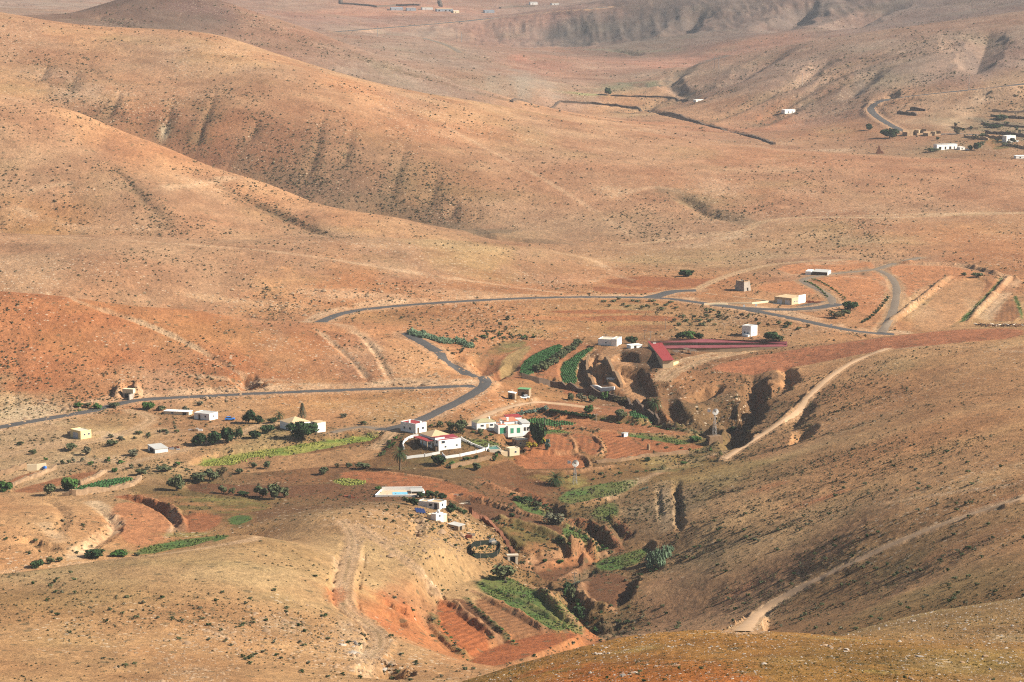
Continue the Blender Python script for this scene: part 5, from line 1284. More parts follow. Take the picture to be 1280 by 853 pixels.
# ------------------------------------------------------------------ plants
def leaf_mat(name, a, b_, scale=.9):
    m, nt, b = new_mat(name)
    geo = nt.nodes.new('ShaderNodeNewGeometry'); oi = nt.nodes.new('ShaderNodeObjectInfo')
    n = noise(nt, scale, 3, .7, geo.outputs['Position'])
    k = math_node(nt, 'ADD', math_node(nt, 'MULTIPLY', math_node(nt, 'SUBTRACT', n, .5), 1.6), math_node(nt, 'ADD', math_node(nt, 'MULTIPLY', math_node(nt, 'SUBTRACT', oi.outputs['Random'], .5), .35), .5), True)
    nt.links.new(mix_col(nt, k, a, b_), b.inputs['Base Color']); b.inputs['Roughness'].default_value = .8
    return m
LEAF = {
 'dark': leaf_mat('dark_leaves', (.012, .028, .010), (.035, .065, .020)), 'green': leaf_mat('green_leaves', (.025, .07, .014), (.07, .13, .03)),
 'olive': leaf_mat('olive_leaves', (.045, .06, .028), (.105, .115, .05)), 'grey': leaf_mat('grey_leaves', (.07, .075, .045), (.15, .14, .085)),
 'brown': leaf_mat('brown_leaves', (.05, .045, .02), (.11, .085, .04)), 'yellow': leaf_mat('yellow_leaves', (.15, .12, .015), (.34, .25, .02)), 'blue': leaf_mat('blue_green_leaves', (.06, .11, .085), (.16, .23, .18)),
 'bluedark': leaf_mat('blue_green_pads', (.07, .12, .07), (.16, .22, .13)), 'palm': leaf_mat('palm_leaves', (.012, .03, .010), (.045, .07, .022)), 'paledry': leaf_mat('dry_leaves', (.14, .10, .05), (.24, .19, .10)),
}
NPR = np.random.default_rng(5)
def leaves_mesh(name, mat, n=500, clumps=9, leaf=.16, flat=0.0, base=.0, squash=1.0, seed=0):
    """a crown in a unit box: x,y in -1..1, z in 0..1 — leaf-sized faces in uneven clumps"""
    g = np.random.default_rng(seed)
    C = []
    while len(C) < clumps:
        p = g.uniform(-1, 1, 3)
        if p @ p < 1 and p @ p > .08: C.append(p * np.array([.66, .66, .66]))
    C = np.array(C); rad = g.uniform(.26, .48, clumps)
    V = []; F = []
    for i in range(n):
        k = g.integers(clumps); d = g.normal(size=3); d /= np.linalg.norm(d)
        p = C[k] + d * rad[k] * (g.random() ** .35)
        p = np.array([p[0], p[1], .5 + .5 * p[2]])
        if p[2] < base: p[2] = base + g.random() * .12
        nn = d + g.normal(size=3) * .55 + np.array([0, 0, .3]); nn /= np.linalg.norm(nn)
        a = np.cross(nn, g.normal(size=3)); a /= np.linalg.norm(a) + 1e-9; b = np.cross(nn, a)
        s = leaf * g.uniform(.55, 1.3); a = a * s; b = b * s * g.uniform(.5, .9)
        sc = np.array([1, 1, .62])
        q = len(V); V += [tuple(p - a * sc), tuple(p - b * sc + a * .1), tuple(p + a * sc), tuple(p + b * sc - a * .1)]; F.append((q, q + 1, q + 2, q + 3))
    me = bpy.data.meshes.new(name); me.from_pydata(V, [], F); me.materials.append(mat); return me
def trunk_mesh(name, mat, h=.5, r=.06, limbs=4, seed=0):
    g = random.Random(seed); b = MB()
    b.tube([(0, 0, -.12), (.01, .0, h * .5), (.0, .02, h)], [r * 1.3, r, r * .7], 6)
    for k in range(limbs):
        t = g.uniform(0, 6.28); z = h * g.uniform(.45, .9); e = g.uniform(.3, .6)
        b.tube([(0, 0, z), (math.cos(t) * e * .5, math.sin(t) * e * .5, z + .14), (math.cos(t) * e, math.sin(t) * e, z + g.uniform(.2, .36))], [r * .55, r * .4, r * .15], 5)
    return b.mesh(name, mat)
TREE_KINDS = {}
def tree_kind(key, mat, n, clumps, leaf, base, h, variants=3, part='crown'):
    TREE_KINDS[key] = [(leaves_mesh(part, LEAF[mat], n, clumps, leaf, base=base, seed=hash((key, v)) % 1000 if False else len(TREE_KINDS) * 31 + v), trunk_mesh('trunk', M['bark'], h, seed=v)) for v in range(variants)]
tree_kind('dark', 'dark', 900, 12, .15, .10, .42); tree_kind('green', 'green', 800, 11, .15, .06, .36); tree_kind('olive', 'olive', 700, 11, .14, .06, .36)
tree_kind('grey', 'grey', 600, 12, .13, .03, .3); tree_kind('brown', 'brown', 550, 11, .13, .03, .3); tree_kind('yellow', 'yellow', 550, 10, .14, .03, .3); tree_kind('blue', 'blue', 420, 9, .16, .02, .3)
for key, mat in (('sdark', 'dark'), ('sgreen', 'green'), ('solive', 'olive'), ('sgrey', 'grey'), ('sbrown', 'brown')):
    tree_kind(key, mat, 130, 6, .26, .0, .25, 4)
NAMES_T = {'herb_clump': ('foliage', 'stem'), 'hedge_bush': ('foliage', 'stem'), 'tree': ('crown', 'trunk'), 'bush': ('foliage', 'stem'), 'shrub': ('foliage', 'stem')}
_n = [0]
def plant(name, kind, px, py, wpx, hpx, label, group=None, cat=None, parts=True):
    X, Y, Z = at(px, py); sc = FPX / math.sqrt(X * X + Y * Y + (CAM_H - Z) ** 2)
    crown, trunk = TREE_KINDS[kind][_n[0] % len(TREE_KINDS[kind])]; _n[0] += 1
    rx = wpx / sc / 2; hz = hpx / sc
    t = thing(name, label, cat or {'herb_clump': 'herb', 'hedge_bush': 'bush'}.get(name, name), (X, Y, Z - .05), R.uniform(0, 6.28), group); t.scale = (rx * R.uniform(.98, 1.08), rx * R.uniform(.98, 1.08), hz)
    a, b = NAMES_T.get(name, ('crown', 'trunk'))
    c = bpy.data.objects.new(a, crown); COL.objects.link(c); c.parent = t
    d = bpy.data.objects.new(b, trunk); COL.objects.link(d); d.parent = t
    return t

PL = [
 ('tree','dark',379,548,38,24,'broad dense dark green tree standing in front of the half-hidden white house'),
 ('tree','dark',311,529,19,18,'round dark tree just right of the blue parked car'),('tree','dark',324,530,13,12,'smaller dark tree between the round dark tree and the low bush'),('bush','dark',341,529,13,8,'low dark bush left of the half-hidden white house'),
 ('tree','dark',249,557,22,16,'leftmost tree of the dark clump above the green strip'),('tree','dark',267,556,22,19,'second tree from the left in the dark clump above the green strip'),('tree','dark',284,553,26,21,'largest tree of the dark clump above the green strip'),('tree','dark',298,549,13,15,'right end tree of the dark clump above the green strip'),
 ('bush','dark',319,548,18,11,'rounded dark bush on the bank above the light cut'),('bush','dark',334,542,18,13,'rounded dark bush just left of the broad dark tree'),
 ('bush','olive',246,603,27,14,'left bush of the olive thicket below the green strip'),('bush','olive',262,601,24,17,'middle bush of the olive thicket below the green strip'),('bush','brown',278,597,18,16,'brownish right bush of the olive thicket below the green strip'),('tree','olive',221,614,26,23,'grey olive tree right of the bright green field'),
 ('bush','olive',277,617,13,12,'olive bush at the left end of the row in the brown field'),('bush','olive',290,618,11,9,'small olive bush second in the row in the brown field'),('bush','dark',304,619,16,6,'flat dark bush third in the row in the brown field'),('bush','olive',325,622,20,17,'tall olive bush left in the pair on the brown field'),('bush','olive',344,624,26,20,'large olive bush in the middle of the brown field'),('bush','olive',356,622,14,15,'olive bush at the right end of the row in the brown field'),
 ('bush','olive',64,620,22,18,'grey green bush at the left end of the bright green field'),('tree','green',86,613,27,21,'bright green round tree on the terrace wall'),('tree','green',5,615,22,16,'green tree cut by the left picture edge'),
 ('bush','dark',117,697,29,11,'dark green spreading bush in the pale wash'),('bush','dark',46,710,17,11,'dark bush at the left end of the stream bed'),('bush','olive',63,705,13,10,'olive bush in the stream bed right of the dark end bush'),('bush','olive',75,703,11,8,'small olive bush in the stream bed left of the pale wash'),('bush','green',150,695,26,8,'bright green low bush right of the dark spreading bush'),('bush','olive',171,695,11,5,'little olive bush on the stream bank beyond the green one'),
 ('bush','olive',404,593,15,11,'olive bush on the slope under the green strip'),('bush','brown',421,585,9,7,'small brown bush right of the olive bush under the green strip'),('bush','olive',436,585,10,8,'small round bush left of the wide one near the lane'),('bush','olive',453,587,22,10,'wide olive bush beside the lane below the green strip'),('bush','olive',334,586,12,10,'round olive bush on the slope under the left half of the green strip'),('bush','olive',318,585,10,8,'small olive bush left of the round one under the green strip'),('bush','olive',300,593,14,9,'olive bush under the green strip next to the thicket'),
 ('bush','dark',548,582,21,15,'dark bush below the courtyard wall of the farmhouse'),('bush','olive',597,588,16,11,'olive bush on the stone terrace below the water tank'),('tree','olive',575,540,22,18,'grey green tree between the red roof and the white cottage'),('tree','olive',563,539,12,13,'slender olive tree left of the grey green tree'),('bush','olive',601,542,12,7,'small bush in front of the white cottage'),('bush','olive',551,534,11,9,'bush behind the farmhouse beside the road'),
 ('tree','dark',672,558,25,36,'tall dark garden tree at the end of the terracotta house'),('bush','yellow',664,563,15,13,'yellow flowering bush under the tall garden tree, left one'),('bush','yellow',677,558,15,14,'yellow flowering bush under the tall garden tree, right one'),('bush','blue',685,563,9,16,'upright blue green bush right of the yellow ones'),
 ('bush','dark',526,622,11,8,'dark shrub right of the villa pool wall'),('bush','dark',535,622,13,10,'dark green shrub in the middle of the villa hedge'),('bush','olive',544,623,13,10,'olive shrub in the villa hedge'),('bush','dark',553,625,13,10,'dark shrub at the right end of the villa hedge'),('tree','olive',508,630,11,10,'left small tree in front of the villa pool'),('tree','dark',517,632,13,11,'right small tree in front of the villa pool'),('bush','dark',564,641,13,13,'dark garden shrub right of the villa'),('bush','olive',573,642,11,10,'olive garden shrub right of the villa'),('bush','dark',580,643,9,7,'low dark shrub at the far right of the villa garden'),('bush','green',473,612,10,5,'green shrub at the left end of the villa pool wall'),
 ('tree','olive',631,726,36,23,'large olive tree above the green terraces'),('bush','grey',693,656,34,20,'wide grey bush on the bank of the stream'),
 ('bush','olive',714,501,14,11,'olive bush left end of the line under the long dark bank'),('bush','grey',727,502,17,12,'grey bush in the line under the long dark bank'),('bush','olive',740,503,14,9,'olive bush in the middle of the line under the long dark bank'),('tree','green',757,500,14,12,'green tree in the line under the long dark bank'),('bush','brown',769,503,15,11,'brown bush in the line under the long dark bank'),('bush','brown',779,505,18,11,'brown bush at the right end of the line under the long dark bank'),('bush','green',737,516,15,11,'bright green bush among the red strips'),('bush','olive',774,523,22,13,'olive bush at the edge of the small green plot'),
 ('tree','dark',789,430,15,11,'round dark tree between the two white farm buildings'),('tree','dark',850,424,14,10,'left dark tree behind the red barn'),('tree','green',861,424,17,11,'green tree behind the red barn'),('bush','dark',873,424,14,9,'right dark bush behind the red barn'),('tree','dark',967,426,28,12,'wide dark tree behind the far end of the red barn'),('tree','dark',857,345.5,23,9,'dark green tree beside the far red field'),
 ('tree','dark',1063,388,19,13,'dark tree on the bank right of the asphalt yard'),('bush','brown',1043,398,26,10,'brownish bush on the bank below the asphalt yard'),('bush','olive',1055,395,20,9,'olive bush under the dark tree by the asphalt yard'),
 ('bush','green',869,552,17,9,'bright green bush left of the masonry wind pump base'),('bush','olive',885,555,9,8,'olive bush under the masonry wind pump base'),('bush','dark',809,577,10,6,'dark bush below the stone pillar'),('bush','green',855,580,10,4,'small green bush beside the right dirt path'),
 ('tree','dark',760,119,10,10,'lone dark tree on the far plain'),('tree','dark',1086,163,10,9,'dark round tree below the far road bend'),('tree','dark',1112,173,22,14,'big dark tree at the foot of the far road'),('tree','dark',1221,188,11,11,'dark tree among the far village walls'),('bush','dark',1213,188,8,7,'dark bush left of the far village tree'),('bush','brown',1196,168,11,10,'brown bush in the far village'),('bush','olive',1229,172,14,6,'olive bush on the far village terrace'),('bush','dark',1251,150,22,7,'dark bush on the far terraces at the right edge'),('bush','dark',1243,160,20,5,'flat dark bush under the far terraces'),('bush','olive',1166,190,20,6,'olive bush left of the long white farmhouse'),
 ('bush','green',98,509,13,6,'leftmost green bush in the row above the road bend'),('bush','olive',109,510,13,7,'second bush in the row above the road bend'),('bush','green',121,511,15,8,'third bush in the row above the road bend'),('bush','olive',145,509,19,7,'grey bush above the road left of the tunnel'),('tree','green',186,512,17,12,'bright green tree below the road beside the tunnel'),('bush','olive',201,513,15,7,'olive bush right of the bright green roadside tree'),('bush','grey',232,514,13,7,'grey bush behind the long shed'),
 ('bush','olive',89,563,19,9,'olive bush in front of the yellow garage'),('bush','grey',108,569,15,12,'grey round bush in front of the yellow garage'),('bush','olive',141,558,17,9,'olive bush along the lane right of the yellow garage'),('bush','grey',168,570,18,10,'grey bush left of the metal shed'),('bush','olive',41,568,12,7,'small olive bush on the left terraces'),('bush','olive',26,556,10,5,'small bush left of the grey round one on the terraces'),
 ('bush','olive',176,594,18,8,'olive bush on the bank above the bright green field'),('bush','green',144,590,10,6,'green bush on the pale terrace wall'),('bush','olive',205,590,22,8,'olive bush on the red bank'),
 ('bush','grey',430,522,12,6,'grey bush below the road under the first hill'),('bush','grey',250,507,11,6,'dark grey bush on the slope right of the tunnel'),('bush','olive',455,531,12,6,'olive bush beside the asphalt yard'),
 ('bush','dark',640,646,10,5,'dark bush on the stream bend'),('bush','dark',660,628,16,8,'dark bush in the stream gully'),('bush','dark',646,626,12,7,'small dark bush at the head of the gully'),('bush','olive',672,634,14,8,'olive bush in the stream gully'),('bush','dark',700,676,10,6,'dark bush beside the lower dam'),('bush','dark',681,703,8,5,'dark round shrub left of the dam'),('bush','green',700,704,9,6,'green round shrub on the dam'),
 ('tree','olive',712,752,18,22,'shadowy olive tree in the stream cut'),('bush','dark',722,772,18,16,'dark thicket at the bottom of the stream cut'),('bush','dark',709,738,14,12,'dark bush at the top of the stream cut'),
 ('bush','olive',1205,345,9,5,'olive bush in the terrace pond hollow'),('bush','olive',1222,347,18,7,'wide olive bush in the terrace hollow'),('bush','dark',915,540,10,8,'dark bush in the ravine bottom'),
]
for row in PL: plant(row[0], row[1], *row[2:])
# olive row between the two crop plots
for k in range(12):
    t = k / 11; plant('tree', 'olive', 672 + 50 * t + R.uniform(-1.5, 1.5), 467 - 33 * t + R.uniform(-1, 1), R.uniform(13, 17), R.uniform(10, 13), 'olive tree in the close diagonal row between the two green plots', 'olive trees in a diagonal row')
for k in range(9):
    t = k / 8; plant('hedge_bush', 'blue', 643 + 40 * t, 521 - 8 * t, R.uniform(7, 10), R.uniform(5, 7), 'blue green bush in the hedge behind the terracotta house', 'hedge behind the terracotta house')
for k in range(13):
    t = k / 12; plant('hedge_bush', 'dark', 689 + 52 * t, 515.5 + 7.5 * t, R.uniform(6, 8), R.uniform(4.5, 6), 'dark bush in the straight hedge between the red strips', 'straight hedge between the red strips')
for k in range(12):
    t = k / 11; plant('hedge_bush', 'sdark', 1079 + 31 * t, 404 - 31 * t + 4 * math.sin(t * 3), R.uniform(6, 8), R.uniform(3.5, 5), 'dark bush in the slanting hedge beside the gravel track', 'slanting hedge by the gravel track')
for k in range(14):
    t = k / 13; plant('hedge_bush', 'sgreen', 1006 + 28 * t ** .8, 353 + 19 * t ** 1.4, 4.5, 2.6, 'small green bush planted along the left side of the curved gravel drive', 'bushes left of the gravel drive')
for k in range(16):
    t = k / 15; plant('hedge_bush', 'sgreen', 1016 + 40 * t ** .9, 350 + 24 * t ** 1.3, 4.5, 2.6, 'small green bush planted along the right side of the curved gravel drive', 'bushes right of the gravel drive')
for k in range(12):
    t = k / 11; plant('bush', 'solive', 843 + 55 * t, 402 + 6 * math.sin(k * 2.1), R.uniform(6, 11), R.uniform(3, 5), 'olive bush on the rough bank between road and barn', 'bushes on the bank above the barn')
for k in range(16):
    t = k / 15; plant('bush', 'solive', 755 + 90 * t, 378 + 5 * math.sin(k * 1.7) + 6 * t, R.uniform(6, 11), R.uniform(3, 4.5), 'olive bush below the main road opposite the junction', 'bushes below the road junction')
# loose bushes round the hamlet and in the stream bed
for (x0, y0, x1, y1), n, kinds, (w0, w1), lab, grp in (
 ((556, 584, 640, 568), 14, ('sgreen', 'solive', 'sdark'), (5, 10), 'low bush growing below the long white garden wall', 'bushes below the garden wall'),
 ((470, 572, 500, 546), 12, ('solive', 'sgreen'), (5, 9), 'low bush on the bank left of the farmhouse lane', 'bushes on the lane bank'),
 ((642, 622, 690, 640), 12, ('sdark', 'solive'), (6, 11), 'dark bush in the upper gully below the short wide palm', 'bushes in the upper gully'),
 ((712, 662, 766, 692), 12, ('sgreen', 'solive', 'sdark'), (5, 9), 'bush in the stream bed beside the red clod bank', 'bushes beside the red clod bank'),
 ((706, 736, 742, 790), 14, ('sdark', 'solive', 'sgreen'), (6, 12), 'bush in the deep stream cut at the bottom', 'bushes in the deep stream cut'),
 ((60, 576, 235, 588), 17, ('solive', 'sgrey', 'sgreen'), (6, 12), 'bush on the stony bank above the left terrace walls', 'bushes above the left terrace walls'),
 ((130, 552, 230, 538), 14, ('solive', 'sgrey'), (6, 11), 'bush along the dirt lane right of the yellow garage', 'bushes along the garage lane'),
 ((880, 392, 1010, 412), 14, ('solive', 'sbrown'), (6, 11), 'bush on the rubble bank behind the cube house', 'bushes behind the cube house'),
 ((600, 420, 668, 424), 14, ('solive', 'sgreen'), (5, 10), 'bush at the head of the curved upper fields', 'bushes at the head of the upper fields'),
 ((560, 446, 640, 396), 10, ('solive', 'sbrown', 'sgrey'), (5, 10), 'bush on the slope between the main road and the bend', 'bushes between road and bend'),
 ((690, 600, 820, 592), 12, ('sgreen', 'solive'), (4, 8), 'green bush on the weedy slope right of the wind pump', 'bushes right of the wind pump'),
 ((800, 552, 905, 570), 11, ('solive', 'sgreen'), (4, 8), 'bush along the stone wall at the foot of the brown hill', 'bushes at the foot of the brown hill'),
 ((536, 530, 620, 548), 10, ('solive', 'sgreen'), (5, 8), 'small bush in the yards between the white houses', 'bushes between the white houses')):
    for k in range(n):
        t = (k + R.random()) / n; plant('bush', R.choice(kinds), x0 + (x1 - x0) * t + R.uniform(-4, 4), y0 + (y1 - y0) * t + R.uniform(-4, 4), R.uniform(w0, w1), R.uniform(w0, w1) * .62, lab, grp)
for k in range(16): plant('tree', R.choice(['sdark', 'solive', 'sbrown']), R.uniform(1222, 1284), R.uniform(138, 186), R.uniform(6, 10), R.uniform(4, 7), 'small dark bush in the gardens of the far village at the right edge', 'bushes of the far village gardens')  # bushes of the far gardens, built under the tree name
for k in range(8): plant('tree', R.choice(['sdark', 'sbrown']), R.uniform(1165, 1222), R.uniform(158, 182), R.uniform(5, 8), R.uniform(4, 6), 'small dark bush between the ruins and the two-storey far house', 'bushes between the far ruins')  # more far bushes that carry the tree name
# hedge plants on the bunds of the front terraces
for (x0, y0, x1, y1), n, lab in (((543, 772, 584, 826), 16, 'low herb bush on the left bund of the front red plot'), ((583, 749, 646, 806), 18, 'low herb bush on the middle bund of the front plots'), ((596, 727, 712, 788), 26, 'green herb bush on the long bund of the green terrace'), ((617, 651, 716, 684), 22, 'green herb bush on the bund of the weedy terrace'), ((742, 524, 880, 543), 22, 'low bush on the bund between the red strips')):
    for k in range(n):
        t = (k + .5) / n; plant('herb_clump', R.choice(['sgreen', 'solive', 'solive']), x0 + (x1 - x0) * t + R.uniform(-2, 2), y0 + (y1 - y0) * (t if lab[0:3] != 'xx' else t) + R.uniform(-1.5, 1.5), R.uniform(4, 7), R.uniform(2, 3.4), lab, lab.replace('low herb bush', 'herb bushes').replace('green herb bush', 'herb bushes').replace('low bush', 'bushes'))

# palms
def palm(px, py, hpx, rpx, label, trunk=True, fronds=44):
    X, Y, Z = at(px, py); sc = FPX / math.sqrt(X * X + Y * Y + (CAM_H - Z) ** 2)
    t = thing('palm_tree', label, 'palm', (X, Y, Z - .1)); h = hpx / sc; L = rpx / sc
    b = MB(); b.tube([(0, 0, -.4), (.05, 0, h * .4), (.0, .05, h)], [.42, .32, .30], 9); b.lathe([(.30, h - .5), (.55, h - .1), (.3, h + .35)], 9); b.build('trunk', M['bark'], t)
    g = random.Random(int(px)); f = MB()
    for k in range(fronds):
        a = k * 2.39996; e = 1.35 - 2.0 * (k / fronds) ** .9 + g.uniform(-.12, .12)
        pts = []; q = Vector((0, 0, h + .2)); el = e
        for i in range(8):
            pts.append(q.copy()); q = q + Vector((math.cos(a) * math.cos(el), math.sin(a) * math.cos(el), math.sin(el))) * L / 6.2; el -= .22
        for i in range(7):
            d = (pts[i + 1] - pts[i]).normalized(); side = Vector((-math.sin(a), math.cos(a), 0)); up = side.cross(d)
            wd = L * .17 * (math.sin(math.pi * (i + .8) / 8.2)) 
            for sgn in (-1, 1):     # leaflets on both sides of the rib, in a shallow V
                for j in range(3):
                    c = pts[i] + (pts[i + 1] - pts[i]) * (j / 3); tip = c + side * sgn * wd + d * wd * .55 - up * wd * .28
                    w2 = d * L * .022; f.quad(c - w2, c + w2, tip)
    f.build('crown', LEAF['palm'], t)
palm(500, 588, 21, 12, 'tall palm at the corner of the farmhouse courtyard')
palm(694, 607.5, 8, 13, 'short wide palm left of the wind pump', fronds=60)
palm(818, 526, 22, 11, 'tall palm at the foot of the ravine')
palm(828, 587, 3, 6, 'small palm beside the dirt path on the right', fronds=26)
palm(349, 524, 5, 8, 'bushy palm behind the half-hidden white house', fronds=34)
# thin tiered conifer
X, Y, Z = at(378, 527); t = thing('conifer', 'thin grey tiered conifer behind the broad dark tree', 'conifer', (X, Y, Z))
b = MB(); b.tube([(0, 0, -.3), (0, 0, 7.6)], [.16, .05], 6); b.build('trunk', M['bark'], t)
f = MB(); g = random.Random(3)
for k in range(13):
    z = 1.4 + k * .46; rr = 2.5 * (1 - k / 15)
    for j in range(7):
        a = j * .9 + k; tip = Vector((math.cos(a) * rr, math.sin(a) * rr, z + .25)); s_ = Vector((-math.sin(a), math.cos(a), 0)) * .16
        f.quad((0, 0, z), tip + s_, tip + Vector((0, 0, .25)), tip - s_)
        for q in (.45, .75): c = tip * q + Vector((0, 0, z * (1 - q))); f.quad(c - s_ * 2.4, c + Vector((0, 0, .3)), c + s_ * 2.4, c - Vector((0, 0, .12)))
f.build('crown', LEAF['grey'], t)

# prickly pears and agaves
def pear_mesh(name, n, mat, seed, pad=.17):
    g = random.Random(seed); V = []; F = []
    for k in range(n):
        a = g.uniform(0, 6.28); r = g.random() ** .6; z = g.random() ** 1.2 * (1 - r * .55)
        c = Vector((math.cos(a) * r, math.sin(a) * r, z * .9 + .05)); u = Vector((g.uniform(-1, 1), g.uniform(-1, 1), 0)).normalized(); up = Vector((g.uniform(-.5, .5), g.uniform(-.5, .5), 1)).normalized()
        s = pad * g.uniform(.7, 1.25); n_ = u.cross(up).normalized() * s * .16; q = len(V)
        for sg in (-1, 1):
            for i in range(7):
                t = i / 7 * 6.283; V.append(tuple(c + u * math.cos(t) * s * .62 + up * math.sin(t) * s + n_ * sg))
        F += [tuple(q + i for i in reversed(range(7))), tuple(q + 7 + i for i in range(7))]; F += [(q + i, q + (i + 1) % 7, q + 7 + (i + 1) % 7, q + 7 + i) for i in range(7)]
    me = bpy.data.meshes.new(name); me.from_pydata(V, [], F); me.materials.append(mat); return me
PEAR = [pear_mesh('pads', 120, LEAF['bluedark'], s) for s in range(3)]
AGAVE = []
for s in range(2):
    b = MB(); g = random.Random(s)
    for k in range(26):
        a = k * 2.4; e = .25 + 1.2 * k / 26; d = Vector((math.cos(a) * math.cos(e), math.sin(a) * math.cos(e), math.sin(e))); sd = Vector((-math.sin(a), math.cos(a), 0)) * .11
        m_ = d * .5; b.quad((0, 0, .03), m_ + sd, d * g.uniform(.85, 1.05) + Vector((0, 0, -.08)), m_ - sd)
    AGAVE.append(b.mesh('rosette', LEAF['blue']))
def succulent(name, me, px, py, wpx, hpx, label, group=None, cat='cactus'):
    X, Y, Z = at(px, py); sc = FPX / math.sqrt(X * X + Y * Y + (CAM_H - Z) ** 2)
    o = bpy.data.objects.new(name, me); COL.objects.link(o); o.location = (X, Y, Z - .1); o.rotation_euler = (0, 0, R.uniform(0, 6)); o.scale = (wpx / sc / 2, wpx / sc / 2, hpx / sc); tag(o, label, cat, group); return o
for k in range(16):
    t = k / 15; succulent('prickly_pear', PEAR[k % 3], 514 + 46 * t + R.uniform(-2, 2), 417 + 13 * t ** 1.2 + R.uniform(-2, 2), R.uniform(11, 15), R.uniform(6, 8), 'blue green prickly pear in the large stand above the road bend', 'large stand of prickly pears')
for k in range(6):
    t = k / 5; succulent('prickly_pear', PEAR[k % 3], 571 + 17 * t, 427 + 8 * t + R.uniform(-2, 2), R.uniform(10, 13), R.uniform(6, 8), 'blue green prickly pear in the smaller stand right of the large one', 'small stand of prickly pears')
for k, (px, py, w, h) in enumerate(((814, 705, 15, 17), (823, 702, 18, 20), (832, 697, 16, 18), (826, 707, 14, 12), (838, 690, 9, 10), (812, 710, 9, 7))):
    succulent('prickly_pear', PEAR[k % 3], px, py, w, h, 'pale blue green prickly pear in the tall clump on the right bank', 'tall clump of prickly pears')
for k in range(6): succulent('agave', AGAVE[k % 2], 712 + 2.4 * k, 734 - 1.0 * k, 6, 5, 'blue agave on the rim of the stream cut', 'agaves on the stream rim', 'agave')
for k in range(4): succulent('agave', AGAVE[k % 2], 800 + 3 * k, 614 - k, 6, 4, 'blue agave beside the right dirt path', 'agaves beside the dirt path', 'agave')

# ------------------------------------------------------------------ scrub on the slopes
def weight_map(rows):
    r = np.array(rows, float)
    def f(px, py):
        d = ((px[:, None] - r[None, :, 0]) / 1.4) ** 2 + (py[:, None] - r[None, :, 1]) ** 2 + 60
        w = d ** -1.6; return (w * r[None, :, 2]).sum(1) / w.sum(1)
    return f
SCRUB = weight_map([
 (50,50,.4),(200,60,.4),(350,90,.5),(500,130,.4),(700,170,.3),(900,200,.4),(1100,220,.35),(1250,230,.35),(150,110,1.2),(60,100,1.3),(300,150,1.0),(380,200,1.5),(450,230,1.6),(540,260,1.4),(250,180,1.4),(480,180,.9),(620,240,.6),(720,260,.5),(850,240,.9),(900,270,1.2),
 (50,180,.4),(120,230,.3),(200,270,1.5),(180,230,1.0),(300,260,.6),(450,290,.5),(60,270,.3),(50,330,.5),(250,330,.5),(450,340,.3),(600,340,.3),(330,375,1.0),(450,365,.9),
 (50,420,.15),(200,430,.2),(350,430,.4),(480,450,.5),(550,460,.6),(40,480,1.0),(110,500,2.0),(300,505,.9),(420,510,1.2),(520,505,.8),(200,520,1.0),(60,545,1.0),(130,560,1.8),(250,550,1.6),(340,550,1.6),(100,580,1.4),(200,580,2.0),(330,580,1.8),(430,575,1.2),
 (600,410,2.0),(700,390,2.0),(800,380,1.6),(900,405,1.8),(980,415,1.4),(560,390,1.0),(1050,400,.9),(1000,340,.2),(1100,360,.1),(1200,380,.3),(1250,320,.6),(1060,305,2.2),(960,320,1.2),(880,320,1.0),(840,290,1.2),(1000,290,.8),(1150,300,.8),
 (600,490,1.2),(560,540,1.6),(700,500,1.5),(640,600,1.1),(560,590,2.2),(700,590,1.6),(780,600,2.2),(850,570,2.2),(750,640,2.4),(780,660,2.6),(800,560,.8),(680,720,1.6),(640,700,1.8),(720,760,2.0),(460,570,2.0),(520,580,2.2),(600,580,2.2),(700,540,1.4),
 (900,520,1.6),(860,500,1.6),(1000,480,1.0),(1100,470,1.2),(1200,500,.5),(1000,600,.6),(1100,620,.5),(900,650,.9),(850,720,.9),(950,720,.9),(1100,710,.9),(1200,740,1.0),(1250,600,.4),(1240,450,.3),
 (50,640,.5),(150,660,.6),(60,690,.6),(200,650,.5),(100,740,.3),(250,740,.3),(400,680,.4),(500,680,.7),(560,690,.7),(100,820,.6),(250,820,.6),(350,780,.7),(400,840,.6),(480,830,.4),(500,770,.1),(600,770,.3),
 (700,840,.5),(900,820,.4),(1100,830,.6),(1250,820,.7),
 (250,15,1.0),(450,80,.9),(560,110,1.3),(650,60,.4),(750,100,.6),(850,60,.4),(1000,90,.9),(1100,100,1.2),(1210,70,1.4),(1250,140,1.6),(1200,170,1.6),(900,150,.9),(780,140,.5),(1050,160,.8)])
cand = 210000
cx = rng.uniform(-20, 1300, cand); cy = rng.uniform(2, 853, cand)
wt = SCRUB(cx, cy)
X, Y, Z = cast(H, cx[:1], cy[:1])
def cast_fast(px, py):
    """same as cast, vectorised over columns in blocks"""
    u, s = ray(px, py); c = np.clip(np.round(col_of(u)).astype(int), 0, NC - 1); out = np.zeros(len(u))
    sub = np.arange(0, NR, 2)
    for a in range(0, len(u), 1500):
        b = slice(a, a + 1500); h = H[sub][:, c[b]] - (CAM_H + YAX[sub, None] * s[None, b])
        i = np.argmax(h >= 0, axis=0); i = np.maximum(i, 1); k = np.arange(len(i)); h0 = h[i - 1, k]; h1 = h[i, k]
        t = np.clip(-h0 / (h1 - h0 + 1e-9), 0, 1); out[b] = YAX[sub[i - 1]] + t * (YAX[sub[i]] - YAX[sub[i - 1]])
    return u * out, out
X, Y = cast_fast(cx, cy)
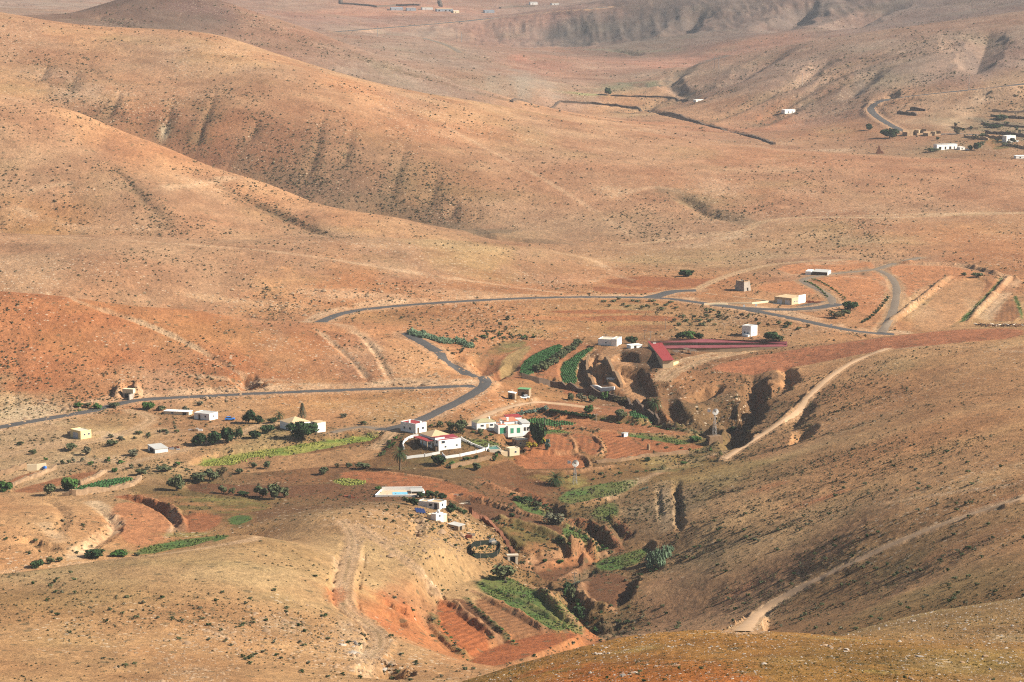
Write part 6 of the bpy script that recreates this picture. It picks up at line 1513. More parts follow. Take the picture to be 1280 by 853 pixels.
# clumps, and thicker along the rills
cl = np.clip(.5 + 2.1 * fbm(X / 45, Y / 45, 4, 4) + .8 * fbm(X / 9, Y / 9, 2, 6), .03, 2.5)
rb = np.zeros(len(X))
for pts, strong in RILLS:
    m = (np.abs(X - pts[:, 0].mean()) < np.ptp(pts[:, 0]) / 2 + 30) & (np.abs(Y - pts[:, 1].mean()) < np.ptp(pts[:, 1]) / 2 + 30)
    if m.any():
        d = np.min((X[m][:, None] - pts[None, :, 0]) ** 2 + (Y[m][:, None] - pts[None, :, 1]) ** 2, 1) ** .5
        rb[m] = np.maximum(rb[m], np.clip(1 - d / 16, 0, 1) * (1.6 if strong else .5))
keep = rng.random(cand) < np.clip(wt * cl * .30 + rb * .40, 0, 1)
# nothing on roads, in tended fields or inside buildings
for name, pts, half, kind in ROADS:
    lo = pts[:, :2].min(0) - half - 1; hi = pts[:, :2].max(0) + half + 1
    m = keep & (X > lo[0]) & (X < hi[0]) & (Y > lo[1]) & (Y < hi[1]); idx = np.nonzero(m)[0]
    if len(idx):
        d = np.full(len(idx), 1e9)
        for a, b in zip(pts[:-1, :2], pts[1:, :2]):
            ab = b - a; q = np.clip(((X[idx] - a[0]) * ab[0] + (Y[idx] - a[1]) * ab[1]) / (ab @ ab + 1e-9), 0, 1); d = np.minimum(d, np.hypot(X[idx] - a[0] - q * ab[0], Y[idx] - a[1] - q * ab[1]))
        keep[idx[d < half + .8]] = False
def inside(pts, X, Y):
    ins = np.zeros(len(X), bool); n = len(pts)
    for k in range(n):
        (xa, ya), (xb, yb) = pts[k][:2], pts[(k + 1) % n][:2]
        if ya != yb: ins ^= ((ya > Y) != (yb > Y)) & (X < (xb - xa) * (Y - ya) / (yb - ya) + xa)
    return ins
TENDED = ('soil', 'clay', 'red', 'red2', 'brownred', 'crop', 'tan', 'brightgrass')
for pts, kind, furrow in FIELDS:
    if kind in TENDED: keep &= ~inside(pts, X, Y)
    elif kind in ('brown', 'orange'): keep &= ~(inside(pts, X, Y) & (rng.random(cand) < .8))
def in_sites(X, Y, m=1.0):
    out = np.zeros(len(X), bool)
    for s in SITES.values():
        dx = X - s['o'][0]; dy = Y - s['o'][1]; c, q = math.cos(s['th']), math.sin(s['th']); a = dx * c + dy * q; b = -dx * q + dy * c
        out |= (a > -m) & (a < s['lx'] + m) & (b > -m) & (b < s['ly'] + m)
    return out
keep &= ~in_sites(X, Y)
X = X[keep]; Y = Y[keep]; cy_k = cy[keep]; cx_k = cx[keep]
Zs = sample(H, X, Y)
dist = np.sqrt(X * X + Y * Y + (CAM_H - Zs) ** 2)
# sizes: a metre or so; a little larger far off where only the bigger ones show
size = np.minimum(rng.lognormal(-.55, .40, len(X)), 1.25) * np.clip(.45 + dist / 1450, .3, 2.4)
size = np.where(Y < 480, size * .55, size)
px_size = size * FPX / dist
order = np.argsort(-px_size)
IND = order[:300]; REST = order[300:]
SCRUB_LABELS = [   # by place in the picture
 (lambda x, y: y < 130, 'dark shrub dotted on the far hazy hills', 'shrubs on the far hills'),
 (lambda x, y: y < 310 and x < 640, 'dark shrub dotted on the long hill at the upper left', 'shrubs on the long hill'),
 (lambda x, y: y < 330, 'dark shrub dotted on the slope in the upper right middle', 'shrubs on the upper right slope'),
 (lambda x, y: y < 500 and x < 480, 'dark shrub dotted on the orange hills left of the road', 'shrubs on the orange hills'),
 (lambda x, y: y < 470 and x < 1130, 'shrub on the rough ground round the main road', 'shrubs round the main road'),
 (lambda x, y: x > 840 and y < 790, 'shrub on the shaded brown hillside at the right', 'shrubs on the brown hillside'),
 (lambda x, y: x > 560 and y > 780, 'low cushion shrub on the rocky foreground rise', 'shrubs on the foreground rise'),
 (lambda x, y: x < 560 and y > 700, 'dark shrub dotted on the tan hill at the lower left', 'shrubs on the tan hill'),
 (lambda x, y: x < 480 and y < 620, 'shrub on the rough terraces below the left road', 'shrubs on the left terraces'),
 (lambda x, y: True, 'shrub on the banks of the valley floor', 'shrubs on the valley floor')]
for i in IND:
    x, y = cx_k[i], cy_k[i]
    lab, grp = next((l, g) for f, l, g in SCRUB_LABELS if f(x, y))
    crown, trunk = TREE_KINDS[R.choice(['sdark', 'solive', 'solive', 'sgrey'])][R.randrange(4)]
    s = float(size[i]); t = thing('shrub', lab, 'shrub', (float(X[i]), float(Y[i]), float(Zs[i]) - .05), R.uniform(0, 6.28), grp); t.scale = (s * .72, s * .72, s * .8)
    c = bpy.data.objects.new('foliage', crown); COL.objects.link(c); c.parent = t
    d = bpy.data.objects.new('stem', trunk); COL.objects.link(d); d.parent = t

def tufts(name, label, X, Y, size, mat, hgt=.7, spikes=False, seed=1):
    """many small plants as one object nobody could count"""
    g = np.random.default_rng(seed); n = len(X); Z = sample(H, X, Y)
    tm = []
    for k in range(6):      # six small irregular domes of leaf faces
        V = []; F = []
        for j in range(11):
            a = g.uniform(0, 6.28); e = g.uniform(.1, 1.4); r = g.uniform(.55, 1.05)
            p = np.array([math.cos(a) * math.cos(e), math.sin(a) * math.cos(e), math.sin(e)]) * r
            q = np.cross(p, g.normal(size=3)); q /= np.linalg.norm(q); s = np.cross(p, q); s /= np.linalg.norm(s); w = g.uniform(.28, .5)
            if spikes: V += [tuple(q * .12), tuple(p * 1.0 + q * .1), tuple(-q * .12)]; F.append((len(V) - 3, len(V) - 2, len(V) - 1))
            else: V += [tuple(p * .8 - q * w), tuple(p * .8 - s * w), tuple(p * .8 + q * w), tuple(p * .8 + s * w)]; F.append(tuple(range(len(V) - 4, len(V))))
        tm.append((np.array(V), np.array(F)))
    AV = []; AF = []; off = 0
    kind = g.integers(0, 6, n); rot = g.uniform(0, 6.28, n)
    for k in range(6):
        idx = np.nonzero(kind == k)[0]
        if not len(idx): continue
        V, F = tm[k]; c = np.cos(rot[idx])[:, None]; s = np.sin(rot[idx])[:, None]; sz = size[idx][:, None] * .5
        x = (V[None, :, 0] * c - V[None, :, 1] * s) * sz + X[idx][:, None]; y = (V[None, :, 0] * s + V[None, :, 1] * c) * sz + Y[idx][:, None]; z = V[None, :, 2] * sz * hgt * 2 * .8 + Z[idx][:, None] - .02
        AV.append(np.stack([x, y, z], -1).reshape(-1, 3)); AF.append((F[None] + (np.arange(len(idx)) * len(V))[:, None, None] + off).reshape(-1, F.shape[1])); off += len(idx) * len(V)
    V = np.concatenate(AV).astype(np.float32); F = np.concatenate(AF).astype(np.int32); m = F.shape[1]
    me = bpy.data.meshes.new(name); me.vertices.add(len(V)); me.vertices.foreach_set('co', V.ravel()); me.loops.add(F.size); me.loops.foreach_set('vertex_index', F.ravel()); me.polygons.add(len(F)); me.polygons.foreach_set('loop_start', np.arange(0, F.size, m, dtype=np.int32)); me.update(calc_edges=True)
    me.materials.append(mat); o = bpy.data.objects.new(name, me); COL.objects.link(o); o['kind'] = 'stuff'; o['label'] = label; return o
SCRUBMAT = leaf_mat('scrub_leaves', (.026, .027, .012), (.095, .08, .038), .11)
tufts('scrub', 'countless small dark shrubs dotted over the dry slopes', X[REST], Y[REST], size[REST] * 1.15, SCRUBMAT, .6)

def field_tufts(name, label, pick, step, size, mat, jitter=.3, rows=None, prob=1.0, seed=3, spikes=False):
    g = np.random.default_rng(seed); AX = []; AY = []
    for pts, kind, furrow in FIELDS:
        if kind != pick: continue
        a = math.radians(furrow if furrow is not None else 90); lo = pts.min(0); hi = pts.max(0); c = pts.mean(0); D = np.hypot(*(hi - lo)) / 2 + 2
        rs, cs = (step if isinstance(step, tuple) else (step, step))
        k = min(1.0, 0 + 1); uu = np.arange(-D, D, rs); vv = np.arange(-D, D, cs); U, V = np.meshgrid(uu, vv, indexing='ij')
        U = U + g.normal(size=U.shape) * jitter * .4; V = V + g.normal(size=V.shape) * jitter
        x = c[0] + U * math.sin(a) + V * math.cos(a); y = c[1] + U * math.cos(a) - V * math.sin(a); x = x.ravel(); y = y.ravel()
        m = inside(pts, x, y)
        pr = prob if not callable(prob) else prob(x, y); m &= g.random(len(x)) < pr
        AX.append(x[m]); AY.append(y[m])
    x = np.concatenate(AX); y = np.concatenate(AY); m = ~in_sites(x, y); x = x[m]; y = y[m]
    return tufts(name, label, x, y, g.uniform(.75, 1.25, len(x)) * size, mat, .55, spikes, seed)
CROP = leaf_mat('crop_leaves', (.030, .088, .026), (.052, .125, .038), .4)
GRASS = leaf_mat('grass_blades', (.10, .14, .025), (.27, .26, .055), .25)
WEEDS = leaf_mat('weed_leaves', (.035, .075, .018), (.13, .14, .035), .3)
field_tufts('crop_rows', 'dark green crop growing in rows on the irrigated plots', 'crop', (1.0, .62), 1.2, CROP, .1)
field_tufts('grass', 'bright yellow green grass on the strip above the brown field', 'brightgrass', 1.0, 1.1, GRASS, .5, prob=lambda x, y: np.clip(.55 + 1.3 * fbm(x / 9, y / 9, 3, 2), 0, 1))
field_tufts('weeds', 'green weeds covering the fallow terraces', 'greenweeds', 1.1, 1.0, WEEDS, .6, prob=lambda x, y: np.clip(.35 + 1.8 * fbm(x / 7, y / 7, 3, 7), 0, 1))
# ------------------------------------------------------------------ walls
def wall_line(px, h, thick, mat, name, label, cat='wall', posts=None, rough=0.0, smooth=0, step=2.0, flat_top=False, group=None):
    P = chaikin(px, smooth) if smooth else np.asarray(px, float)
    X, Y, Z = cast(H, P[:, 0], P[:, 1]); pts = [np.array([X[0], Y[0]])]
    for a, b in zip(np.stack([X, Y], 1)[:-1], np.stack([X, Y], 1)[1:]):
        n = max(1, int(np.linalg.norm(b - a) / step)); pts += [a + (b - a) * k / n for k in range(1, n + 1)]
    Q = np.array(pts); t = np.gradient(Q, axis=0); t /= np.linalg.norm(t, axis=1)[:, None] + 1e-9; nr = np.stack([-t[:, 1], t[:, 0]], 1)
    o = Q.mean(0); z = sample(H, Q[:, 0], Q[:, 1]); oz = float(z.mean()); g = random.Random(len(px) + int(px[0][0]))
    if flat_top: z = np.full(len(z), oz)
    b = MB(); n = len(Q)
    for k in range(n):
        hh = h * (1 + rough * g.uniform(-1, .6)); th = thick * (1 + rough * .5 * g.uniform(-1, 1)) / 2
        for sx, zz in ((-1, -1.2), (-1, hh), (1, hh), (1, -1.2)):
            q = Q[k] + nr[k] * sx * th * (1.12 if zz < 0 else 1.0); b.v.append((q[0] - o[0], q[1] - o[1], z[k] - oz + zz))
    for k in range(n - 1):
        for j in range(3): b.f.append((k * 4 + j, k * 4 + j + 1, k * 4 + 5 + j, k * 4 + 4 + j)); b.m.append(0)
    b.f += [(0, 1, 2, 3), (4 * n - 1, 4 * n - 2, 4 * n - 3, 4 * n - 4)]; b.m += [0, 0]
    if posts:
        r = thing(name, label, cat, (o[0], o[1], oz), 0, group); b.build('wall', M[mat], r)
        for k in range(0, n, posts):
            c = MB(); q = Q[k] - o; c.box(q[0] - .2, q[1] - .2, z[k] - oz - 1, q[0] + .2, q[1] + .2, z[k] - oz + h + .3); c.build('pillar', M[mat], r)
        return r
    w = b.build(name, M[mat]); w.location = (o[0], o[1], oz); return tag(w, label, cat, group)
wall_line([(505,562),(503,557),(507,551),(515,547),(523,546)], 1.0, .22, 'whitegrey', 'courtyard_wall', 'curved white courtyard wall left of the farmhouse', posts=3, smooth=1)
wall_line([(508,574),(522,572),(540,569.5),(550,567.5)], 1.0, .22, 'whitegrey', 'courtyard_wall', 'low white courtyard wall in front of the farmhouse', posts=3)
wall_line([(553,570),(557,573.5),(575,571),(595,566.5),(610,562.5),(611,559)], 1.0, .22, 'whitegrey', 'courtyard_wall', 'long white garden wall right of the farmhouse', posts=4)
wall_line([(577,550),(590,557),(600,561),(608,564)], 1.0, .25, 'white', 'courtyard_wall', 'white back wall of the farmhouse garden', posts=4)
wall_line([(563,586),(580,582),(600,577),(614,574)], 1.5, .7, 'stone', 'terrace_wall', 'grey stone terrace wall below the garden wall', rough=.2)
wall_line([(78,620),(100,617.5),(125,615),(150,611.5),(165,608),(172,604),(175,599.5)], 1.6, 1.2, 'stone_pale', 'terrace_wall', 'long pale stone wall holding up the bright green field', rough=.35, smooth=1, step=1.1)
wall_line([(99,606.5),(112,601),(124,595.5),(132,590.5)], 1.4, 1.1, 'stone_pale', 'terrace_wall', 'short pale stone wall behind the bright green field', rough=.4, step=1.1)
wall_line([(14,609),(28,602),(45,597),(58,591),(70,586)], 1.4, 1.1, 'stone_pale', 'terrace_wall', 'pale stone wall between the two brown strips at the left edge', rough=.4, step=1.1)
wall_line([(-6,596),(10,592),(24,587),(32,583)], 1.8, 1.0, 'stone', 'terrace_wall', 'ochre terrace wall at the left picture edge', rough=.4, step=1.1)
wall_line([(34,588.5),(46,588),(58,586.5)], 2.3, .5, 'cream', 'cistern_wall', 'pale plastered cistern wall above the brown strip')
wall_line([(652,473),(680,480),(710,486),(740,493),(778,501),(806,514),(824,530)], 2.4, 1.0, 'stone_dark', 'terrace_wall', 'long dark retaining wall below the curved upper fields', rough=.3, smooth=1)
wall_line([(739,485),(752,488),(768,487)], 1.2, 1.0, 'whitegrey', 'dam_wall', 'short whitewashed dam wall at the foot of the brown strip')
wall_line([(736,447),(733,458),(735,470),(742,484)], 1.6, 1.0, 'stone', 'terrace_wall', 'stone wall right of the rowed green plot', rough=.3, smooth=1)
wall_line([(757,451),(764,462),(771,474),(777,485)], 2.2, 1.3, 'stone', 'terrace_wall', 'thick stone wall between the narrow brown strips', rough=.3, smooth=1)
wall_line([(588,641),(604,650),(618,662),(632,678),(641,694)], 1.5, 1.2, 'redbank', 'terrace_wall', 'dark red bank wall beside the pen', rough=.5, smooth=1, step=.9)
wall_line([(745,579),(775,577),(805,572),(830,569),(860,567)], 1.2, 1.1, 'stone', 'terrace_wall', 'reddish stone wall below the large plowed plot', rough=.35)
wall_line([(700,127.5),(640,128)][::-1] + [(740,129),(770,132),(800,137),(830,143),(860,150),(900,161),(940,171),(968,181)], 1.7, 2.2, 'stone_dark', 'field_wall', 'long dark stone wall crossing the far plain', rough=.4, step=4)
wall_line([(764,120),(800,121),(840,123),(862,126)], 1.4, 2.2, 'stone_dark', 'field_wall', 'thin dark field wall left of the tiny white house far off', rough=.4, step=5)
for k, (p, l) in enumerate(((((1238,146),(1262,148),(1284,149)), 'upper dark terrace wall at the right edge of the far village'), (((1226,156),(1255,158),(1284,160)), 'middle dark terrace wall of the far village'), (((1232,167),(1256,168.5),(1284,172)), 'lower dark terrace wall of the far village'), (((1232,172),(1242,173),(1254,174)), 'broken ochre wall beside the two-storey far house'), (((1138,137.5),(1150,138.5),(1157,139)), 'upper of two dark walls inside the far road bend'), (((1122,142),(1134,143),(1146,145)), 'lower of two dark walls inside the far road bend'))):
    wall_line(p, 2.6, 1.8, 'stone' if k == 3 else 'stone_dark', 'terrace_wall', l, rough=.4, step=3)
for p, l in ((((1206,172),(1222,174),(1236,175.5)), 'low ochre wall left of the two-storey far house'), (((1190,160),(1204,162),(1222,162)), 'pale garden wall above the long far farmhouse'), (((1240,140),(1262,141),(1284,140)), 'topmost dark terrace wall at the far right edge'), (((1256,182),(1270,184),(1284,187)), 'short ochre wall under the two-storey far house')):
    wall_line(p, 2.2, 1.6, 'stone_dark' if 'dark' in l else 'stone_pale', 'terrace_wall', l, rough=.5, step=3)
for p, l in ((((427,0.5),(427,5.5),(445,6.5),(470,9)), 'angular dark wall on the far upper slope left of the farm row'), (((470,9.5),(495,7.5),(525,7.5)), 'dark wall behind the far farm row'), (((552,9),(551,4),(550,1)), 'short dark wall running uphill in the far plain'), (((625,11),(640,9.5),(668,8.5)), 'dark wall before the small white house at the top')):
    wall_line(p, 3.0, 4.0, 'stone_dark', 'field_wall', l, step=8)
wall_line([(880,381.5),(910,381),(940,380.5),(962,378.5)], .9, .5, 'cream', 'roadside_wall', 'low cream wall beside the asphalt yard')

# pool terrace of the villa
x, y, z = at(500, 619); r = thing('swimming_pool', 'blue swimming pool on a white terrace with a white wall', 'pool', (x, y, z + .15), math.radians(4))
b = MB(); b.frustum([(-8.6, -2.6, -1.6), (5.6, -3.4, -1.6), (8.6, 1.5, -1.6), (8.2, 6.6, -1.6), (-6.2, 7.0, -1.6)], [(-8.6, -2.6, 0), (5.6, -3.4, 0), (8.6, 1.5, 0), (8.2, 6.6, 0), (-6.2, 7.0, 0)]); b.build('terrace', M['terr_floor'], r)
b = MB(); b.box(-2.6, 0.0, .012, 2.8, 4.2, .03); b.build('water', M['water_pool'], r)
for (xa, ya), (xb, yb) in (((-8.6, -2.6), (5.6, -3.4)), ((5.7, -3.3), (8.6, 1.5)), ((8.6, 1.7), (8.2, 6.6)), ((8.0, 6.7), (-6.2, 7.0)), ((-6.3, 6.8), (-8.7, -2.4))):
    d = Vector((xb - xa, yb - ya, 0)).normalized(); q = Vector((-d.y, d.x, 0)) * .14; A_ = Vector((xa, ya, -1.7)); B_ = Vector((xb, yb, -1.7)); up = Vector((0, 0, 1.7 + (1.3 if ya > 6 and yb > 6 else .6)))
    b = MB(); b.frustum([A_ - q, B_ - q, B_ + q, A_ + q], [p + up for p in (A_ - q, B_ - q, B_ + q, A_ + q)]); b.build('screen_wall', M['white'], r)
b = MB(); b.box(3.8, 1.0, .7, 8.3, 6.0, .85); b.build('pergola_roof', M['greyroof'], r)
for sx in (3.9, 8.0):
    for sy in (1.1, 5.7): b = MB(); b.box(sx, sy, 0.002, sx + .2, sy + .2, .69); b.build('pergola_post', M['white'], r)
# green water tank
x, y, z = at(612, 565.5); r = thing('water_tank', 'open concrete tank of dark green water beside the garden wall', 'tank', (x, y, z), math.radians(14))
b = MB(); L, W = 4.6, 7.0
b.box(0, 0, -1, L, .3, 1.0); b.box(0, W - .3, -1, L, W, 1.0); b.box(0, .31, -1, .3, W - .31, 1.0); b.box(L - .3, .31, -1, L, W - .31, 1.0); b.build('rim', M['pale'], r)
b = MB(); b.box(.31, .31, -.8, L - .31, W - .31, .8); b.build('water', M['water_tank'], r)
# solar panels
for k in range(3):
    x, y, z = at(523 + 3.6 * k, 642.6 + .5 * k); r = thing('solar_panel', ['left one of three dark solar panels beside the villa outbuilding', 'middle one of three dark solar panels beside the villa outbuilding', 'right one of three dark solar panels beside the villa outbuilding'][k], 'solar panel', (x, y, z), math.radians(20))
    b = MB(); b.frustum([(-.65, 0, .5), (.65, 0, .5), (.65, 2.2, 1.5), (-.65, 2.2, 1.5)], [(-.65, 0, .58), (.65, 0, .58), (.65, 2.2, 1.58), (-.65, 2.2, 1.58)]); b.build('panel', M['panel'], r)
    b = MB(); b.tube([(-.5, .2, -.4), (-.5, .2, .55)], .05, 4); b.tube([(.5, .2, -.4), (.5, .2, .55)], .05, 4); b.tube([(-.5, 2, -.4), (-.5, 2, 1.4)], .05, 4); b.tube([(.5, 2, -.4), (.5, 2, 1.4)], .05, 4); b.build('stand', M['steel'], r)
# netted garden pen
P = chaikin([(590,697),(588,684),(605,681.5),(624,682),(626,689),(620,697),(604,699)], 1, True); X, Y, Z = cast(H, P[:, 0], P[:, 1]); o = np.array([X.mean(), Y.mean()]); oz = float(sample(H, o[0], o[1]))
r = thing('garden_pen', 'vegetable garden inside a dark netting fence below the sheds', 'garden pen', (o[0], o[1], oz)); b = MB(); n = len(X)
for k in range(n):
    for sx in (0, .06): b.v += [(X[k] - o[0], Y[k] - o[1] + sx, sample(H, X[k], Y[k]) - oz - .4), (X[k] - o[0], Y[k] - o[1] + sx, sample(H, X[k], Y[k]) - oz + 1.7)]
for k in range(n):
    a = 4 * k; c = 4 * ((k + 1) % n); b.f += [(a, a + 1, c + 1, c), (a + 2, c + 2, c + 3, a + 3), (a + 1, a + 3, c + 3, c + 1)]; b.m += [0, 0, 0]
b.build('fence', M['net'], r)
for k in range(0, n, 3):
    p = MB(); q = float(sample(H, X[k], Y[k]) - oz); p.tube([(X[k] - o[0], Y[k] - o[1] - .05, q - .4), (X[k] - o[0], Y[k] - o[1] - .05, q + 1.9)], .06, 5); p.build('post', M['wood'], r)
pp = inside(np.stack([X, Y], 1) * .86 + o * .14, *(lambda q: (q[0].ravel(), q[1].ravel()))(np.meshgrid(np.arange(X.min(), X.max(), .9), np.arange(Y.min(), Y.max(), 1.4))))
gx, gy = np.meshgrid(np.arange(X.min(), X.max(), .9), np.arange(Y.min(), Y.max(), 1.4)); b = MB()
for x_, y_ in zip(gx.ravel()[pp], gy.ravel()[pp]):
    if R.random() < .45:
        q = Vector((x_ - o[0], y_ - o[1], float(sample(H, x_, y_)) - oz)); s_ = R.uniform(.25, .5)
        for k in range(4): a = k * 1.57 + x_; b.quad(q, q + Vector((math.cos(a), math.sin(a), .5)) * s_, q + Vector((0, 0, .9)) * s_)
g_ = b.build('vegetable_rows', LEAF['green'], r); g_['kind'] = 'stuff'
# heaps of timber and scrap
def heap(px, py, w, label, mats, n=9, cat='junk heap'):
    x, y, z = at(px, py); r = thing('junk_heap', label, cat, (x, y, z)); g = random.Random(int(px * 3 + py))
    for k in range(n):
        b = MB(); a, c, h = g.uniform(.5, 1.6), g.uniform(.2, .7), g.uniform(.2, .7); cx_, cy_ = g.uniform(-w, w), g.uniform(-w, w) * 1.2
        b.frustum([(cx_ - a, cy_ - c, -.3), (cx_ + a, cy_ - c * .8, -.3), (cx_ + a, cy_ + c, -.3), (cx_ - a * .9, cy_ + c, -.3)], [(cx_ - a * .9, cy_ - c, h), (cx_ + a, cy_ - c * .8, h * 1.2), (cx_ + a * .9, cy_ + c, h), (cx_ - a, cy_ + c, h * .8)])
        b.build(['crate', 'board', 'sheet'][k % 3], M[mats[k % len(mats)]], r)
heap(585, 669, 2.2, 'heap of pale boards and scrap beside the dark shed', ['pale', 'stone', 'whitegrey', 'rust'], 10); heap(608, 676, 2.4, 'scrap heap with grey sheets above the netted pen', ['bluegrey', 'rust', 'stone_dark', 'pale'], 10)
heap(570, 619, 2.0, 'dark scrap heap beside the lane right of the villa', ['stone_dark', 'rust', 'pale'], 7); heap(581, 629, 2.2, 'low rubble and board heap at the bend of the lane', ['stone', 'pale', 'stone_dark'], 8)
heap(219, 561, 1.8, 'clutter of dark drums and boards right of the metal shed', ['stone_dark', 'bluegrey', 'rust'], 7); heap(245, 538, 2.0, 'broken walls and rubble between the white sheds and the dark trees', ['stone_pale', 'whitegrey', 'stone'], 9); heap(440, 622, 1.8, 'dark red scrap pile at the edge of the brown field', ['rust', 'stone_dark'], 6)
heap(1012, 378, 1.6, 'rusty farm machinery parked right of the beige house', ['rust', 'stone_dark', 'rust'], 7, 'machinery'); heap(1021, 378.5, 1.6, 'dark red machine at the edge of the asphalt yard', ['rust', 'rust', 'stone_dark'], 6, 'machinery'); heap(763, 474, 1.0, 'white blocks beside the narrow brown strip', ['whitegrey', 'white'], 4, 'blocks')
# sluice of concrete in the bank
x, y, z = at(641, 703); r = thing('sluice', 'small concrete sluice with a dark opening in the red bank', 'sluice', (x, y, z), math.radians(10)); b = MB(); b.box(-1.7, 0, -1.5, -.9, 1.4, 2.0); b.box(.9, 0, -1.5, 1.7, 1.4, 2.0); b.box(-1.9, -.1, 2.003, 1.9, 1.5, 2.5); b.build('frame', M['pale'], r); b = MB(); b.box(-.89, .9, -1.5, .89, 1.3, 1.99); b.build('opening', M['dark'], r)
# tunnel portal under the hill
x, y, z = at(159.5, 499.5); y += 1.6; r = thing('tunnel', 'concrete tunnel mouth with a pale lintel in the orange hillside', 'tunnel', (x, y, z), math.radians(-14))
b = MB(); b.box(-2.5, .0, 2.2, 2.2, 2.6, 4.0); b.build('lintel', M['cream'], r); b = MB(); b.box(-2.3, .1, -1, -1.5, 2.6, 2.195); b.box(1.4, -3.4, -1, 2.0, 2.6, 2.195); b.build('side_wall', M['stone_grey'], r); b = MB(); b.box(-1.49, .12, -1, 1.39, 2.55, 2.19); b.build('passage', M['dark'], r)
# stone pillar
x, y, z = at(810.5, 562.5); r = thing('pillar', 'stubby round stone pillar among the red plots', 'pillar', (x, y, z)); b = MB(); b.lathe([(.72, -.6), (.66, 1.6), (.6, 1.75)], 9); b.build('shaft', M['stone_pale'], r); b = MB(); b.lathe([(.55, 1.755), (.42, 2.2), (.12, 2.5)], 9); b.build('cap', M['stone'], r)

# leaning stump of a brown ruin on the far ridge
x, y, z = at(1100, 192); r = thing('ruin', 'dark brown pointed stump of a ruin on the far ridge line', 'ruin', (x, y, z)); b = MB(); b.frustum([(-3.5, -2, -1), (3.8, -2, -1), (3.8, 2, -1), (-3.5, 2, -1)], [(-2.8, -1.4, 2.4), (2.2, -1.5, 2.0), (2.0, 1.4, 2.2), (-2.6, 1.4, 2.6)]); b.frustum([(-2.7, -1.3, 2.3), (.6, -1.4, 2.1), (.5, 1.3, 2.2), (-2.5, 1.3, 2.4)], [(-1.2, -.5, 7.0), (-.5, -.5, 6.6), (-.5, .5, 6.7), (-1.2, .5, 7.1)]); b.build('wall', M['redbank'], r)

x, y, z = at(56, 587.5); r = thing('water_drum', 'small blue plastic water drum at the end of the cistern wall', 'drum', (x, y, z)); b = MB(); b.lathe([(.7, -.3), (.75, .2), (.75, 1.1), (.6, 1.3)], 10); b.build('shell', M['bluepaint'], r); b = MB(); b.lathe([(.28, 1.303), (.26, 1.42), (.05, 1.45)], 8); b.build('lid', M['tyre'], r)
# ------------------------------------------------------------------ wind pumps
def windpump(px, py, hpx, dia, label, base=False, face=0.0):
    X, Y, Z = at(px, py); h = hpx / pxm(px, py); r = thing('wind_pump', label, 'wind pump', (X, Y, Z), face); z0 = 0
    if base:
        b = MB(); b.frustum([(-3, -2, -1.5), (3, -2, -1.5), (3, 2, -1.5), (-3, 2, -1.5)], [(-2.7, -1.8, 2.0), (2.7, -1.8, 2.0), (2.7, 1.8, 2.0), (-2.7, 1.8, 2.0)]); b.build('base', M['stone'], r); z0 = 2.0
    s = .75; b = MB()
    for sx, sy in ((-1, -1), (1, -1), (1, 1), (-1, 1)):
        leg = MB(); leg.tube([(sx * s, sy * s, z0 - .3), (sx * .14, sy * .14, h)], .075, 5); leg.build('leg', M['steel'], r)
    n = 5
    for k in range(n):
        za = z0 + (h - z0) * k / n; zb = z0 + (h - z0) * (k + 1) / n; wa = s + (.14 - s) * k / n; wb = s + (.14 - s) * (k + 1) / n
        C = [(-1, -1), (1, -1), (1, 1), (-1, 1)]
        for i in range(4):
            p, q = C[i], C[(i + 1) % 4]; b.tube([(p[0] * wa, p[1] * wa, za), (q[0] * wb, q[1] * wb, zb)], .04, 4); b.tube([(p[0] * wb, p[1] * wb, zb), (q[0] * wb, q[1] * wb, zb)], .04, 4)
    b.build('bracing', M['steel'], r)
    ro = MB(); R_ = dia / 2
    for k in range(16):
        a = k * math.pi / 8; d = Vector((math.cos(a), 0, math.sin(a))); t = Vector((-math.sin(a), .35, math.cos(a))) * (R_ * .17)
        c = Vector((0, -.75, h + .3)); ro.quad(c + d * R_ * .28 - t * .5, c + d * R_ - t, c + d * R_ + t, c + d * R_ * .28 + t * .5); ro.quad(c + d * R_ * .28 + t * .5 + Vector((0, .02, 0)), c + d * R_ + t + Vector((0, .02, 0)), c + d * R_ - t + Vector((0, .02, 0)), c + d * R_ * .28 - t * .5 + Vector((0, .02, 0)))
    ro.tube([Vector((math.cos(k * .3927), -0, math.sin(k * .3927))) * R_ * .62 + Vector((0, -.75, h + .3)) for k in range(17)], .03, 4)
    ro.build('rotor', M['whitegrey'], r)
    b = MB(); b.tube([(0, -.75, h + .3), (0, .6, h + .3)], .1, 6); b.box(-.2, -.3, h, .2, .3, h + .5); b.build('hub', M['steel'], r)
    b = MB(); b.tube([(0, .6, h + .3), (-1.3, 1.6, h + .3)], .04, 4); b.frustum([(-1.2, 1.5, h - .1), (-2.2, 2.2, h - .35), (-2.2, 2.2, h + .95), (-1.2, 1.5, h + .7)], [(-1.18, 1.53, h - .1), (-2.18, 2.23, h - .35), (-2.18, 2.23, h + .95), (-1.18, 1.53, h + .7)]); b.build('tail', M['whitepaint'], r)
    return r
windpump(718.5, 605.5, 26, 2.6, 'steel wind pump with a round rotor beside the short wide palm', face=.25)
windpump(893, 551, 36, 2.6, 'wind pump on a masonry base at the foot of the ravine', base=True, face=.3)

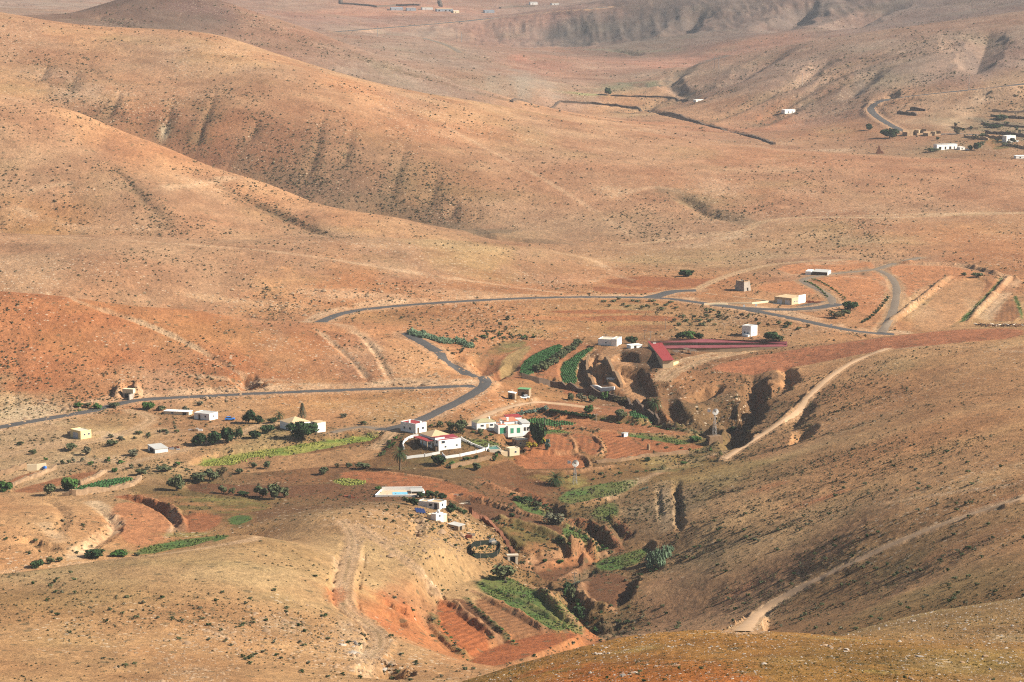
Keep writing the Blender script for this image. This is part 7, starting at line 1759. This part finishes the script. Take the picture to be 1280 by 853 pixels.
# ------------------------------------------------------------------ poles
def pole(px, py, hpx, label, double=False, name='utility_pole', light=False):
    X, Y, Z = at(px, py); h = hpx / pxm(px, py); k = max(1.0, Y / 1400); r = thing(name, label, 'pole', (X, Y, Z), R.uniform(-.3, .3))
    for dx in ((-1.2 * k, 1.2 * k) if double else (0,)):
        b = MB(); b.tube([(dx, 0, -1), (dx, 0, h)], [.16 * k, .11 * k], 6); b.build('pole', M['steel' if light else 'wood'], r)
    b = MB(); w = 2.0 * k if double else .9; b.box(-w, -.07, h - .5, w, .07, h - .34); b.build('crossarm', M['wood'], r)
    for dx in (-w * .85, 0, w * .85): b = MB(); b.lathe([(.06 * k, h - .339), (.08 * k, h - .2), (.03 * k, h - .08)], 6, c=(dx, 0)); b.build('insulator', M['whitegrey'], r)
for a in ((775, 525, 11, 'thin pole between the red strips, right one'), (745, 528, 11, 'thin pole between the red strips, left one'), (832, 411, 13, 'wooden pole on the red bank above the barn'), (806, 424, 12, 'pole by the low white shed'), (813, 424, 10, 'shorter pole right of the one by the low white shed'), (681, 531, 10, 'thin pole at the near end of the green plot'), (757, 424, 6, 'short post on the roof line of the white farm building'), (718, 727, 12, 'thin pole above the stream cut'), (905, 412, 8, 'small pole on the bank left of the cube house')):
    pole(*a)
for a in ((472, 46, 11, 'single pole on the far plain at the upper left', False), (574, 53, 13, 'double pole on the far plain above the long hill', True), (895.5, 86, 15, 'double pole on the far right hill', True), (1002.5, 107, 15, 'single pole on the far right hillside', False), (1211, 113, 18, 'tall pole beside the far road', False)):
    pole(a[0], a[1], a[2], a[3], a[4], light=True)

# ------------------------------------------------------------------ cars
def car(px, py, rz, paint, label):
    X, Y, Z = at(px, py); r = thing('parked_car', label, 'car', (X, Y, Z + .03), math.radians(rz)); b = MB()
    b.frustum([(-2.0, -.82, .28), (2.0, -.82, .28), (2.0, .82, .28), (-2.0, .82, .28)], [(-2.05, -.84, .72), (2.02, -.82, .66), (2.02, .82, .66), (-2.05, .84, .72)]); b.frustum([(-2.05, -.84, .72), (2.02, -.82, .66), (2.02, .82, .66), (-2.05, .84, .72)], [(-1.95, -.76, .92), (1.85, -.72, .82), (1.85, .72, .82), (-1.95, .76, .92)]); b.build('body', M[paint], r)
    b = MB(); b.frustum([(-1.75, -.74, .92), (.95, -.74, .88), (.95, .74, .88), (-1.75, .74, .92)], [(-1.35, -.6, 1.40), (.25, -.6, 1.42), (.25, .6, 1.42), (-1.35, .6, 1.40)]); b.build('window_band', M['glass'], r)
    b = MB(); b.box(-1.36, -.61, 1.405, .26, .61, 1.46); b.build('roof', M[paint], r)
    for sx in (-1.25, 1.25):
        for sy in (-.8, .8):
            b = MB(); k = len(b.v)
            for yy in (sy - .1, sy + .1): b.v += [(sx + .32 * math.cos(j * .6283), yy, .32 + .32 * math.sin(j * .6283)) for j in range(10)]
            b.f += [(j, (j + 1) % 10, 10 + (j + 1) % 10, 10 + j) for j in range(10)] + [tuple(reversed(range(10))), tuple(range(10, 20))]; b.m += [0] * 12; b.build('wheel', M['tyre'], r)
    for sy in (-.55, .55): b = MB(); b.box(1.98, sy - .16, .5, 2.04, sy + .16, .64); b.build('headlight', M['glass'], r)
car(655.5, 498.5, 200, 'whitepaint', 'white car parked in front of the green-roofed shed'); car(287.5, 525.5, 10, 'bluepaint', 'bright blue car parked right of the flat white house'); car(623, 533, 60, 'bluegrey', 'grey car beside the white cottage'); car(1209, 188, 10, 'whitepaint', 'white car right of the long white farmhouse far off'); car(1271, 177.5, 30, 'whitepaint', 'tiny white car right of the two-storey far house')
# road signs
for px, py, l in ((1039, 411, 'small blue road sign at the lower bend of the main road'), (945, 386, 'small white road sign in front of the asphalt yard'), (930, 387, 'little white marker post beside the main road')):
    X, Y, Z = at(px, py); r = thing('road_sign', l, 'sign', (X, Y, Z)); b = MB(); b.tube([(0, 0, -.5), (0, 0, 2.2)], .06, 5); b.build('post', M['steel'], r); b = MB(); b.box(-.5, -.1, 1.3, .5, -.062, 2.3); b.build('sign_plate', M['bluegrey' if 'blue' in l else 'whitepaint'], r)

# ------------------------------------------------------------------ goats on the ridge
def goat_mesh(mat, seed):
    g = random.Random(seed); b = MB()
    b.tube([(-.62, 0, .62), (-.5, 0, .72), (-.1, 0, .70), (.3, 0, .74), (.52, 0, .80), (.66, 0, .98), (.74, 0, 1.10), (.86, 0, 1.08), (1.02, 0, .98)], [.08, .21, .24, .22, .18, .12, .12, .10, .05], 7)
    for sx, sy in ((-.45, -.12), (-.45, .12), (.38, -.12), (.38, .12)):
        b.tube([(sx, sy, .62), (sx + (.06 if sx < 0 else -.02), sy, .34), (sx - (.05 if sx < 0 else 0), sy, .30), (sx, sy, .0)], [.10, .055, .05, .035], 5)
    b.tube([(-.62, 0, .68), (-.76, 0, .80)], [.05, .02], 4); b.tube([(.76, .05, 1.18), (.66, .10, 1.36), (.52, .14, 1.40)], [.03, .022, .01], 4); b.tube([(.76, -.05, 1.18), (.66, -.10, 1.36), (.52, -.14, 1.40)], [.03, .022, .01], 4)
    b.tube([(.78, .08, 1.10), (.72, .24, 1.06)], [.035, .02], 4); b.tube([(.78, -.08, 1.10), (.72, -.24, 1.06)], [.035, .02], 4)
    return b.mesh('goat', M[mat], True)
GM = {m: goat_mesh(m, 1) for m in ('goat_white', 'goat_brown', 'goat_dark')}
GL = {'goat_white': ('pale goat in the herd standing on the red ridge', 'pale goats on the ridge'), 'goat_brown': ('brown goat in the herd standing on the red ridge', 'brown goats on the ridge'), 'goat_dark': ('black goat in the herd standing on the red ridge', 'black goats on the ridge')}
gg = random.Random(4)
for k in range(30):
    px = 1220 + 62 * (k + gg.uniform(-.4, .4)) / 29; py = 409.0 + gg.uniform(-1.6, 1.2); m = gg.choice(['goat_white', 'goat_brown', 'goat_dark', 'goat_white'])
    x, y, z = at(px, py); o = bpy.data.objects.new('goat', GM[m]); COL.objects.link(o); o.location = (x, y, z); o.rotation_euler = (0, 0, gg.choice([0, math.pi]) + gg.uniform(-.7, .7)); o.scale = (1.25,) * 3; tag(o, GL[m][0], 'goat', GL[m][1])

# ------------------------------------------------------------------ loose rock
def rock_mesh(seed, n=3):
    import bmesh
    bm = bmesh.new(); bmesh.ops.create_icosphere(bm, subdivisions=1, radius=1.0); g = random.Random(seed)
    for v in bm.verts: v.co *= g.uniform(.62, 1.12); v.co.z *= .62
    me = bpy.data.meshes.new('rock'); bm.to_mesh(me); bm.free(); return me
ROCKS = []
for k in range(6): m_ = rock_mesh(k); m_.materials.append(M['stone_grey'] if k % 2 else M['stone_pale']); ROCKS.append(m_)
gr = random.Random(9)
def rocks(n, box, size, label, group, line=None, mat=None):
    for k in range(n):
        if line: t = k / max(1, n - 1); px = line[0] + (line[2] - line[0]) * t + gr.uniform(-4, 4); py = line[1] + (line[3] - line[1]) * t + gr.uniform(-1.5, 1.5)
        else: px = gr.uniform(box[0], box[2]); py = gr.uniform(box[1], box[3])
        x, y, z = at(px, py); o = bpy.data.objects.new('rock', ROCKS[gr.randrange(6)]); COL.objects.link(o); s = gr.uniform(*size); o.location = (x, y, z); o.rotation_euler = (gr.uniform(-.2, .2), gr.uniform(-.2, .2), gr.uniform(0, 6)); o.scale = (s, s * gr.uniform(.6, 1), s * gr.uniform(.6, 1)); tag(o, label, 'rock', group)
rocks(14, None, (.18, .42), 'pale rock in the line across the foreground rise', 'line of rocks on the foreground rise', (742, 818, 762, 816)); rocks(9, None, (.15, .4), 'grey rock of the small outcrop below the road end', 'outcrop below the road end', (795, 799, 812, 792)); rocks(8, None, (.15, .38), 'grey rock of the outcrop right of centre in front', 'right front outcrop', (842, 810, 862, 805))
rocks(10, None, (.2, .5), 'rock of the low outcrop at the bottom edge', 'bottom edge outcrop', (778, 845, 800, 838)); rocks(14, None, (.2, .55), 'pale rock of the outcrop along the foreground crest', 'outcrop on the foreground crest', (1030, 806, 1060, 815)); rocks(14, (1090, 815, 1275, 850), (.2, .6), 'pale rock scattered at the lower right corner', 'rocks at the lower right corner'); rocks(14, (880, 796, 960, 850), (.12, .35), 'small rock scattered on the middle of the foreground rise', 'rocks on the middle foreground')
rocks(16, (476, 826, 496, 842), (.5, 1.1), 'grey boulder tumbled in the dark hollow at the bottom', 'boulders in the dark hollow'); rocks(10, (428, 800, 452, 822), (.5, 1.3), 'pale boulder on the white rocky cutting', 'boulders on the white cutting')
def stones(name, label, n, pick, size, mat, seed):
    g = np.random.default_rng(seed); px, py = pick(g, n); x, y = cast_fast(px, py); z = sample(H, x, y); m = ~in_sites(x, y) & ((y < 470) | (seed != 2))
    ico = np.array([(0, 0, 1), (.9, 0, .1), (.28, .85, .2), (-.72, .53, .1), (-.72, -.53, .15), (.28, -.85, .1)]); F = np.array([(0, 1, 2), (0, 2, 3), (0, 3, 4), (0, 4, 5), (0, 5, 1)])
    x = x[m]; y = y[m]; z = z[m]; k = len(x); s = size[0] * np.exp(g.normal(size=k) * .45) * np.clip(y / 600, .45, 1.6); rot = g.uniform(0, 6.28, k); c = np.cos(rot)[:, None]; q = np.sin(rot)[:, None]; j = g.uniform(.6, 1.25, (k, 6))
    V = np.stack([x[:, None] + (ico[None, :, 0] * c - ico[None, :, 1] * q) * s[:, None] * j, y[:, None] + (ico[None, :, 0] * q + ico[None, :, 1] * c) * s[:, None] * j, z[:, None] + ico[None, :, 2] * s[:, None] * .7 * j - .03], -1).reshape(-1, 3).astype(np.float32)
    FF = (F[None] + (np.arange(k) * 6)[:, None, None]).reshape(-1, 3).astype(np.int32)
    me = bpy.data.meshes.new(name); me.vertices.add(len(V)); me.vertices.foreach_set('co', V.ravel()); me.loops.add(FF.size); me.loops.foreach_set('vertex_index', FF.ravel()); me.polygons.add(len(FF)); me.polygons.foreach_set('loop_start', np.arange(0, FF.size, 3, dtype=np.int32)); me.update(calc_edges=True); me.materials.append(mat)
    o = bpy.data.objects.new(name, me); COL.objects.link(o); o['kind'] = 'stuff'; o['label'] = label
def pick_front(g, n):
    px = g.uniform(540, 1300, n); py = g.uniform(745, 853, n); return px, py
def pick_tan(g, n):
    c = np.array([(350, 780), (270, 800), (240, 840), (430, 800), (440, 830), (60, 515), (310, 380), (430, 368), (110, 110), (900, 235), (300, 485), (520, 478), (500, 660), (540, 680)]); k = g.integers(0, len(c), n); return c[k, 0] + g.normal(size=n) * 38, np.clip(c[k, 1] + g.normal(size=n) * 12, 5, 852)
stones('loose_stones', 'countless loose pale stones strewn over the foreground rise', 11000, pick_front, (.16,), M['stone_grey'], 2)
stones('loose_stones', 'countless pale stones strewn over the white stony slopes', 2600, pick_tan, (.36,), M['stone_pale'], 3)
gq = np.random.default_rng(12); pxs, pys = pick_front(gq, 9000); X, Y = cast_fast(pxs, pys); m = (Y < 470) & (gq.random(len(X)) < np.clip(.35 + 1.6 * fbm(X / 14, Y / 14, 4, 3), 0, 1))
tufts('dry_grass', 'short olive and yellow grass on the foreground rise', X[m], Y[m], gq.uniform(.25, .6, m.sum()), leaf_mat('foreground_grass', (.035, .038, .010), (.15, .115, .03), .2), .5, True, 8)
